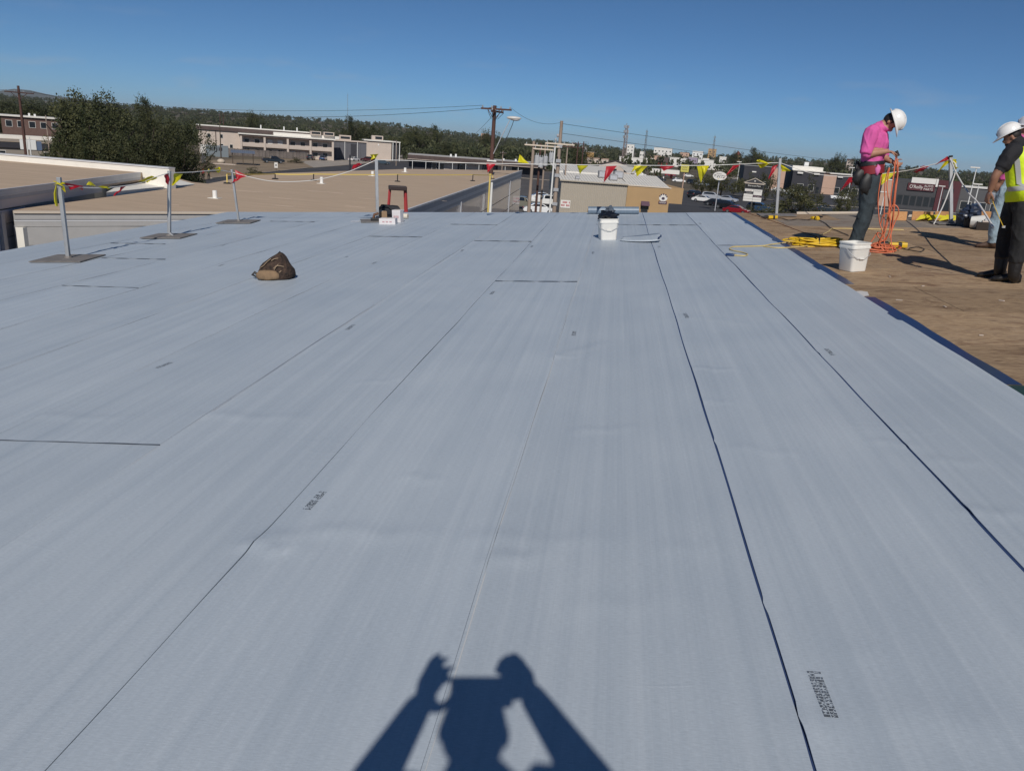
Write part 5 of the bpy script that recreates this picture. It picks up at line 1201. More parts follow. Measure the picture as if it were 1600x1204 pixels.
Pole('thin pole above the brick house roof', 70, 180, 150, 0.09, M_POLEL, group=gF); Pole('white bent conduit pole over the white parapet', 40, 214, 108, 0.07, M_STEELW, group=gF)
q = Pole('dark sign pole behind the gallery apartments cars', 547, 242, 185, 0.2, M_NAVY, group=gF)
Pole('white pipe post in the parking lot beside the grey fascia', 772.5, 285, 50, 0.10, M_STEELW, name='post', cat='post', group='posts in the parking lot')
for px_, yt, D_, lab in ((1478, 291, 210, 'pale street lamp left of the far right post'), (1157, 253, 260, 'tall street lamp beside the plaza sign'), (1523, 262, 150, 'antenna mast with bars between the two right workers'), (1533, 288, 150, 'pale lamp behind the rope at right'), (1390, 300, 190, 'white lamp post in front of the auto parts store'), (1333, 262, 230, 'twin headed street lamp behind the pink shirt')):
    l = Pole(lab, px_, yt, D_, 0.09, M_STEELW, name='street_lamp', cat='street lamp', group='street lamps along the right street'); q = MB(); q.box(-0.9, 0.5, -0.18, 0.18, l.h - 0.12, l.h + 0.1); q.obj('lamp_head', M_WHITEW, l.t, bevel=0.04)
# lattice masts on the skyline
def mast(label, px, ytop, D, w, red, bays, top):
    p = far(px, D); h = height_to(p, ytop); t = thing('lattice_mast', label, 'mast', groundM(p, 20), 'masts on the skyline'); q = MB(); w2_ = w / 2
    cs = [(-w2_, -w2_), (w2_, -w2_), (0, w2_)]
    for x, y in cs: q.tube([(x, y, 0), (x * top, y * top, h)], w * 0.06, 5)
    q.obj('leg_frame', red, t); q = MB()
    for i in range(bays):
        z0, z1 = h * i / bays, h * (i + 1) / bays; k0 = 1 - (1 - top) * i / bays; k1 = 1 - (1 - top) * (i + 1) / bays
        for j in range(3):
            a, b_ = cs[j], cs[(j + 1) % 3]; q.tube([(a[0] * k0, a[1] * k0, z0), (b_[0] * k1, b_[1] * k1, z1)], w * 0.035, 4); q.tube([(a[0] * k0, a[1] * k0, z0), (b_[0] * k0, b_[1] * k0, z0)], w * 0.03, 4)
    q.obj('bracing', red, t)
    for f_ in (0.74, 0.86, 0.97):
        q = MB(); 
        for a_ in range(3): c_, s__ = math.cos(a_ * 2.1), math.sin(a_ * 2.1); q.box(c_ * w * 0.4 - w * 0.08, c_ * w * 0.4 + w * 0.08, s__ * w * 0.4 - w * 0.08, s__ * w * 0.4 + w * 0.08, h * f_ - w * 0.25, h * f_ + w * 0.25)
        q.obj('antenna_panel', M_INS, t)
    q = MB(); q.cyl((0, 0, h), (0, 0, h * 1.05), w * 0.05, n=5); q.obj('tip', red, t)
M_MAST = C('mast_steel', (0.22, 0.17, 0.16), 0.6); M_MASTD = C('mast_dark', (0.07, 0.07, 0.08), 0.6)
mast('tallest lattice mast carrying many antennas on the skyline', 975, 196, 430, 3.0, M_MAST, 16, 0.3); mast('thin dark antenna mast second on the skyline', 1007, 204, 520, 1.5, M_MASTD, 16, 0.5); mast('thin mast rising over the tan office tower', 1112.5, 213, 700, 2.0, M_MASTD, 14, 0.3)
mast('faint needle mast above the clump topped oak', 543, 147, 900, 0.9, C('mast_pale', (0.25, 0.28, 0.32), 0.6), 14, 0.4)
# span wires
def wire(label, a, b_, sag, r, group='overhead wires'):
    a, b_ = np.asarray(a), np.asarray(b_); pts = []
    for i in range(25):
        t_ = i / 24; pts.append(a * (1 - t_) + b_ * t_ - np.array((0, 0, sag * 4 * t_ * (1 - t_))))
    q = MB(); q.tube([p - a for p in pts], r, 4); o = q.obj('power_wire', M_WIRE, None, Matrix.Translation(Vector(a))); tag(o, label, 'wire', group)
wire('upper wire between the far left pole and the middle pole', pl.top(0.6, -0.16, 0.55), pm.top(-0.9, -0.05, 0.05), 1.1, 0.012); wire('lower wire between the far left pole and the middle pole', pl.top(1.2, -0.16, 0.55), pm.top(0.2, -0.2, 0.1), 1.6, 0.014)
wire('wire from the middle pole towards the tallest wooden pole', pm.top(1.2, -0.2, 0.1), pe_.top(0, 0, 0.1), 0.5, 0.010); wire('wire leaving the tallest wooden pole to the right skyline', pe_.top(0, 0, 0.2), far(1700, 260) + (0, 0, 13.0), 2.0, 0.014); wire('lower wire leaving the wooden pole to the right skyline', pe_.top(0, 0, 0.9), far(1720, 260) + (0, 0, 11.0), 2.0, 0.014)
wire('sloping service wire from the middle pole down behind the strip building', pm.top(0, 0, 0.6), far(716, 120) + (0, 0, 8.3), 0.3, 0.016); wire('guy wire from the middle pole to the strip building roof', pm.top(0, 0, 5.0), far(730, 150) + (0, 0, 4.6), 0.2, 0.03); wire('wire from the far left pole out of the picture', pl.top(-1.2, -0.16, 0.55), far(-500, 130) + (0, 0, 12.0), 1.0, 0.014)
wire('thin wire crossing in front of the right shops', far(1090, 150) + (0, 0, 6.1), far(1760, 150) + (0, 0, 6.3), 0.5, 0.012)
t = Bld('blue parking panel sign under the tan roof eave', 790, 296, 12, 280.5, 0.2, name='blue_sign', cat='sign', D=80); t.box('panel', C('parking_blue', (0.02, 0.07, 0.22), 0.5), -t.w / 2, t.w / 2, 0, 0.06, t.h - 0.75, t.h); t.box('post', M_DGREY, -0.05, 0.05, 0.061, 0.14, 0, t.h - 0.05); blocks(t.t, 0, -0.003, t.h - 0.55, 0.45, 0.3, 2, M_WHITEW)

# ------------------------------------------------------------------ vehicles
M_TYRE = C('tyre', (0.015, 0.015, 0.016), 0.8); M_RIM = C('rim', (0.4, 0.41, 0.42), 0.3, metal=0.8); M_CGLASS = C('car_glass', (0.012, 0.015, 0.02), 0.06, spec=0.9)
M_HL = C('headlight', (0.6, 0.62, 0.65), 0.1); M_TL = C('tail_light', (0.25, 0.01, 0.012), 0.25)
def car_paint(n, c): return C('car_paint_' + n, c, 0.25, coat=0.7)
CARM = {}
def car_meshes(kind, paint):
    key = (kind, paint.name)
    if key in CARM: return CARM[key]
    Lc, Wc = {'sedan': (4.7, 1.8), 'suv': (4.8, 1.9), 'pickup': (5.6, 1.95)}[kind]
    lower = {'sedan': [(-2.35, 0.45), (-2.33, 0.75), (-1.9, 0.93), (-1.5, 0.98), (0.9, 0.98), (2.0, 0.88), (2.3, 0.7), (2.35, 0.42), (2.2, 0.28), (-2.2, 0.28)],
             'suv': [(-2.4, 0.5), (-2.38, 0.95), (-2.2, 1.08), (1.1, 1.08), (2.1, 1.0), (2.36, 0.8), (2.4, 0.5), (2.25, 0.33), (-2.25, 0.33)],
             'pickup': [(-2.8, 0.55), (-2.8, 1.08), (-2.7, 1.12), (1.3, 1.12), (2.5, 1.06), (2.76, 0.85), (2.8, 0.55), (2.6, 0.40), (-2.6, 0.40)]}[kind]
    cab = {'sedan': [(-1.75, 0.97), (-0.95, 1.40), (0.1, 1.44), (0.55, 1.36), (1.25, 0.97)], 'suv': [(-2.3, 1.07), (-2.05, 1.62), (-1.5, 1.70), (0.2, 1.70), (0.6, 1.6), (1.25, 1.07)], 'pickup': [(-0.75, 1.11), (-0.6, 1.72), (-0.3, 1.80), (0.7, 1.80), (1.0, 1.68), (1.65, 1.11)]}[kind]
    h = Wc / 2
    def extr(prof, w0, w1, zlo, zhi):
        q = MB(); n_ = len(prof); f = lambda z: w0 + (w1 - w0) * min(max((z - zlo) / (zhi - zlo), 0), 1)
        q.add([(x, -f(z), z) for x, z in prof] + [(x, f(z), z) for x, z in prof], [tuple(range(n_ - 1, -1, -1))[::-1], tuple(range(n_, 2 * n_))[::-1]] + [(i, n_ + i, n_ + (i + 1) % n_, (i + 1) % n_) for i in range(n_)])
        return q
    body = extr(lower, h, h * 0.96, 0.3, 1.1); roof_ = extr(cab, h * 0.94, h * 0.74, cab[0][1], cab[2][1])
    body.add(roof_.v, roof_.f)
    if kind == 'pickup':
        body.box(-2.72, -0.8, -h + 0.04, -h + 0.14, 1.0, 1.18); body.box(-2.72, -0.8, h - 0.14, h - 0.04, 1.0, 1.18)
    zc, zt_ = cab[0][1], cab[2][1]
    def ins(prof, k=0.80, lift=0.02):
        cx = sum(p[0] for p in prof) / len(prof); cz = (zc + zt_) / 2
        return [(cx + (x - cx) * k, cz + (z - cz) * k * 0.9 + lift) for x, z in prof]
    gl = MB(); g_ = ins(cab)
    for s_ in (-1, 1):
        n_ = len(g_); f = lambda z: h * 0.94 + (h * 0.74 - h * 0.94) * (z - zc) / (zt_ - zc)
        gl.add([(x, s_ * (f(z) + 0.012), z) for x, z in g_], [tuple(range(n_)) if s_ < 0 else tuple(range(n_ - 1, -1, -1))])
    def pane(a, b_):
        (xa, za), (xb, zb_) = a, b_; f = lambda z: (h * 0.94 + (h * 0.74 - h * 0.94) * (z - zc) / (zt_ - zc)) * 0.88
        dx, dz = xb - xa, zb_ - za; l = math.hypot(dx, dz); nx, nz = -dz / l * 0.015, dx / l * 0.015
        if nz < 0 and abs(dz) < 1e-6: nx, nz = -nx, -nz
        p1, p2 = (xa + dx * 0.1 + nx, za + dz * 0.1 + nz), (xa + dx * 0.9 + nx, za + dz * 0.9 + nz)
        gl.add([(p1[0], -f(p1[1]), p1[1]), (p1[0], f(p1[1]), p1[1]), (p2[0], f(p2[1]), p2[1]), (p2[0], -f(p2[1]), p2[1])], [(0, 1, 2, 3)])
    pane(cab[0], cab[1]); pane(cab[-2], cab[-1])
    wx = {'sedan': (-1.4, 1.4), 'suv': (-1.45, 1.45), 'pickup': (-1.75, 1.75)}[kind]; wr = 0.34 if kind == 'sedan' else 0.39
    ty = MB(); ty.tube([(0, -0.11, 0), (0, -0.09, 0), (0, 0.09, 0), (0, 0.11, 0)], [wr * 0.88, wr, wr, wr * 0.88], 18); ri = MB(); ri.tube([(0, -0.116, 0), (0, 0.116, 0)], [wr * 0.6, wr * 0.6], 14)
    hl = MB(); hl.ball((0, 0, 0), (0.08, 0.2, 0.09), 10, 6)
    CARM[key] = (body.mesh('body', paint, 35), gl.mesh('windows', M_CGLASS), ty.mesh('tyre', M_TYRE, 40), ri.mesh('rim', M_RIM, 40), hl.mesh('headlight', M_HL, 50), hl.mesh('tail_light', M_TL, 50), wx, wr, Lc, Wc)
    return CARM[key]
def car(label, px, py, rot, kind, pname, pcol, group='parked cars', sc=1.0):
    bo, gl, ty, ri, hl, tl_, wx, wr, Lc, Wc = car_meshes(kind, car_paint(pname, pcol))
    p = G(px, py); t = thing('pickup_truck' if kind == 'pickup' else 'car', label, 'pickup' if kind == 'pickup' else 'car', groundM(p + (0, 0, 0.012), face_rot(p) + rot) @ Matrix.Scale(sc, 4), group)
    mobj('body', bo, t, None, 0.05); mobj('windows', gl, t)
    for x in wx:
        for s_ in (-1, 1):
            w_ = mobj('wheel', ty, t, Matrix.Translation((x, s_ * (Wc / 2 - 0.10), wr))); mobj('rim', ri, w_)
    for s_ in (-1, 1):
        mobj('headlight', hl, t, Matrix.Translation((Lc / 2 - 0.12, s_ * Wc * 0.37, 0.68 if kind == 'sedan' else 0.85))); mobj('tail_light', tl_, t, Matrix.Translation((-Lc / 2 + 0.06, s_ * Wc * 0.40, 0.75 if kind == 'sedan' else 0.92)))
    return t
WHT, BLK, SLV, RED, BLU, GRN = (0.72, 0.72, 0.71), (0.012, 0.013, 0.016), (0.36, 0.38, 0.42), (0.22, 0.012, 0.02), (0.02, 0.06, 0.14), (0.16, 0.15, 0.11)
car('tan bedded dark pickup truck behind the pale pole', 815, 326, 170, 'pickup', 'drab', GRN); car('white sedan furthest back in the lot behind the transformer bank', 848, 314, 8, 'sedan', 'white', WHT); car('white pickup between two white cars behind the transformer poles', 853, 322, 12, 'pickup', 'white', WHT); car('white sedan half hidden by our roof edge', 842, 334, 5, 'sedan', 'white', WHT)
car('silver SUV parked by the tan shop lot entrance', 1112, 312, -8, 'suv', 'silver', SLV); car('dark SUV left of the silver SUV', 1086, 309, 60, 'suv', 'black', BLK); car('black sedan gleaming in the lot right of the tan shop', 1118, 322, -20, 'sedan', 'black', BLK); car('red sedan peeking over our roof corner', 1150, 334, -15, 'sedan', 'red', RED); car('dark blue SUV under the plaza sign', 1186, 331, -10, 'suv', 'blue', BLU)
car('white pickup parked before the dark shops left of pink shirt', 1312, 313, 12, 'pickup', 'white', WHT); car('pale SUV behind the broad green bush', 1240, 306, 10, 'suv', 'pale', (0.5, 0.56, 0.56)); car('dark sedan below the white pickup, right of the bush', 1292, 332, 15, 'sedan', 'black', BLK)
car('maroon SUV in front of the stair block', 575, 253, 150, 'suv', 'maroon', (0.06, 0.01, 0.015)); car('white hatchback before the grey sided stair block', 553, 252, 60, 'sedan', 'white', WHT); car('white car at the porch of the pale hall', 612, 247, 20, 'sedan', 'white', WHT); car('dark SUV left before the gallery apartments', 486, 250, 80, 'suv', 'black', BLK); car('blue sedan right before the gallery apartments', 505, 250.5, 80, 'sedan', 'blue', BLU); car('dark pickup among the yard clutter', 427, 255, 10, 'pickup', 'black', BLK); car('blue grey sedan right of the tallest warning post', 597, 257, 20, 'sedan', 'bluegrey', (0.06, 0.09, 0.12))
for i, (px_, py_, rot, kind, pn, pc_) in enumerate(((1000, 276, 5, 'suv', 'white', WHT), (1030, 283, 10, 'sedan', 'black', BLK), (1060, 285, 10, 'sedan', 'white', WHT), (1084, 288, -20, 'suv', 'black', BLK), (1096, 291, -20, 'sedan', 'silver', SLV), (1075, 277, 15, 'sedan', 'white', WHT), (1047, 276, 5, 'suv', 'red', RED))):
    car(['white SUV at the left of the petrol canopy', 'black sedan in front of the petrol canopy', 'white sedan in front of the petrol canopy', 'black SUV in the queue beneath the square yellow sign', 'silver sedan in the queue left of the oval sign', 'white sedan behind the square yellow sign post', 'small red SUV under the petrol canopy'][i], px_, py_, rot, kind, pn, pc_, 'cars in the far street')

for i, (px_, py_, rot, kind, pn, pc_, lab) in enumerate(((1098, 316, -15, 'sedan', 'white', WHT, 'white sedan between the silver SUV and the black sedan'), (1135, 327, -20, 'suv', 'black', BLK, 'black SUV just left of the plaza sign pole'), (1136, 316, -15, 'sedan', 'silver', SLV, 'silver sedan half behind the black sedan'), (1215, 300, 10, 'sedan', 'white', WHT, 'white sedan passing behind the steel warning post'))):
    car(lab, px_, py_, rot, kind, pn, pc_)
# ------------------------------------------------------------------ warning posts on the roof
M_POST = C('galvanised_post', (0.40, 0.41, 0.42), 0.5, metal=0.55, var=0.15, vscale=12, stretch=(1, 1, 0.3))
M_PLATE = C('weathered_base_plate', (0.20, 0.185, 0.175), 0.75, metal=0.2, var=0.18, vscale=7)
M_ROPE = C('white_line', (0.72, 0.70, 0.66), 0.7)
M_FYEL = C('yellow_pennant', (0.70, 0.62, 0.015), 0.42, var=0.12, vscale=12); M_FRED = C('red_pennant', (0.46, 0.016, 0.03), 0.42, var=0.12, vscale=12)
for m_ in (M_FYEL, M_FRED):
    P_ = m_.node_tree.nodes['Principled BSDF']; P_.inputs['Transmission Weight'].default_value = 0.0
    tr = m_.node_tree.nodes.new('ShaderNodeBsdfTranslucent'); tr.inputs['Color'].default_value = (0.75, 0.66, 0.03, 1) if m_ is M_FYEL else (0.5, 0.02, 0.03, 1)
    mx_ = m_.node_tree.nodes.new('ShaderNodeMixShader'); mx_.inputs[0].default_value = 0.3
    m_.node_tree.links.new(P_.outputs[0], mx_.inputs[1]); m_.node_tree.links.new(tr.outputs[0], mx_.inputs[2]); m_.node_tree.links.new(mx_.outputs[0], m_.node_tree.nodes['Material Output'].inputs['Surface'])
def vplane(p):
    """upright plane through p facing the camera: returns a pixel -> point function"""
    n_ = np.array((p[0] - CAM[0], p[1] - CAM[1], 0.0)); n_ /= np.linalg.norm(n_); s_ = np.array((n_[1], -n_[0], 0))
    def J(px, py, off=0.0): return onplane(px, py, np.asarray(p) + n_ * off, n_)
    return J, s_, n_
posts = {}
def post(key, xb, yb, xt, yt, label, plate, bent=False, w=0.045, rot=10):
    p = R(xb, yb, 0.012); J, s_, n_ = vplane(p); top = J(xt, yt, 0.0)
    t = thing('warning_post', label, 'post', roofM(p, rot), 'warning line posts')
    I_ = t.matrix_world.inverted(); tl_ = np.array(I_ @ Vector(top))
    q = MB(); d_ = nrm(tl_); u = nrm(np.cross((0, 1, 0), d_)); v_ = np.cross(d_, u); rings = []
    for f_ in (0.0, 0.06, 0.5, 1.0):
        c_ = tl_ * f_ + (np.array((0.05, 0, 0)) * (1 if f_ == 0 else 0) if bent else 0) + d_ * 0.012 * (f_ == 0)
        rings.append([tuple(c_ + u * a * w / 2 + v_ * b_ * w / 2) for a, b_ in ((-1, -1), (1, -1), (1, 1), (-1, 1))])
    q.loft(rings); q.obj('upright', M_POST, t, bevel=0.004)
    q = MB(); a_, b_ = plate; q.box(-a_ / 2, a_ / 2, -b_ / 2, b_ / 2, 0.0, 0.012); q.obj('base_plate', M_PLATE, t, bevel=0.003)
    q = MB(); q.tube([(0, 0, 0.0125), (0, 0, 0.035)], [w * 1.0, w * 0.8], 8); q.obj('weld_collar', M_PLATE, t)
    posts[key] = (t, top, p); return t
post(1, 107, 404, 92, 277, 'leaning steel warning post nearest the left edge, tied with yellow ribbon', (0.62, 0.62), rot=8)
post(2, 264.5, 369, 264.5, 267, 'steel warning post second from the left, bent at its foot', (0.62, 0.62), True, rot=6)
post(3, 373, 346.5, 362, 265, 'slim pale warning post third from the left', (0.62, 0.62), w=0.035, rot=8)
post(4, 590, 345, 588, 249, 'thick upright warning post beside the carton pile', (0.62, 0.6), w=0.055, rot=20)
post(6, 1213, 336, 1219, 248, 'steel warning post at the far plywood edge, left of the pink shirt', (0.7, 0.5), w=0.05, rot=0)
post(7, 1486, 349, 1485.5, 246, 'round galvanised warning post with crossed white ropes at right', (0.6, 0.5), w=0.055, rot=0)
# pennant lines: rope through given pixels, its distance running evenly from post to post
def line(label, A, B, pix, flags, r=0.006, ends=()):
    a, b_ = np.asarray(A), np.asarray(B)
    da, db = zdepth(a), zdepth(b_); x0 = proj(a)[0]; x1 = proj(b_)[0]
    def at(px, py, o=0.0):
        t_ = (px - x0) / (x1 - x0) if abs(x1 - x0) > 1e-6 else 0
        iz = (1 - t_) / da + t_ / db; d_ = ray(px, py); k = (1 / iz + o) / np.dot(d_, W[:, 2]); return CAM + d_ * k
    pts = [a] + [at(*p) for p in pix] + [b_]
    sm = []                                             # smooth the run of the rope
    for i in range(len(pts) - 1):
        p0 = pts[max(i - 1, 0)]; p1 = pts[i]; p2 = pts[i + 1]; p3 = pts[min(i + 2, len(pts) - 1)]
        for j in range(6):
            u = j / 6; sm.append(0.5 * ((2 * p1) + (-p0 + p2) * u + (2 * p0 - 5 * p1 + 4 * p2 - p3) * u * u + (-p0 + 3 * p1 - 3 * p2 + p3) * u ** 3))
    sm.append(b_)
    t = thing('pennant_line', label, 'flag line', Matrix.Translation(Vector(a)), 'pennant lines between the posts')
    q = MB(); q.tube([p - a for p in sm], r, 6); q.obj('rope', M_ROPE, t, smooth=60)
    for k, (colr, p0, p1, p2) in enumerate(flags):
        e0, e1 = at(*p0), at(*p1); tip = at(*p2, 0.10 * ((k % 3) - 1) + 0.06)
        q = MB(); N = 6; nrm_ = np.cross(e1 - e0, tip - e0); nrm_ = nrm_ / (np.linalg.norm(nrm_) + 1e-9)
        for i in range(N + 1):
            f_ = i / N; l_ = e0 * (1 - f_) + tip * f_; r_ = e1 * (1 - f_) + tip * f_
            for j in range(N + 1):
                g_ = j / N; c_ = l_ * (1 - g_) + r_ * g_ + nrm_ * (0.022 * math.sin(g_ * math.pi * 1.6 + k) * math.sin(f_ * 2.6) + 0.008 * math.sin(f_ * 9 + k))
                q.v.append(tuple(c_ - a))
        for i in range(N):
            for j in range(N): q.f.append((i * (N + 1) + j, i * (N + 1) + j + 1, (i + 1) * (N + 1) + j + 1, (i + 1) * (N + 1) + j)); q.m.append(0)
        o = q.obj('pennant', M_FYEL if colr == 'y' else M_FRED, t, smooth=60)
    return t
T = {k: v[1] for k, v in posts.items()}
dn_ = lambda k, f_: posts[k][2] + (posts[k][1] - posts[k][2]) * f_
line('pennant line between the two leftmost warning posts', dn_(1, 0.91), dn_(2, 0.97), [(130, 293), (170, 293), (215, 287), (245, 276)],
     [('r', (98, 285), (131, 291), (112, 296)), ('r', (112, 289), (130, 291), (128, 297)), ('y', (141, 284), (150, 292), (136, 287)), ('y', (150, 291), (176, 292), (168, 295)), ('r', (200, 290), (190, 291), (178, 306)), ('y', (216, 283), (236, 274), (246, 278)), ('y', (216, 283), (246, 278), (232, 284)), ('r', (257, 274), (263, 270), (262, 288))])
line('pennant line from second to third warning post', dn_(2, 0.97), dn_(3, 0.95), [(300, 269), (340, 266)], [('y', (272, 271), (286, 272), (270, 290)), ('y', (336, 263), (346, 264), (341, 270)), ('y', (337, 268), (346, 267), (341, 261))])
line('sagging white pennant rope from third to tallest left post', dn_(3, 0.95), dn_(4, 0.99), [(392, 277), (420, 282.5), (455, 284), (500, 280), (545, 268)], [('r', (367, 265), (386, 275), (370, 283)), ('r', (366, 279), (372, 282), (360, 287)), ('r', (548, 266), (565, 256), (556, 257)), ('r', (552, 265), (566, 256), (562, 255)), ('y', (578, 250), (586, 246), (584, 241)), ('y', (578, 241), (592, 240), (584, 249))])
line('long pennant line across the far edge in front of the town', dn_(4, 0.99), dn_(6, 0.93), [(640, 251), (700, 254), (800, 256), (900, 257.5), (1000, 258.5), (1100, 258.5), (1180, 255.5)],
     [('r', (760, 254), (776, 255), (762, 270)), ('y', (809, 254), (827, 256), (812, 241)), ('y', (901, 257), (920, 258), (906, 272)), ('r', (947, 260), (964, 259), (943, 286)), ('r', (946, 264), (963, 259), (949, 278)), ('y', (990, 258), (1012, 259), (995, 276)), ('y', (992, 259), (1003, 259), (986, 270)), ('r', (1030, 259), (1056, 259), (1037, 267)), ('y', (1089, 259), (1109, 258), (1095, 285)), ('y', (1096, 259), (1108, 259), (1101, 273)), ('r', (1145, 259), (1157, 257), (1130, 279)), ('y', (1181, 254), (1207, 252), (1190, 263)), ('y', (1181, 252), (1206, 258), (1186, 249)), ('r', (1207, 260), (1216, 257), (1201, 280))])
line('pennant line passing behind the worker in pink', dn_(6, 0.93), dn_(7, 0.97), [(1270, 271), (1330, 276), (1390, 270), (1430, 264)], [('y', (1219, 256), (1222, 268), (1236, 267)), ('r', (1328, 275), (1341, 276), (1312, 299)), ('r', (1326, 276), (1336, 276), (1330, 290)), ('y', (1376, 272), (1401, 269), (1377, 289)), ('r', (1427, 266), (1453, 260), (1438, 261)), ('r', (1425, 268), (1452, 261), (1436, 268)), ('r', (1480, 244), (1486, 248), (1461, 258)), ('y', (1478, 250), (1486, 252), (1464, 270)), ('y', (1487, 248), (1492, 262), (1494, 251)), ('y', (1489, 258), (1493, 266), (1497, 262))])
pq = R(1459, 350, 0.01); line('slack white rope dropping left from the round post', dn_(7, 0.96), pq, [(1494, 262), (1482, 300), (1472, 325)], [], 0.011)
pq2 = R(1552, 355, 0.5); line('slack white rope running right from the round post', dn_(7, 0.96), pq2, [(1495, 272), (1512, 300), (1528, 317)], [], 0.011)
# yellow ribbon knotted round the first and second post
for k, pix in ((1, [(86, 288, 0.0), (92, 287, -0.05), (99, 291, -0.05), (101, 299, -0.03), (97, 294, -0.04)]), (1, [(88, 290, -0.04), (86, 302, -0.04), (87, 314, -0.03), (89, 322, -0.03)]), (1, [(84, 283, 0.0), (95, 288, -0.05), (99, 286, 0.0)])):
    t, top, p = posts[k]; J, s_, n_ = vplane(p); I_ = t.matrix_world.inverted(); q = MB()
    q.tube([I_ @ Vector(J(x, y, o)) for x, y, o in pix], [0.012, 0.022, 0.025, 0.022, 0.012][:len(pix)], 6, 0, 0.35); q.obj('ribbon', M_FYEL, t, smooth=60)
# plywood post with clamp at the round post
t, top, p = posts[7]; J, s_, n_ = vplane(p); q = MB(); I_ = t.matrix_world.inverted(); q.cyl(I_ @ Vector(J(1485.5, 246)), I_ @ Vector(J(1485.5, 243)), 0.035, n=10); q.obj('cap', M_BLK, t)

# ------------------------------------------------------------------ things lying on the roof
def up_tube(q, pts, r, n=7, mi=0): q.tube(pts, r, n, mi)
# camouflage backpack
p = R(433, 435, 0.004); s_ = mpp(p); t = thing('backpack', 'brown camouflage backpack slumped alone on the pale membrane', 'backpack', roofM(p, 6) @ Matrix.Diagonal((0.77, 0.85, 0.93, 1))); 
M_CAMO = C('camouflage_cloth', (0.016, 0.012, 0.011), 0.95, var=0.3, vscale=22, c2=(0.075, 0.046, 0.032), bump=1.0, bscale=30)
rings = []; prof = [(0.0, 0.215, 0.15, -0.01), (0.02, 0.235, 0.165, 0.0), (0.06, 0.24, 0.165, 0.005), (0.10, 0.235, 0.16, 0.0), (0.14, 0.21, 0.145, 0.0), (0.18, 0.175, 0.125, 0.01), (0.21, 0.14, 0.105, 0.025), (0.24, 0.10, 0.085, 0.04), (0.265, 0.062, 0.065, 0.055), (0.285, 0.03, 0.04, 0.062), (0.292, 0.010, 0.018, 0.064)]
for z, rx, ry, ox in prof:
    rings.append([(ox + rx * math.copysign(abs(math.cos(a)) ** 0.7, math.cos(a)) * (1 + 0.05 * math.sin(3 * a + z * 20) + 0.035 * math.sin(7 * a - z * 60) + 0.02 * math.sin(11 * a + z * 90)), ry * math.copysign(abs(math.sin(a)) ** 0.8, math.sin(a)) * (1 + 0.06 * math.cos(2 * a + z * 14)) + z * 0.1, z) for a in np.linspace(0, 2 * math.pi, 20, endpoint=False)])
q = MB(); q.loft(rings); o = q.obj('bag', M_CAMO, t, smooth=70)
q = MB(); rings = []
for z, k in ((0.012, 0.9), (0.04, 1.03), (0.075, 1.0), (0.105, 0.75), (0.115, 0.3)):
    rings.append([(-0.07 + 0.165 * k * math.cos(a), -0.125 + 0.075 * k * math.sin(a), z) for a in np.linspace(0, 2 * math.pi, 16, endpoint=False)])
q.loft(rings); q.obj('front_pocket', C('tan_canvas', (0.22, 0.145, 0.085), 0.95, var=0.2, vscale=14), t, smooth=70)
for pts in ([(-0.17, -0.115, 0.14), (-0.12, -0.12, 0.165), (-0.075, -0.11, 0.205), (-0.03, -0.085, 0.235)], [(0.02, -0.15, 0.135), (0.06, -0.145, 0.165), (0.11, -0.125, 0.16), (0.15, -0.11, 0.15)], [(0.03, -0.155, 0.12), (0.05, -0.15, 0.15), (0.085, -0.13, 0.18)], [(-0.02, -0.10, 0.215), (0.02, -0.09, 0.235), (0.07, -0.075, 0.24)], [(0.09, -0.15, 0.09), (0.12, -0.14, 0.11)]):
    q = MB(); q.tube(pts, 0.012, 6, 0, 0.4); q.obj('webbing_strap', C('tan_webbing', (0.33, 0.24, 0.16), 0.9), t, smooth=60)
q = MB(); q.tube([(-0.20, -0.05, 0.04), (-0.27, -0.06, 0.03), (-0.32, -0.05, 0.05), (-0.29, -0.04, 0.075), (-0.25, -0.04, 0.05)], 0.018, 6, 0, 0.5); q.obj('shoulder_strap', M_BLK, t, smooth=60)
q = MB(); q.tube([(0.10, 0.03, 0.255), (0.06, 0.02, 0.30), (0.03, 0.03, 0.275)], 0.01, 6); q.obj('grab_loop', M_BLK, t)
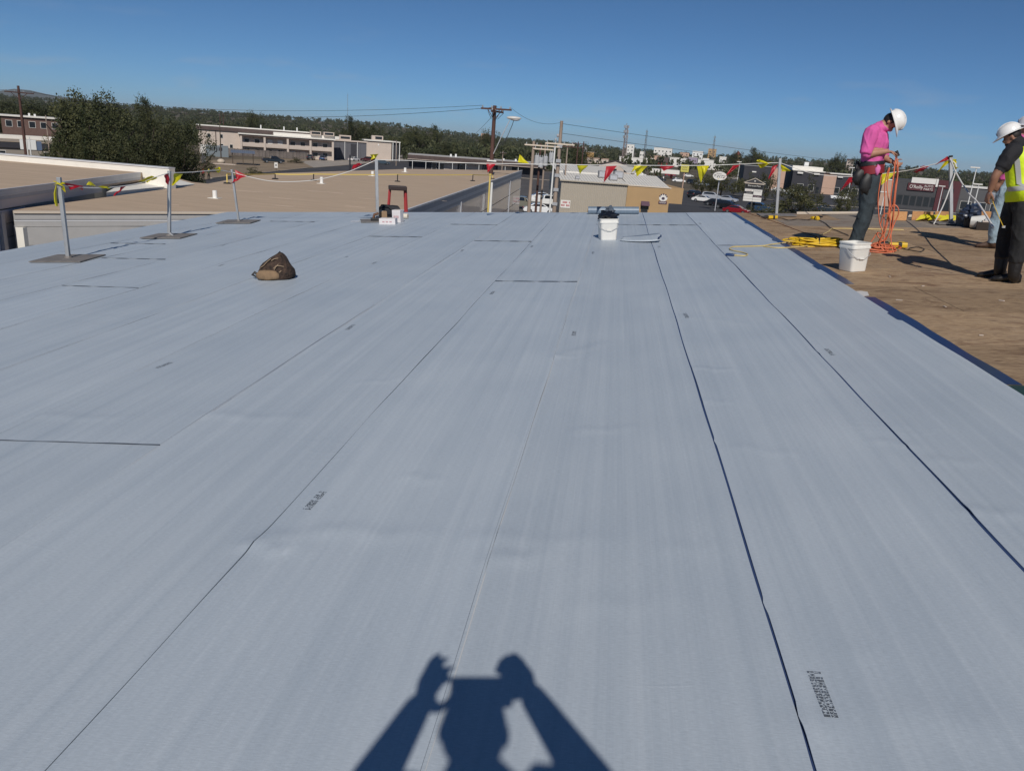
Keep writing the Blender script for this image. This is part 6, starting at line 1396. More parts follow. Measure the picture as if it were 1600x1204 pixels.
# square pails
M_PAIL = C('white_pail_plastic', (0.76, 0.745, 0.70), 0.35, var=0.03, vscale=6)
def rrect(hw, r, z, n=4, hd=None):
    hd = hd or hw; pts = []
    for cx, cy, a0 in ((hw - r, hd - r, 0), (-hw + r, hd - r, 90), (-hw + r, -hd + r, 180), (hw - r, -hd + r, 270)):
        for i in range(n + 1): a = math.radians(a0 + 90 * i / n); pts.append((cx + r * math.cos(a), cy + r * math.sin(a), z))
    return pts
def pail(px, py, wpx, hpx, rot, label):
    p = R(px, py, 0.005); s_ = mpp(p); w = wpx * s_ / 2; h = hpx * s_ * 1.04
    t = thing('square_pail', label, 'pail', roofM(p, rot), 'white square pails')
    q = MB(); rings = [rrect(w * 0.80, 0.03, 0.0), rrect(w * 0.83, 0.035, 0.012), rrect(w * 0.93, 0.04, h * 0.78), rrect(w * 0.935, 0.04, h * 0.785), rrect(w * 0.99, 0.04, h * 0.80), rrect(w * 0.99, 0.04, h * 0.87), rrect(w * 0.95, 0.04, h * 0.875), rrect(w * 0.96, 0.04, h * 0.95), rrect(w, 0.042, h * 0.955), rrect(w, 0.042, h), rrect(w * 0.95, 0.04, h), rrect(w * 0.92, 0.04, h * 0.9), rrect(w * 0.80, 0.03, 0.02)]
    q.loft(rings); q.obj('bucket', M_PAIL, t, smooth=35)
    q = MB(); q.tube([(-w * 1.0, -w * 0.1, h * 0.80), (-w * 1.02, -w * 0.9, h * 0.60), (-w * 0.5, -w * 0.99, h * 0.46), (w * 0.3, -w * 0.99, h * 0.45), (w * 0.9, -w * 0.97, h * 0.60), (w * 1.0, -w * 0.2, h * 0.80)], 0.0035, 6); q.obj('bail_wire', M_DGREY, t, smooth=60)
    q = MB(); q.tube([(-w * 0.25, -w * 0.995, h * 0.455), (w * 0.2, -w * 0.995, h * 0.45)], 0.008, 8); q.obj('grip', M_PAIL, t, smooth=60)
    return t, w, h
tp, pw, ph = pail(949, 373.5, 30, 31, 12, 'white square pail stuffed with a black bag, in front of the membrane roll')
pail(1331, 422, 36, 42, 28, 'white square pail on the plywood beside the pink shirted worker')
# dark plastic bag heaped in the far pail
pw_ = tp.matrix_world @ Vector((0, 0, ph * 0.86)); t = thing('rubbish_bag', 'crumpled black plastic bag heaped in the far white pail', 'bag', roofM(pw_, 30))
M_BAG = C('black_plastic_film', (0.010, 0.012, 0.018), 0.16, spec=0.7); M_BAGB = C('bluish_plastic_film', (0.09, 0.11, 0.14), 0.14, spec=0.8)
def crumple(c, r, seed, n=14, amt=0.28, flat=1.0):
    q = MB(); q.ball((0, 0, 0), 1.0, n, n - 4); rs_ = random.Random(seed); ph_ = [rs_.uniform(0, 6) for _ in range(8)]; out = []
    for x, y, z in q.v:
        k = 1 + amt * (0.5 * math.sin(5 * x + ph_[0]) * math.sin(6 * y + ph_[1]) + 0.4 * math.sin(9 * z + ph_[2] + 4 * x) + 0.3 * math.sin(11 * y + ph_[3] - 5 * z) + 0.25 * math.sin(17 * x + ph_[4]) * math.sin(15 * z + ph_[5]))
        out.append((c[0] + x * r[0] * k, c[1] + y * r[1] * k, c[2] + z * r[2] * k))
    q.v = out; return q
crumple((0, 0, 0.07), (pw * 0.98, pw * 0.98, 0.085), 3, 18).obj('bag', M_BAG, t, smooth=25); crumple((0.03, 0.02, 0.15), (pw * 0.5, pw * 0.45, 0.06), 5, 14, 0.4).obj('fold', M_BAGB, t, smooth=25)
crumple((-pw * 0.7, -0.02, 0.06), (pw * 0.42, pw * 0.5, 0.07), 9, 14, 0.4).obj('fold', M_BAG, t, smooth=25)
# roll of membrane near the far edge
pL, pR2 = R(918, 337, 0.0), R(998, 337.5, 0.0); c_ = (pL + pR2) / 2; Ls = float(np.linalg.norm(pR2 - pL)); rr = 0.078
ang_ = math.degrees(math.atan2(np.dot(pR2 - pL, YR), np.dot(pR2 - pL, XR))); t = thing('membrane_roll', 'blue grey roll of membrane lying near the far roof edge', 'roll', roofM(c_ + ZR * 0.006 + YR * 0.25, ang_))
q = MB(); q.tube([(-Ls / 2, 0, rr), (Ls / 2, 0, rr)], rr, 26); q.obj('roll', C('shiny_film', (0.15, 0.20, 0.26), 0.42, var=0.12, vscale=6, stretch=(6, 1, 1)), t, smooth=40)
q = MB(); q.tube([(-Ls / 2 - 0.012, 0, rr), (Ls / 2 + 0.012, 0, rr)], 0.038, 14); q.obj('core_tube', C('cardboard', (0.30, 0.20, 0.12), 0.9), t, smooth=40)
q = MB(); q.box(-Ls / 2 - 0.05, Ls / 2 + 0.01, -rr * 1.5, -rr * 0.5, 0.0, 0.006); q.obj('loose_end', M_MEM, t)
# curled offcut beside the pail
t = thing('membrane_offcut', 'curled pale offcut of membrane right of the far pail', 'offcut', roofM(R(1000, 376, 0.006), 4)); q = MB(); N = 14
for i in range(N + 1):
    for j in range(6):
        u = i / N; v_ = j / 5; x = -0.30 + 0.56 * u + 0.05 * v_; y = -0.10 - 0.16 * math.sin(u * 2.2) * (1 - v_) + 0.38 * v_ * (0.5 + 0.5 * math.sin(u * 2.6)); z = 0.01 + 0.055 * u ** 2 * (0.4 + v_) + 0.03 * (1 - u) * v_; q.v.append((x, y, z))
for i in range(N):
    for j in range(5): q.f.append((i * 6 + j, i * 6 + j + 1, (i + 1) * 6 + j + 1, (i + 1) * 6 + j)); q.m.append(0)
o = q.obj('sheet', M_MEM, t, smooth=70); sm_ = o.modifiers.new('thick', 'SOLIDIFY'); sm_.thickness = 0.006
q = MB(); q.tube([(0.24, -0.22, 0.07), (0.29, -0.1, 0.075), (0.31, 0.08, 0.07)], 0.012, 6); q.obj('rolled_edge', M_FILM, t, smooth=60)
# cartons, cardboard and bag at the thick post
def carton(px, py, w, d, h, rot, label, m, marks=True):
    p = R(px, py, 0.006); t = thing('carton', label, 'carton', roofM(p, rot), 'cartons at the thick post')
    q = MB(); q.box(-w / 2, w / 2, -d / 2, d / 2, 0, h); q.obj('box', m, t, bevel=0.003)
    q = MB(); q.box(-0.025, 0.025, -d / 2 - 0.001, d / 2 + 0.001, h + 0.0005, h + 0.002); q.obj('tape', M_CREAM, t)
    if marks:
        for i in range(3): q = MB(); q.box(-w * 0.3 + i * w * 0.22, -w * 0.3 + i * w * 0.22 + w * 0.14, -d / 2 - 0.003, -d / 2 - 0.001, h * 0.35, h * 0.55); q.obj('print', C('pink_print', (0.5, 0.30, 0.32), 0.7), t)
    for s_ in (-1, 1): q = MB(); q.box(-w / 2 - 0.002, w / 2 + 0.002, s_ * 0.004 - 0.002, s_ * 0.004 + 0.002, h, h + 0.001); 
M_CARTW = C('white_carton', (0.66, 0.63, 0.63), 0.7, var=0.04, vscale=8)
carton(607, 350, 0.29, 0.2, 0.105, 4, 'low white carton in front of the thick post', M_CARTW); carton(622, 347, 0.16, 0.16, 0.22, -6, 'taller white carton behind the low one', M_CARTW); carton(597, 342.5, 0.17, 0.13, 0.15, 30, 'plain brown cardboard box against the thick post', C('cardboard', (0.30, 0.20, 0.12), 0.9), False)
t = thing('duffel_bag', 'black duffel bag slumped behind the cartons', 'bag', roofM(R(606, 339, 0.006), -12)); crumple((0.03, 0, 0.115), (0.26, 0.13, 0.115), 21, 18, 0.18).obj('bag', C('black_nylon', (0.012, 0.013, 0.018), 0.7), t, smooth=50); q = MB(); q.tube([(-0.12, -0.11, 0.16), (-0.04, -0.15, 0.24), (0.08, -0.15, 0.24), (0.16, -0.11, 0.14)], 0.012, 6); q.obj('handle', M_BLK, t, smooth=60)
t = thing('nail_gun', 'dark nail gun with brown grip at the foot of the thick post', 'tool', roofM(R(588, 346.5, 0.006), 15)); q = MB(); q.box(-0.1, 0.09, -0.04, 0.04, 0.0, 0.07); q.obj('housing', M_BLK, t, bevel=0.012); q = MB(); q.tube([(-0.05, 0, 0.05), (-0.03, 0, 0.13), (0.05, 0, 0.15)], 0.024, 8); q.obj('grip', C('brown_leather', (0.13, 0.06, 0.03), 0.7), t, smooth=60); q = MB(); q.cyl((0.08, 0, 0.03), (0.14, 0, 0.02), 0.02, n=8); q.obj('nose', M_DGREY, t)
t = thing('paper_roll', 'short cream paper roll lying right of the cartons', 'roll', roofM(R(632.5, 341.5, 0.005), -5)); q = MB(); q.tube([(-0.065, 0, 0.047), (0.065, 0, 0.047)], 0.047, 18); q.obj('roll', C('cream_paper', (0.66, 0.60, 0.50), 0.8), t, smooth=40); q = MB(); q.tube([(-0.067, 0, 0.047), (0.067, 0, 0.047)], 0.018, 10); q.obj('core', C('cardboard', (0.30, 0.20, 0.12), 0.9), t, smooth=40)
t = thing('film_scrap', 'flat blue grey scrap of film left of the thick post', 'scrap', roofM(R(573, 340, 0.006), 0)); q = MB(); q.add([(-0.18, -0.03, 0.004), (0.12, -0.1, 0.004), (0.2, 0.06, 0.012), (0.0, 0.1, 0.004)], [(0, 1, 2, 3)]); q.obj('sheet', C('shiny_film', (0.16, 0.21, 0.27), 0.22), t)
t = thing('pry_bar', 'thin dark pry bar lying left of the thick post', 'tool', roofM(R(567, 346.5, 0.006), 3)); q = MB(); q.tube([(-0.18, 0, 0.008), (0.16, 0, 0.008), (0.2, 0.0, 0.03)], 0.008, 6); q.obj('bar', M_DGREY, t); q = MB(); q.box(-0.22, -0.18, -0.015, 0.015, 0.003, 0.014); q.obj('claw', M_DGREY, t)
# stepladder top showing over the far eave
pz = CAM + ray(621, 318) * 19.0
base = np.array((pz[0], pz[1], 0.0)); t = thing('stepladder', 'red fibreglass stepladder top rising behind the far eave', 'ladder', groundM(base, face_rot(base) + 6)); zt_ = height_to(base, 294); s_ = mpp(base + (0, 0, zt_)); M_FG = C('red_fibreglass', (0.40, 0.05, 0.05), 0.5)
wt, wb_ = 13 * s_, 13 * s_ + 0.12 * zt_ * 0.5
for sg_ in (-1, 1):
    q = MB(); q.tube([(sg_ * wt * 0.95, 0, zt_ - 0.05), (sg_ * wb_, -0.9, 0)], 0.032, 4, 0); q.obj('front_rail', M_FG, t); q = MB(); q.tube([(sg_ * wt * 0.9, 0.1, zt_ - 0.05), (sg_ * wb_, 0.9, 0)], 0.028, 4, 0); q.obj('rear_rail', M_FG, t)
q = MB(); q.box(-wt * 1.06, wt * 1.06, -0.1, 0.16, zt_ - 0.05, zt_ + 0.05); q.obj('top_cap', C('dark_brown_plastic', (0.035, 0.022, 0.02), 0.6), t, bevel=0.015)
for i in range(1, 12):
    f_ = i / 13; z = zt_ * (1 - f_) - 0.05; w_ = wt + (wb_ - wt) * f_; q = MB(); q.box(-w_, w_, -0.9 * f_ - 0.05, -0.9 * f_ + 0.05, z - 0.025, z + 0.025); q.obj('step', M_STEELW, t)

# ------------------------------------------------------------------ cords and tools on the plywood
M_CY = C('yellow_cord', (0.72, 0.46, 0.02), 0.5); M_CYP = C('pale_yellow_cord', (0.62, 0.48, 0.20), 0.5); M_CO = C('orange_cord', (0.62, 0.16, 0.075), 0.5); M_TY = C('tool_yellow', (0.66, 0.42, 0.02), 0.45)
def smooth_pts(pts, n_=6):
    pts = [np.asarray(p, float) for p in pts]; sm = []
    for i in range(len(pts) - 1):
        p0 = pts[max(i - 1, 0)]; p1 = pts[i]; p2 = pts[i + 1]; p3 = pts[min(i + 2, len(pts) - 1)]
        for j in range(n_):
            u = j / n_; sm.append(0.5 * ((2 * p1) + (-p0 + p2) * u + (2 * p0 - 5 * p1 + 4 * p2 - p3) * u * u + (-p0 + 3 * p1 - 3 * p2 + p3) * u ** 3))
    sm.append(pts[-1]); return sm
def cord_on(pix, r, c=0.012): return smooth_pts([R(x, y, c) for x, y in pix])
def cord(label, pix, r, m, c=0.013, plug=None):
    P0 = R(*pix[0]); t = thing('extension_cord', label, 'cord', Matrix.Translation(Vector(P0))); q = MB(); q.tube([p - P0 for p in cord_on(pix, r, c)], r, 7); q.obj('cable', m, t, smooth=60)
    if plug:
        a_ = R(*plug, c + 0.004) - P0; d_ = nrm(R(*pix[1]) - R(*plug)); q = MB(); q.tube([a_ - d_ * 0.05, a_ - d_ * 0.02, a_ + d_ * 0.035, a_ + d_ * 0.06], [0.016, 0.021, 0.02, 0.01], 8); q.obj('plug', C('blue_plug', (0.02, 0.05, 0.14), 0.5), t, smooth=50)
    return t
t = cord('yellow extension cord with blue plug trailing onto the membrane', [(1143, 398.5), (1152, 399), (1164, 399.5), (1168, 397), (1160, 394), (1147, 391.5), (1140, 388.5), (1145, 385.5), (1160, 385), (1190, 384), (1210, 381), (1240, 378), (1262, 376.5)], 0.0075, M_CYP, 0.016, (1140, 398))
q = MB(); P0 = R(1143, 398.5); q.tube([p - P0 for p in cord_on([(1192, 384.5), (1215, 387), (1245, 386), (1262, 384)], 0.0075, 0.016)], 0.0075, 7); q.obj('cable', M_CYP, t, smooth=60)
cc = R(1276, 383, 0.0); t = thing('cord_coil', 'heap of coiled yellow extension cord on the plywood', 'cord', roofM(cc, 0)); rs_ = random.Random(4); q = MB()
for k in range(15):
    ph_ = rs_.uniform(0, 6.28); a_ = rs_.uniform(0.22, 0.40); b_ = rs_.uniform(0.12, 0.24); ox, oy = rs_.uniform(-0.12, 0.12), rs_.uniform(-0.05, 0.05); pts = []
    for i in range(30):
        th = ph_ + i / 29 * 6.4; pts.append((ox + a_ * math.cos(th) * (1 + 0.12 * math.sin(3 * th + k)), oy + b_ * math.sin(th) * (1 + 0.15 * math.sin(2 * th + k)), 0.012 + 0.006 * k * 0.9 + 0.012 * math.sin(2 * th + ph_)))
    q.tube(pts, 0.0085, 6)
q.obj('coils', M_CY, t, smooth=60); q = MB(); q.tube([(-0.02, -0.24, 0.02), (0.0, -0.1, 0.12), (0.02, 0.12, 0.12), (0.0, 0.24, 0.03)], 0.012, 6); q.obj('tie', M_BLK, t)
cord('pale yellow cord curving on the plywood behind the coil', [(1275, 368), (1285, 366), (1294, 362), (1299, 357.5), (1306, 357), (1330, 357.2), (1370, 358), (1412, 359)], 0.0075, M_CYP)
cord('thin red brown line stretched across the plywood', [(1160, 329.8), (1178, 336), (1212, 347), (1250, 361), (1275, 369), (1300, 377)], 0.004, C('red_chalk_line', (0.20, 0.06, 0.035), 0.8), 0.006)
cord('black tool cord wandering between the two yellow tools', [(1212, 340.5), (1222, 341), (1232, 344), (1246, 342.5), (1262, 343.5), (1270, 341)], 0.0065, M_BLK); cord('black cord running right from the far yellow tool', [(1280, 344), (1290, 349), (1298, 356), (1312, 362), (1326, 368)], 0.0065, M_BLK)
def drill(px, py, rot, label, sc=1.0):
    t = thing('power_tool', label, 'power tool', roofM(R(px, py, 0.004), rot) @ Matrix.Scale(sc, 4), 'yellow power tools on the plywood')
    q = MB(); q.loft([rrect(0.030, 0.014, x, 3, 0.036) for x in (-0.12, -0.11, 0.05, 0.075)]); q.v = [(z, y, 0.04 + x) for x, y, z in q.v]; q.obj('motor_housing', M_TY, t, smooth=40)
    q = MB(); q.loft([rrect(0.032, 0.014, x, 3, 0.038) for x in (-0.06, -0.02)]); q.v = [(z, y, 0.04 + x) for x, y, z in q.v]; q.obj('vent_band', M_BLK, t, smooth=40)
    q = MB(); q.tube([(0.09, 0, 0.05), (0.15, 0, 0.05), (0.22, 0, 0.05)], [0.032, 0.026, 0.010], 10); q.obj('nose', M_BLK, t, smooth=50)
    q = MB(); q.tube([(-0.04, 0.0, 0.045), (-0.07, -0.09, 0.03), (-0.09, -0.14, 0.03)], [0.026, 0.023, 0.03], 8, 0, 0.9); q.obj('handle', M_BLK, t, smooth=50)
    q = MB(); q.box(-0.14, -0.05, -0.2, -0.13, 0.002, 0.06); q.obj('base', M_TY, t, bevel=0.01)
drill(1205, 342.5, 200, 'yellow screw gun at the far end of the plywood, left one', 0.95); drill(1274, 342.5, 30, 'yellow screw gun near the far eave, right one', 0.8); drill(1399, 388, 175, 'yellow screw gun behind the tangle of orange cord', 1.15)
cord('black cord of the screw gun behind the orange tangle', [(1412, 389), (1424, 391), (1438, 393), (1444, 389), (1432, 386), (1420, 388)], 0.006, M_BLK)
# clutter at the far right: pails, black bundle, yellow warning flags, tipped bucket
t = thing('flag_heap', 'heap of fallen yellow pennants under the round post', 'flags', roofM(R(1468, 346, 0.004), 0)); rs_ = random.Random(9)
for k in range(9):
    x = -0.30 + 0.075 * k; y = rs_.uniform(-0.1, 0.12); q = MB(); a_ = rs_.uniform(0, 3); z0 = rs_.uniform(0.01, 0.03)
    q.add([(x - 0.13, y - 0.02, z0), (x + 0.14, y - 0.05 + 0.1 * math.sin(a_), z0 + 0.06), (x + 0.05, y + 0.12, z0 + 0.07), (x - 0.02, y + 0.05, z0 + 0.10)], [(0, 1, 3), (1, 2, 3), (2, 0, 3)]); q.obj('pennant', M_FYEL, t)
t = thing('grey_bucket', 'grey round bucket in the clutter at the round post', 'bucket', roofM(R(1501, 352, 0.004), 0)); q = MB(); q.tube([(0, 0, 0), (0, 0, 0.01), (0, 0, 0.2), (0, 0, 0.205)], [0.075, 0.08, 0.10, 0.105], 16); q.obj('body', C('grey_plastic', (0.13, 0.14, 0.15), 0.6), t, smooth=40); q = MB(); q.tube([(-0.1, 0, 0.19), (-0.07, -0.09, 0.13), (0.07, -0.09, 0.13), (0.1, 0, 0.19)], 0.004, 5); q.obj('bail_wire', M_DGREY, t)
t = thing('tarp_bundle', 'blue black tarp bundle standing beside the grey bucket', 'bundle', roofM(R(1515, 355, 0.004), 10)); M_TARP = C('navy_tarp', (0.018, 0.028, 0.055), 0.3, spec=0.6)
crumple((0.0, 0.0, 0.26), (0.13, 0.13, 0.13), 31, 16, 0.3).obj('upper_fold', M_TARP, t, smooth=25); q = MB(); q.tube([(0, 0, 0.0), (0, 0, 0.05), (0, 0, 0.2)], [0.085, 0.1, 0.09], 12); q.obj('sack', M_BLK, t, smooth=40); crumple((-0.13, 0.02, 0.22), (0.075, 0.08, 0.09), 33, 14, 0.35).obj('fold', M_TARP, t, smooth=25)
q = MB(); q.tube([(0.0, 0.0, 0.38), (0.09, -0.03, 0.40), (0.14, -0.03, 0.30), (0.13, 0, 0.2)], 0.014, 6); q.obj('strap', C('blue_strap', (0.04, 0.08, 0.16), 0.5), t, smooth=60)
t = thing('tipped_bucket', 'white bucket lying on its side full of scraps', 'bucket', roofM(R(1527, 357, 0.004), -30)); q = MB(); q.tube([(-0.11, 0, 0.10), (-0.105, 0, 0.10), (0.1, 0, 0.115), (0.105, 0, 0.115)], [0.09, 0.095, 0.115, 0.118], 18); q.obj('body', M_PAIL, t, smooth=40); q = MB(); q.tube([(0.1, 0.1, 0.115), (0.16, 0.02, 0.05), (0.1, -0.1, 0.115)], 0.004, 5); q.obj('bail_wire', M_DGREY, t)
t = thing('scrap_box', 'dark open box of roofing scraps in front of tipped bucket', 'box', roofM(R(1542, 359, 0.004), -20)); q = MB(); q.box(-0.16, 0.16, -0.12, 0.12, 0, 0.02); q.box(-0.16, 0.16, -0.12, -0.105, 0.02, 0.13); q.box(-0.16, 0.16, 0.105, 0.12, 0.02, 0.13); q.box(-0.16, -0.145, -0.105, 0.105, 0.02, 0.13); q.box(0.145, 0.16, -0.105, 0.105, 0.02, 0.13); q.obj('box', C('dark_board', (0.03, 0.022, 0.018), 0.8), t)
for k in range(6): q = MB(); q.box(-0.12 + k * 0.035, -0.02 + k * 0.035, -0.08 + 0.02 * (k % 3), 0.06, 0.10 + 0.02 * (k % 3), 0.125 + 0.025 * (k % 3)); q.obj('scrap', M_PALE if k % 2 else M_GREY, t)
t = thing('yellow_level', 'yellow tool case lying behind the hi-vis worker legs', 'tool case', roofM(R(1590, 372, 0.004), 10)); q = MB(); q.box(-0.25, 0.25, -0.1, 0.1, 0, 0.16); q.obj('case', M_TY, t, bevel=0.02); q = MB(); q.tube([(-0.08, 0, 0.16), (-0.06, 0, 0.2), (0.06, 0, 0.2), (0.08, 0, 0.16)], 0.012, 6); q.obj('handle', M_BLK, t)

rs_ = random.Random(23)
for x, y in ((1405, 469), (1476, 479), (1442, 447), (1533, 524), (1390, 432), (1565, 470)):
    t = thing('wood_chip', 'small pale wood chip lying on the bare plywood', 'wood chip', roofM(R(x, y, 0.003), rs_.uniform(0, 180)), 'wood chips on the plywood')
    a_, b_ = rs_.uniform(0.015, 0.03), rs_.uniform(0.005, 0.010); q = MB(); q.prism([(-a_, -b_ * 0.6), (a_ * 0.8, -b_), (a_, b_ * 0.4), (-a_ * 0.7, b_)], 0, rs_.uniform(0.004, 0.009)); q.obj('chip', M_PALE, t)
# ------------------------------------------------------------------ people
M_SKIN = C('skin', (0.38, 0.20, 0.13), 0.55, var=0.08, vscale=14); M_SKIN2 = C('tanned_skin', (0.27, 0.135, 0.085), 0.55, var=0.08, vscale=14); M_HAIR = C('dark_hair', (0.014, 0.010, 0.008), 0.6)
M_PINKS = C('pink_cotton', (0.62, 0.10, 0.33), 0.9, var=0.08, vscale=9, bump=0.9, bscale=13, stretch=(1, 1, 0.45)); M_DENIM = C('dark_denim', (0.030, 0.042, 0.050), 0.9, var=0.22, vscale=10, bump=0.9, bscale=11); M_JEANS = C('faded_denim', (0.30, 0.40, 0.47), 0.9, var=0.16, vscale=8, bump=1.0, bscale=12)
M_BTEE = C('black_cotton', (0.012, 0.012, 0.015), 0.85, bump=0.8, bscale=12); M_BPANT = C('black_work_trousers', (0.013, 0.013, 0.014), 0.85, var=0.2, vscale=8, bump=0.9, bscale=10); M_BOOT = C('black_boot', (0.011, 0.010, 0.010), 0.5, bump=0.3, bscale=30); M_BBOOT = C('brown_boot', (0.085, 0.05, 0.035), 0.6, bump=0.3, bscale=30)
M_HAT = C('white_hard_hat', (0.80, 0.79, 0.77), 0.22, coat=0.4); M_VEST = C('hi_vis_yellow', (0.62, 0.80, 0.012), 0.6, bump=0.5, bscale=14); M_BAND = C('reflective_band', (0.42, 0.43, 0.42), 0.35); M_GREYT = C('dark_shirt', (0.03, 0.035, 0.05), 0.85, bump=0.6, bscale=12)
def V(p): return Vector([float(x) for x in p])
def tb(q, pts, rs, n=12, flat=1.0, ref=None): q.tube([V(p) for p in smooth_pts(pts, 4)], list(np.interp(np.linspace(0, len(pts) - 1, 4 * (len(pts) - 1) + 1), range(len(pts)), rs)), n, 0, flat, False, ref)
def hand(q, segs, wrist, d, nrm_, mi, curl=0.8, thumb=1.0, size=1.0, spread=0.0):
    """palm, four curled fingers of unequal length and a thumb off the side of the palm"""
    d = nrm(d); n_ = nrm(np.asarray(nrm_) - d * np.dot(nrm_, d)); sd_ = np.cross(d, n_) * thumb; wrist = np.asarray(wrist)
    B = Matrix((V(sd_), V(d), V(n_))).transposed()
    pc = wrist + d * 0.048 * size; q.ball(pc, (0.040 * size, 0.052 * size, 0.018 * size), 12, 8, 0, B); segs.append((wrist, wrist + d * 0.09 * size, 0.035, mi))
    for i, (o, l) in enumerate(((0.030, 0.066), (0.010, 0.076), (-0.011, 0.071), (-0.030, 0.056))):
        a = wrist + d * 0.082 * size + sd_ * o * size; pts = [a - d * 0.02 * size]; ang = 0.25 * curl; dirv = d
        for k, f_ in enumerate((0.45, 0.32, 0.25)):
            dirv = nrm(d * math.cos(ang) + n_ * math.sin(ang) + sd_ * spread * o / 0.03); a = a + dirv * l * f_ * size; pts.append(a); ang += 0.95 * curl
        q.tube([V(p) for p in pts], [0.0095 * size, 0.0092 * size, 0.0085 * size, 0.0068 * size], 7); segs.append((pts[0], pts[-1], 0.012, mi))
    a = wrist + d * 0.025 * size + sd_ * 0.030 * size; pts = [a, a + sd_ * 0.024 * size + d * 0.022 * size + n_ * 0.010, a + sd_ * 0.034 * size + d * 0.050 * size + n_ * 0.026, a + sd_ * 0.026 * size + d * 0.072 * size + n_ * 0.038]
    q.tube([V(p) for p in pts], [0.013 * size, 0.012 * size, 0.0105 * size, 0.008 * size], 7); segs.append((pts[0], pts[-1], 0.012, mi))
def foot(q, segs, ankle, sole, fwd, up, mi, L_=0.27):
    fwd = nrm(np.asarray(fwd) - up * np.dot(fwd, up)); heel = np.asarray(sole) - fwd * 0.06; w = np.cross(fwd, up); rings = []
    for f_, hw, h in ((0.0, 0.030, 0.075), (0.05, 0.040, 0.095), (0.30, 0.042, 0.115), (0.52, 0.045, 0.085), (0.75, 0.051, 0.062), (0.92, 0.043, 0.05), (1.0, 0.02, 0.03)):
        c_ = heel + fwd * f_ * L_; rings.append([tuple(c_ + w * hw * math.cos(a) + up * (h / 2 + h / 2 * math.sin(a))) for a in np.linspace(0, 2 * math.pi, 12, endpoint=False)])
    q.loft(rings); segs.append((heel + up * 0.04, heel + fwd * L_ + up * 0.03, 0.05, mi))
def torso_rings(J, grow=0.0, k0=0, k1=99):
    lat = nrm(J['lsh'] - J['rsh']); lath = nrm(J['lhip'] - J['rhip']); out = []
    spine = [(J['pelvis'] - nrm(J['waist'] - J['pelvis']) * 0.10, 0.11, 0.085, lath), (J['pelvis'], 0.165, 0.115, lath), (J['pelvis'] * 0.5 + J['waist'] * 0.5, 0.165, 0.118, lath), (J['waist'], 0.155, 0.115, lat), (J['waist'] * 0.5 + J['chest'] * 0.5, 0.162, 0.122, lat), (J['chest'], 0.178, 0.128, lat), (J['chest'] * 0.35 + J['shc'] * 0.65, 0.185, 0.112, lat), (J['shc'], 0.165, 0.082, lat), (J['shc'] * 0.55 + J['neck'] * 0.45, 0.095, 0.066, lat), (J['neck'], 0.060, 0.058, lat)]
    spine = spine[k0:k1]
    for i, (c_, hw, hd, la) in enumerate(spine):
        t_ = nrm(spine[min(i + 1, len(spine) - 1)][0] - spine[max(i - 1, 0)][0]); la = nrm(la - t_ * np.dot(la, t_)); fr_ = np.cross(t_, la)
        out.append([tuple(c_ + la * (hw * J.get('bulk', 1) + grow) * math.copysign(abs(math.cos(a)) ** 0.85, math.cos(a)) + fr_ * (hd * J.get('bulk', 1) + grow) * math.copysign(abs(math.sin(a)) ** 0.9, math.sin(a))) for a in np.linspace(0, 2 * math.pi, 24, endpoint=False)])
    return out, spine
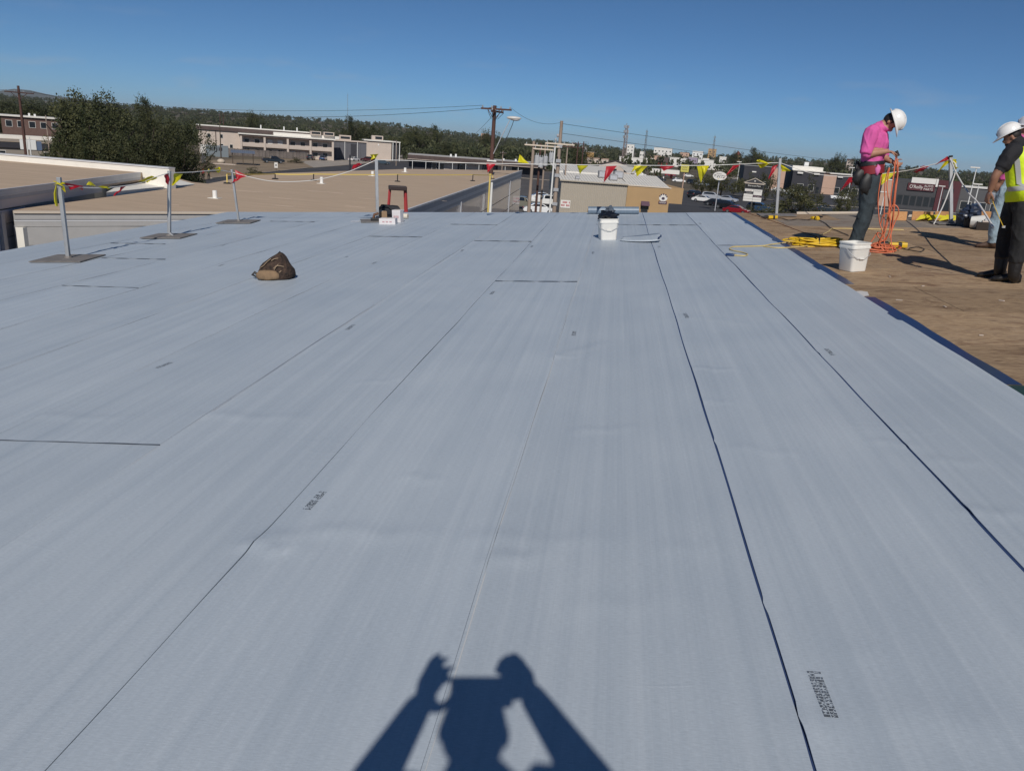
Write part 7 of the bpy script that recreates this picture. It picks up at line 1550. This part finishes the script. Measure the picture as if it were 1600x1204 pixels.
def figure(label, base, J, mats, fwd, crown, sleeve, boot_h, up, hands, voxel=0.009, group='roof workers', face=None, hs=1.0):
    """one continuous body grown from joint positions (world), coloured skin / shirt / trousers / boots"""
    t = thing('person', label, 'person', Matrix.Translation(V(base)), group); base = np.asarray(base)
    J = {k: (np.asarray(v) - base if hasattr(v, '__len__') else v) for k, v in J.items()}; q = MB(); segs = []
    rings, spine = torso_rings(J); q.loft(rings)
    for a, b_, r, m in ((J['pelvis'], J['waist'], 0.15, 2), (J['waist'], J['chest'], 0.15, 1), (J['chest'], J['shc'], 0.15, 1), (J['shc'], J['shc'] * 0.6 + J['neck'] * 0.4, 0.07, 1)): segs.append((a, b_, r, m))
    bulk = J.get('bulk', 1)
    for s_ in 'lr':
        sh, el, wr = J[s_ + 'sh'], J[s_ + 'el'], J[s_ + 'wr']
        tb(q, [sh + (J['shc'] - sh) * 0.45, sh, sh * 0.5 + el * 0.5, el, el * 0.6 + wr * 0.4, wr], [0.075, 0.066 * bulk, 0.055 * bulk, 0.044 * bulk, 0.041 * bulk, 0.028 * max(1, bulk)])
        ce = sh + (el - sh) * min(sleeve, 1.0); tb(q, [sh + (J['shc'] - sh) * 0.3, sh, sh * 0.5 + ce * 0.5, ce], [0.078, 0.076 * bulk, 0.073 * bulk, 0.066 * bulk])
        cut = sh + (el - sh) * min(sleeve, 1.0) if sleeve <= 1 else el + (wr - el) * (sleeve - 1)
        if sleeve <= 1: segs += [(sh, cut, 0.06, 1), (cut, el, 0.045, 0), (el, wr, 0.04, 0)]
        else: segs += [(sh, el, 0.055, 1), (el, cut, 0.045, 1), (cut, wr, 0.036, 0)]
        hd, hn, cu, th, *ex = hands[s_]; hand(q, segs, wr, hd, hn, 0, cu, th, *ex)
        hp, kn, an = J[s_ + 'hip'], J[s_ + 'kn'], J[s_ + 'an']; sole = J.get(s_ + 'sole', an - np.asarray(up) * 0.10)
        tb(q, [hp * 0.8 + J['pelvis'] * 0.2, hp * 0.6 + kn * 0.4, kn, kn * 0.55 + an * 0.45, an, sole + np.asarray(up) * 0.04], [0.105 * bulk, 0.094 * bulk, 0.074 * bulk, 0.072 * bulk, 0.060 * bulk, 0.046])
        cut = an + (kn - an) * boot_h; segs += [(hp, kn, 0.085, 2), (kn, cut, 0.07, 2), (cut, an, 0.06, 3), (an, sole, 0.05, 3)]
        foot(q, segs, an, sole, J.get(s_ + 'toe', fwd), np.asarray(up), 3)
    cr0 = nrm(crown); cr = cr0; fw = nrm(np.asarray(face if face is not None else fwd) - cr * np.dot(face if face is not None else fwd, cr)); la = np.cross(cr, fw); B = Matrix((V(la), V(fw), V(cr))).transposed(); H = J['head']
    B = B * hs; crs, fws, las = cr * hs, fw * hs, la * hs
    tb(q, [J['neck'] - nrm(J['head'] - J['neck']) * 0.04, J['neck'], H - crs * 0.04 - fws * 0.02], [0.066, 0.058, 0.055]); segs.append((J['shc'] * 0.3 + J['neck'] * 0.7, H, 0.074, 0))
    q.ball(H + crs * 0.02 - fws * 0.012, (0.074, 0.093, 0.098), 16, 12, 0, B); q.ball(H - crs * 0.055 + fws * 0.028, (0.055, 0.062, 0.058), 14, 10, 0, B); q.ball(H - crs * 0.092 + fws * 0.062, (0.024, 0.02, 0.02), 8, 6, 0, B)
    q.ball(H - crs * 0.018 + fws * 0.093, (0.014, 0.020, 0.026), 8, 6, 0, B); q.ball(H - crs * 0.068 + fws * 0.084, (0.024, 0.010, 0.007), 8, 6, 0, B)
    for s_ in (-1, 1): q.ball(H + las * s_ * 0.077 - crs * 0.01 - fws * 0.012, (0.012, 0.02, 0.032), 8, 6, 0, B)
    segs.append((H - crs * 0.06, H + crs * 0.05, 0.09, 0))
    me0 = q.mesh('tmp', mats[0]); ob = bpy.data.objects.new('tmp', me0); col.objects.link(ob)
    rm = ob.modifiers.new('r', 'REMESH'); rm.mode = 'VOXEL'; rm.voxel_size = voxel; sm = ob.modifiers.new('s', 'SMOOTH'); sm.factor = 0.5; sm.iterations = 4
    dg = bpy.context.evaluated_depsgraph_get(); me = bpy.data.meshes.new_from_object(ob.evaluated_get(dg)); bpy.data.objects.remove(ob); bpy.data.meshes.remove(me0)
    me.name = 'body'; me.materials.clear()
    for m in mats: me.materials.append(m)
    nf = len(me.polygons); cen_ = np.empty(nf * 3); me.polygons.foreach_get('center', cen_); cen_ = cen_.reshape(-1, 3)
    best = np.full(nf, 1e9); mi = np.zeros(nf, int)
    for a, b_, r, m in segs:
        a = np.asarray(a, float); ab = np.asarray(b_, float) - a; L2 = max(np.dot(ab, ab), 1e-9); u = np.clip(((cen_ - a) @ ab) / L2, 0, 1); d_ = np.linalg.norm(cen_ - a - u[:, None] * ab, axis=1) - r
        k = d_ < best; best[k] = d_[k]; mi[k] = m
    me.polygons.foreach_set('material_index', mi); me.polygons.foreach_set('use_smooth', [True] * nf); me.update()
    # cloth folds: real relief, cloth only
    from mathutils import noise as mn
    nv = len(me.vertices); co = np.empty(nv * 3); me.vertices.foreach_get('co', co); co = co.reshape(-1, 3); no = np.empty(nv * 3); me.vertices.foreach_get('normal', no); no = no.reshape(-1, 3)
    cloth = np.zeros(nv); cnt = np.zeros(nv)
    for p_ in me.polygons:
        c_ = 1.0 if p_.material_index in (1, 2) else 0.0
        for i_ in p_.vertices: cloth[i_] += c_; cnt[i_] += 1
    cloth /= np.maximum(cnt, 1)
    if voxel < 0.015:
        for i_ in range(nv):
            if cloth[i_] > 0.1:
                x_, y_, z_ = co[i_]
                n1 = 1 - abs(mn.noise(Vector((x_ * 9, y_ * 9, z_ * 5 + 0.6 * x_ * 9)))) * 2; n2 = mn.noise(Vector((x_ * 22, y_ * 22, z_ * 13)))
                co[i_] += no[i_] * cloth[i_] * (0.011 * max(0, n1) ** 2 + 0.004 * n2 + 0.003)
        me.vertices.foreach_set('co', co.ravel()); me.update()
    body = mobj('body', me, t)
    for s_ in (-1, 1):
        e = MB(); e.ball(H + las * s_ * 0.031 + crs * 0.004 + fws * 0.079, (0.013, 0.009, 0.009), 8, 6, 0, B); e.obj('eye', C('eye_dark', (0.02, 0.015, 0.012), 0.2), t)
    # hair showing below the hat
    e = MB(); e.ball(H + crs * 0.018 - fws * 0.026, (0.082, 0.090, 0.094), 16, 12, 0, B); hv = [Vector(v) for v in e.v]; keep = []
    for f_ in e.f:
        c_ = sum((hv[i] for i in f_), Vector()) / len(f_); r_ = c_ - V(H)
        if r_.dot(V(fw)) < 0.055 * hs and r_.dot(V(cr)) > -0.075 * hs + 0.5 * max(0, r_.dot(V(fw))): keep.append(f_)
    e.f = keep; e.m = [0] * len(keep); e.obj('hair', M_HAIR, t, smooth=60)
    return t, J, (H, crs, fws, las, B), base
def hard_hat(t, frame, m=None, band=None):
    H, cr, fw, la, B = frame; c_ = H + cr * 0.055; q = MB(); rings = []; N = 28
    for z, k in ((0.0, 1.0), (0.03, 0.985), (0.06, 0.93), (0.085, 0.82), (0.104, 0.64), (0.117, 0.40), (0.122, 0.14), (0.1225, 0.01)):
        rings.append([tuple(c_ + la * 0.112 * k * math.cos(a) + fw * 0.135 * k * math.sin(a) + cr * z) for a in np.linspace(0, 2 * math.pi, N, endpoint=False)])
    rim = lambda e, z: [tuple(c_ + la * (0.112 + e) * math.cos(a) + fw * (0.135 + e + (0.035 * max(0, math.sin(a)) ** 2 if e > 0.005 else 0)) * math.sin(a) + cr * (z - 0.02 * max(0, math.sin(a)) ** 2 * (e > 0.005))) for a in np.linspace(0, 2 * math.pi, N, endpoint=False)]
    q.loft([rim(-0.008, -0.008), rim(0.034, -0.014), rim(0.036, -0.008), rim(0.004, 0.006)] + rings, 0, False); h = q.obj('hard_hat', m or M_HAT, t, smooth=45)
    for o in (-0.022, 0.022):
        e = MB(); e.tube([V(c_ + la * o + fw * 0.138 * math.cos(a) + cr * (0.126 * math.sin(a) + 0.002)) for a in np.linspace(0.3, 2.9, 14)], 0.005, 6); e.obj('ridge', m or M_HAT, h, smooth=60)
    e = MB(); e.box(-0.03, 0.03, -0.004, 0.004, -0.015, 0.015, 0); e.v = [tuple(V(c_ + fw * 0.134 + cr * 0.045) + B @ Vector(v)) for v in e.v]; e.obj('badge', C('blue_badge', (0.05, 0.07, 0.15), 0.5), h)
    return h
UPV = np.array((0, 0, 1.0))
# worker in pink, head bowed over the cord
P1 = R(1335, 391, 0.004); Jf, S1, N1 = vplane(P1)
J1 = dict(pelvis=Jf(1362, 272), waist=Jf(1362, 253), chest=Jf(1368, 222), shc=Jf(1370, 204), neck=Jf(1377, 197), head=Jf(1391, 191.5), rsh=Jf(1362, 207, -0.17), lsh=Jf(1375, 207, 0.17), rel=Jf(1352, 241, -0.22), rwr=Jf(1388, 236, -0.10), lel=Jf(1379, 246, 0.20), lwr=Jf(1394, 253, 0.08),
          rhip=Jf(1360, 277, -0.09), lhip=Jf(1364, 277, 0.09), rkn=Jf(1351, 333, -0.11), lkn=Jf(1354, 330, 0.10), ran=Jf(1334, 380.5, -0.11), lan=Jf(1339, 378, 0.13), rsole=R(1334, 391.5) + ZR * 0.006, lsole=R(1340, 388.2) + ZR * 0.006, bulk=1.08)
f1, JJ1, fr1, B1 = figure('worker in pink shirt, white hard hat and tool belt holding orange cord', P1, J1, [M_SKIN, M_PINKS, M_DENIM, M_BBOOT], S1, 0.90 * S1 + 0.44 * UPV, 0.98, 0.12, ZR, {'r': (0.9 * S1 - 0.25 * UPV + 0.25 * N1, -UPV, 0.9, -1), 'l': (0.85 * S1 - 0.3 * UPV - 0.2 * N1, UPV * 0.6 - N1, 0.9, -1)}, face=0.4 * S1 - 0.9 * UPV)
hard_hat(f1, fr1)
rg, sp = torso_rings(JJ1, 0.022, 1, 4); q = MB(); q.loft(rg, 0, False); tag(q.obj('tool_belt', C('red_webbing', (0.20, 0.012, 0.02), 0.7), f1, smooth=60), 'wide red padded tool belt')
rg, sp = torso_rings(JJ1, 0.030, 2, 4); q = MB(); q.loft([[tuple(np.array(a) * 0.55 + np.array(b_) * 0.45) for a, b_ in zip(rg[0], rg[1])], rg[1]], 0, False); q.obj('belt_strap', M_BLK, f1, smooth=60)
def lp(px, py, o=0.0, J_=Jf, b_=None): return J_(px, py, o) - (B1 if b_ is None else b_)
q = crumple(lp(1341, 277, -0.17), (0.075, 0.055, 0.11), 41, 14, 0.22); q.obj('tool_pouch', C('black_leather', (0.012, 0.012, 0.013), 0.55), f1, smooth=60); q = crumple(lp(1353, 288, -0.19), (0.085, 0.045, 0.13), 43, 14, 0.2); q.obj('tool_pouch', C('black_leather', (0.012, 0.012, 0.013), 0.55), f1, smooth=60)
q = crumple(lp(1371, 266, -0.17), (0.035, 0.03, 0.065), 45, 12, 0.3); q.obj('pink_rag', C('pink_rag', (0.62, 0.16, 0.38), 0.9), f1, smooth=60); q = MB(); q.tube([V(lp(1340, 252, -0.1)), V(lp(1338, 262, -0.12)), V(lp(1342, 275, -0.15))], 0.02, 8); q.obj('hammer_handle', M_BLK, f1, smooth=60)
q = MB(); q.tube([V(lp(1364, 262, -0.17)), V(lp(1368, 257, -0.18))], 0.014, 8); q.obj('buckle', M_GALV, f1)
# tangle of orange cord hanging from his hands to the deck
cl = thing('orange_cord', 'tangled orange extension cord hanging from the pink worker hands to the deck', 'cord', Matrix.Translation(V(R(1385, 392, 0.0)))); B0 = R(1385, 392, 0.0)
def hang(pix, r=0.0075): return [p - B0 for p in smooth_pts([Jf(*p) if len(p) == 3 else Jf(p[0], p[1], 0.0) for p in pix], 5)]
strands = [[(1400, 242, 0.0), (1398, 262, 0.02), (1393, 300, 0.05), (1390, 335, 0.02), (1383, 362, -0.02), (1375, 380, 0.0), (1392, 392, 0.05)],
           [(1401, 243, 0.02), (1403, 268, 0.0), (1399, 305, -0.03), (1396, 340, 0.0), (1392, 372, 0.02), (1397, 400, -0.02), (1402, 402, -0.02)],
           [(1382, 255, -0.02), (1377, 275, -0.05), (1372, 310, -0.05), (1374, 345, -0.05), (1379, 365, -0.04), (1373, 382, 0.0), (1384, 393, 0.0)],
           [(1389, 262, 0.0), (1383, 285, 0.0), (1382, 320, 0.02), (1381, 350, 0.03), (1382, 380, 0.0), (1386, 396, 0.0)],
           [(1402, 256, 0.0), (1400, 290, 0.04), (1392, 330, 0.05), (1388, 345, 0.0), (1394, 322, -0.02), (1402, 323, -0.02), (1404, 334, 0.0), (1397, 350, 0.02), (1390, 372, 0.0)],
           [(1376, 350, 0.0), (1380, 336, -0.04), (1388, 335, -0.04), (1391, 350, -0.02), (1387, 368, 0.0), (1376, 378, 0.0), (1362, 382, 0.0), (1350, 379, 0.05), (1341, 377, 0.08)],
           [(1390, 262, 0.03), (1386, 290, 0.03), (1389, 320, 0.0), (1391, 352, -0.03), (1384, 375, 0.0), (1374, 372, 0.0), (1371, 364, 0.0), (1379, 366, 0.0)],
           [(1399, 250, 0.0), (1396, 275, -0.02), (1391, 312, -0.03), (1386, 345, 0.0), (1376, 372, 0.02), (1366, 384, 0.0)],
           [(1403, 258, 0.03), (1397, 310, 0.03), (1394, 345, 0.03), (1384, 374, 0.03), (1366, 380, 0.05), (1358, 388, 0.02)],
           [(1372, 362, 0.03), (1365, 372, 0.0), (1360, 382, -0.03), (1372, 388, 0.0), (1388, 384, 0.03), (1400, 388, 0.0)]]
for k, s_ in enumerate(strands): q = MB(); q.tube(hang(s_), 0.0072, 6); q.obj('strand', M_CO, cl, smooth=60)
rs_ = random.Random(12); q = MB(); cx0 = np.array(RL(1372, 392)); 
for k in range(9):
    ph_ = rs_.uniform(0, 6); a_ = rs_.uniform(0.12, 0.26); b_ = rs_.uniform(0.09, 0.2); ox, oy = rs_.uniform(-0.1, 0.12), rs_.uniform(-0.08, 0.08); pts = []
    for i in range(24):
        th = ph_ + i / 23 * 6.0; pts.append(V(np.array(MROOF @ Vector((cx0[0] + ox + a_ * math.cos(th), cx0[1] + oy + b_ * math.sin(th), 0.011 + 0.007 * k + 0.01 * math.sin(2 * th)))) - B0))
    q.tube(pts, 0.0075, 6)
q.obj('floor_coils', M_CO, cl, smooth=60); q = MB(); q.tube([V(Jf(1400, 236, 0.0) - B0), V(Jf(1404, 244, 0.0) - B0)], [0.022, 0.018], 8); q.obj('plug', M_BLK, cl, smooth=50)
# worker in black with hi-vis vest
P2 = R(1574, 440, 0.004); J2f, S2, N2 = vplane(P2)
J2 = dict(pelvis=J2f(1597, 314), waist=J2f(1598, 286), chest=J2f(1596, 252), shc=J2f(1592, 232), neck=J2f(1589, 223), head=J2f(1580, 214), lsh=J2f(1582, 238, -0.19), rsh=J2f(1603, 238, 0.19), lel=J2f(1556, 274, -0.26), lwr=J2f(1547, 298, -0.22), rel=J2f(1612, 280, 0.22), rwr=J2f(1606, 312, 0.10),
          lhip=J2f(1602, 318, -0.09), rhip=J2f(1586, 318, 0.09), lkn=J2f(1592, 382, -0.11), rkn=J2f(1570, 374, 0.09), lan=J2f(1584, 430, -0.10), ran=J2f(1562, 424, 0.08), lsole=R(1584, 442) + ZR * 0.006, rsole=R(1561, 435.5) + ZR * 0.006, bulk=0.94)
f2, JJ2, fr2, B2 = figure('worker in black with yellow hi-vis vest and white hard hat holding tape measure', P2, J2, [M_SKIN2, M_BTEE, M_BPANT, M_BOOT], -S2, -0.52 * S2 + 0.85 * UPV, 0.68, 0.55, ZR, {'l': (-UPV - 0.1 * S2, S2 * 0.7 + N2 * 0.5, 0.9, 1), 'r': (-UPV, -S2, 0.5, -1)}, face=-0.85 * S2 - 0.5 * UPV, hs=0.78)
hard_hat(f2, fr2)
rg, sp = torso_rings(JJ2, 0.026, 1, 9); q = MB(); q.loft(rg[:7], 0, False); vest = q.obj('vest', M_VEST, f2, smooth=60); sm_ = vest.modifiers.new('thick', 'SOLIDIFY'); sm_.thickness = 0.006
def stripe(rg_, i0, i1, grow, name, m):
    q = MB(); v = []
    for r in rg_:
        c_ = np.mean(np.array(r), 0)
        for i in (i0, i1): p = np.array(r[i % 24]) * (1 - (i % 1)) + np.array(r[(int(i) + 1) % 24]) * (i % 1) if isinstance(i, float) else np.array(r[i % 24]); v.append(tuple(c_ + (p - c_) * (1 + grow)))
    q.add(v, [(2 * k, 2 * k + 2, 2 * k + 3, 2 * k + 1) for k in range(len(rg_) - 1)]); return q.obj(name, m, vest, smooth=60)
def edge_at(rg_, deg): return int(round(deg / 15)) % 24
def ring_side(rg_, d_):
    r = np.array(rg_[3]); c_ = r.mean(0); return int(np.argmax((r - c_) @ np.asarray(d_)))
for d_ in (-N2 * 0.95 - S2 * 0.35, -N2 * 0.6 + S2 * 0.8, N2 * 0.8 - S2 * 0.5, N2 * 0.7 + S2 * 0.7):
    i0 = ring_side(rg, d_); stripe(rg[:7], i0, i0 + 1, 0.04, 'reflective_band', M_BAND)
rw = [[tuple(np.array(a) * (1 - f_) + np.array(b_) * f_) for a, b_ in zip(rg[1], rg[2])] for f_ in (0.2, 0.75)]
q = MB(); cc_ = [np.mean(np.array(r), 0) for r in rw]; q.loft([[tuple(c_ + (np.array(p_) - c_) * 1.03) for p_ in r] for r, c_ in zip(rw, cc_)], 0, False); q.obj('waist_band', M_BAND, vest, smooth=60)
# tape measure in his hand, blade hanging out
tm = thing('tape_measure', 'tape measure with yellow blade drawn out in the vested worker hand', 'tape measure', Matrix.Translation(V(J2f(1549, 306, -0.22)))); B3 = J2f(1549, 306, -0.22)
q = MB(); q.box(-0.032, 0.032, -0.02, 0.02, -0.032, 0.032); q.obj('case', C('grey_case', (0.22, 0.24, 0.28), 0.4), tm, bevel=0.01); q = MB(); pts = [J2f(x, y, -0.24) - B3 for x, y in ((1549, 308), (1554, 322), (1561, 339), (1568, 354.5))]; q.tube([V(p) for p in pts], 0.013, 6, 0, 0.25); q.obj('blade', C('tape_yellow', (0.66, 0.44, 0.03), 0.5), tm, smooth=60); q = MB(); q.box(-0.014, 0.014, -0.006, 0.006, -0.01, 0.012); q.v = [tuple(np.array(v) + pts[-1]) for v in q.v]; q.obj('hook', M_INS, tm)
# third worker mostly hidden behind him
P3 = R(1548, 388, 0.004); J3f, S3, N3 = vplane(P3)
J3 = dict(pelvis=J3f(1577, 290), waist=J3f(1580, 272), chest=J3f(1588, 240), shc=J3f(1592, 224), neck=J3f(1596, 216), head=J3f(1605, 203), lsh=J3f(1584, 227, -0.18), rsh=J3f(1598, 227, 0.18), lel=J3f(1573, 258, -0.20), lwr=J3f(1563, 284, -0.12), rel=J3f(1600, 260, 0.2), rwr=J3f(1590, 284, 0.12),
          lhip=J3f(1573, 295, -0.08), rhip=J3f(1581, 295, 0.09), lkn=J3f(1558, 340, -0.06), rkn=J3f(1588, 342, 0.12), lan=J3f(1552, 378, 0.0), ran=J3f(1592, 380, 0.15), lsole=R(1550, 388.3) + ZR * 0.006, rsole=R(1594, 388) + ZR * 0.006, bulk=1.0)
f3, JJ3, fr3, B3_ = figure('worker in faded jeans and pink shirt striding behind the vested worker', P3, J3, [M_SKIN2, M_PINKS, M_JEANS, M_BBOOT], -S3, 0.1 * S3 + UPV, 1.7, 0.10, ZR, {'l': (-UPV - 0.3 * S3, N3, 0.8, 1), 'r': (-UPV - 0.3 * S3, -N3, 0.8, -1)}, voxel=0.011)
hard_hat(f3, fr3, C('navy_hard_hat', (0.55, 0.56, 0.60), 0.3))
# the photographer, standing just behind the lens and throwing the shadow in front
T0 = float(np.linalg.norm(CAM - R(757, 1062)))
def SH(px, py, t_): return R(px, py) + SUN * (T0 + t_)
FWc = W[:, 2]; FH = nrm((FWc[0], FWc[1], 0)); LT = np.array((-FH[1], FH[0], 0))       # LT = photographer's left
shl, shr = SH(640, 1316, 0.10), SH(852, 1284, 0.10); shc_ = (shl + shr) / 2 + UPV * 0.02; pel = shc_ - UPV * 0.50 - FH * 0.02
def down(p): 
    k = np.dot(ROOF0 - p, ZR) / np.dot(UPV, ZR); return p + UPV * k
fl, fr_ = down(pel + LT * 0.13), down(pel - LT * 0.13)
J4 = dict(pelvis=pel, waist=pel + UPV * 0.15, chest=shc_ - UPV * 0.16, shc=shc_, neck=SH(744, 1216, 0.17), head=SH(741, 1134, 0.29), lsh=shl, rsh=shr, lel=SH(568, 1246, -0.06), rel=SH(940, 1246, -0.06), lwr=SH(657, 1098, 0.05), rwr=SH(828, 1082, 0.05),
          lhip=pel - UPV * 0.04 + LT * 0.10, rhip=pel - UPV * 0.04 - LT * 0.10, lkn=(pel + LT * 0.12) * 0.5 + fl * 0.5 + FH * 0.03, rkn=(pel - LT * 0.12) * 0.5 + fr_ * 0.5 + FH * 0.03, lan=fl + UPV * 0.10, ran=fr_ + UPV * 0.10, lsole=fl + ZR * 0.012, rsole=fr_ + ZR * 0.012, bulk=1.22)
lh = nrm(SH(686, 1032, 0.05) - J4['lwr']); rh_ = nrm(SH(793, 1030, 0.04) - J4['rwr'])
f4, JJ4, fr4, B4 = figure('photographer behind the lens holding up a phone, casting the shadow', fl * 0.5 + fr_ * 0.5, J4, [M_SKIN, C('grey_tee', (0.14, 0.14, 0.15), 0.9), M_DENIM, M_BBOOT], FH, UPV, 0.5, 0.12, ZR, {'l': (lh, -LT * 0.75 + SUN * 0.65, 0.72, 1, 1.15, 0.16), 'r': (rh_, SUN + 0.3 * LT, 1.25, -1, 1.1, 0.0)}, voxel=0.009, group='photographer')
ph_ = thing('phone', 'black phone held up by the photographer behind the lens', 'phone', Matrix.Translation(Vector(CAM - FWc * 0.022)) @ Rm.to_4x4())
q = MB(); rg = [rrect(0.080, 0.010, -0.0045, 4, 0.0385), rrect(0.080, 0.010, 0.0045, 4, 0.0385)]; q.loft(rg); q.v = [(x - 0.008, y - 0.022, z) for x, y, z in q.v]; q.obj('case', M_BLK, ph_); q = MB(); q.box(-0.082, 0.066, -0.057, 0.013, 0.0046, 0.005); q.obj('screen', C('phone_screen', (0.02, 0.02, 0.025), 0.1), ph_)
# two far workers beyond the tan roof
for px_, c_, lab in ((312.5, C('red_work_shirt', (0.40, 0.02, 0.03), 0.9), 'distant worker in red shirt with orange hard hat'), (322, C('olive_work_shirt', (0.05, 0.06, 0.03), 0.9), 'distant worker in olive with yellow hard hat')):
    p = far(px_, 140); Jq, Sq, Nq = vplane(p); sc = lambda x, z, o=0.0: p + Sq * x + UPV * z + Nq * o
    Jd = dict(pelvis=sc(0, 0.95), waist=sc(0, 1.1), chest=sc(0.02, 1.3), shc=sc(0.03, 1.45), neck=sc(0.04, 1.52), head=sc(0.06, 1.66), lsh=sc(0.19, 1.44), rsh=sc(-0.15, 1.44), lel=sc(0.27, 1.2, -0.1), rel=sc(-0.24, 1.2, -0.1), lwr=sc(0.18, 1.05, -0.25), rwr=sc(-0.14, 1.05, -0.25), lhip=sc(0.1, 0.92), rhip=sc(-0.1, 0.92), lkn=sc(0.13, 0.5), rkn=sc(-0.13, 0.5), lan=sc(0.13, 0.1), ran=sc(-0.13, 0.1))
    fd, _, frd, _ = figure(lab, p, Jd, [M_SKIN2, c_, M_BPANT, M_BOOT], -Nq, UPV, 0.6, 0.3, UPV, {'l': (-Nq - UPV, UPV, 0.8, 1), 'r': (-Nq - UPV, UPV, 0.8, -1)}, voxel=0.02, group='distant workers'); hard_hat(fd, frd, C('orange_hat', (0.62, 0.2, 0.03), 0.4) if 'red' in lab else C('yellow_hat', (0.7, 0.6, 0.1), 0.4))
# ------------------------------------------------------------------ the air: thin even haze round the whole place
hm = bpy.data.materials.new('haze_air'); hm.use_nodes = True; nt = hm.node_tree; nt.nodes.clear()
ho = nt.nodes.new('ShaderNodeOutputMaterial'); hv_ = nt.nodes.new('ShaderNodeVolumePrincipled')
hv_.inputs['Color'].default_value = (0.80, 0.87, 0.97, 1); hv_.inputs['Density'].default_value = 5e-5; hv_.inputs['Anisotropy'].default_value = 0.0
nt.links.new(hv_.outputs['Volume'], ho.inputs['Volume'])
q = MB(); q.box(-18600, 18600, -18600, 18600, -7.0, 230.0)
tag(q.obj('haze', hm), 'thin blue summer haze over the town', 'haze', kind='stuff')
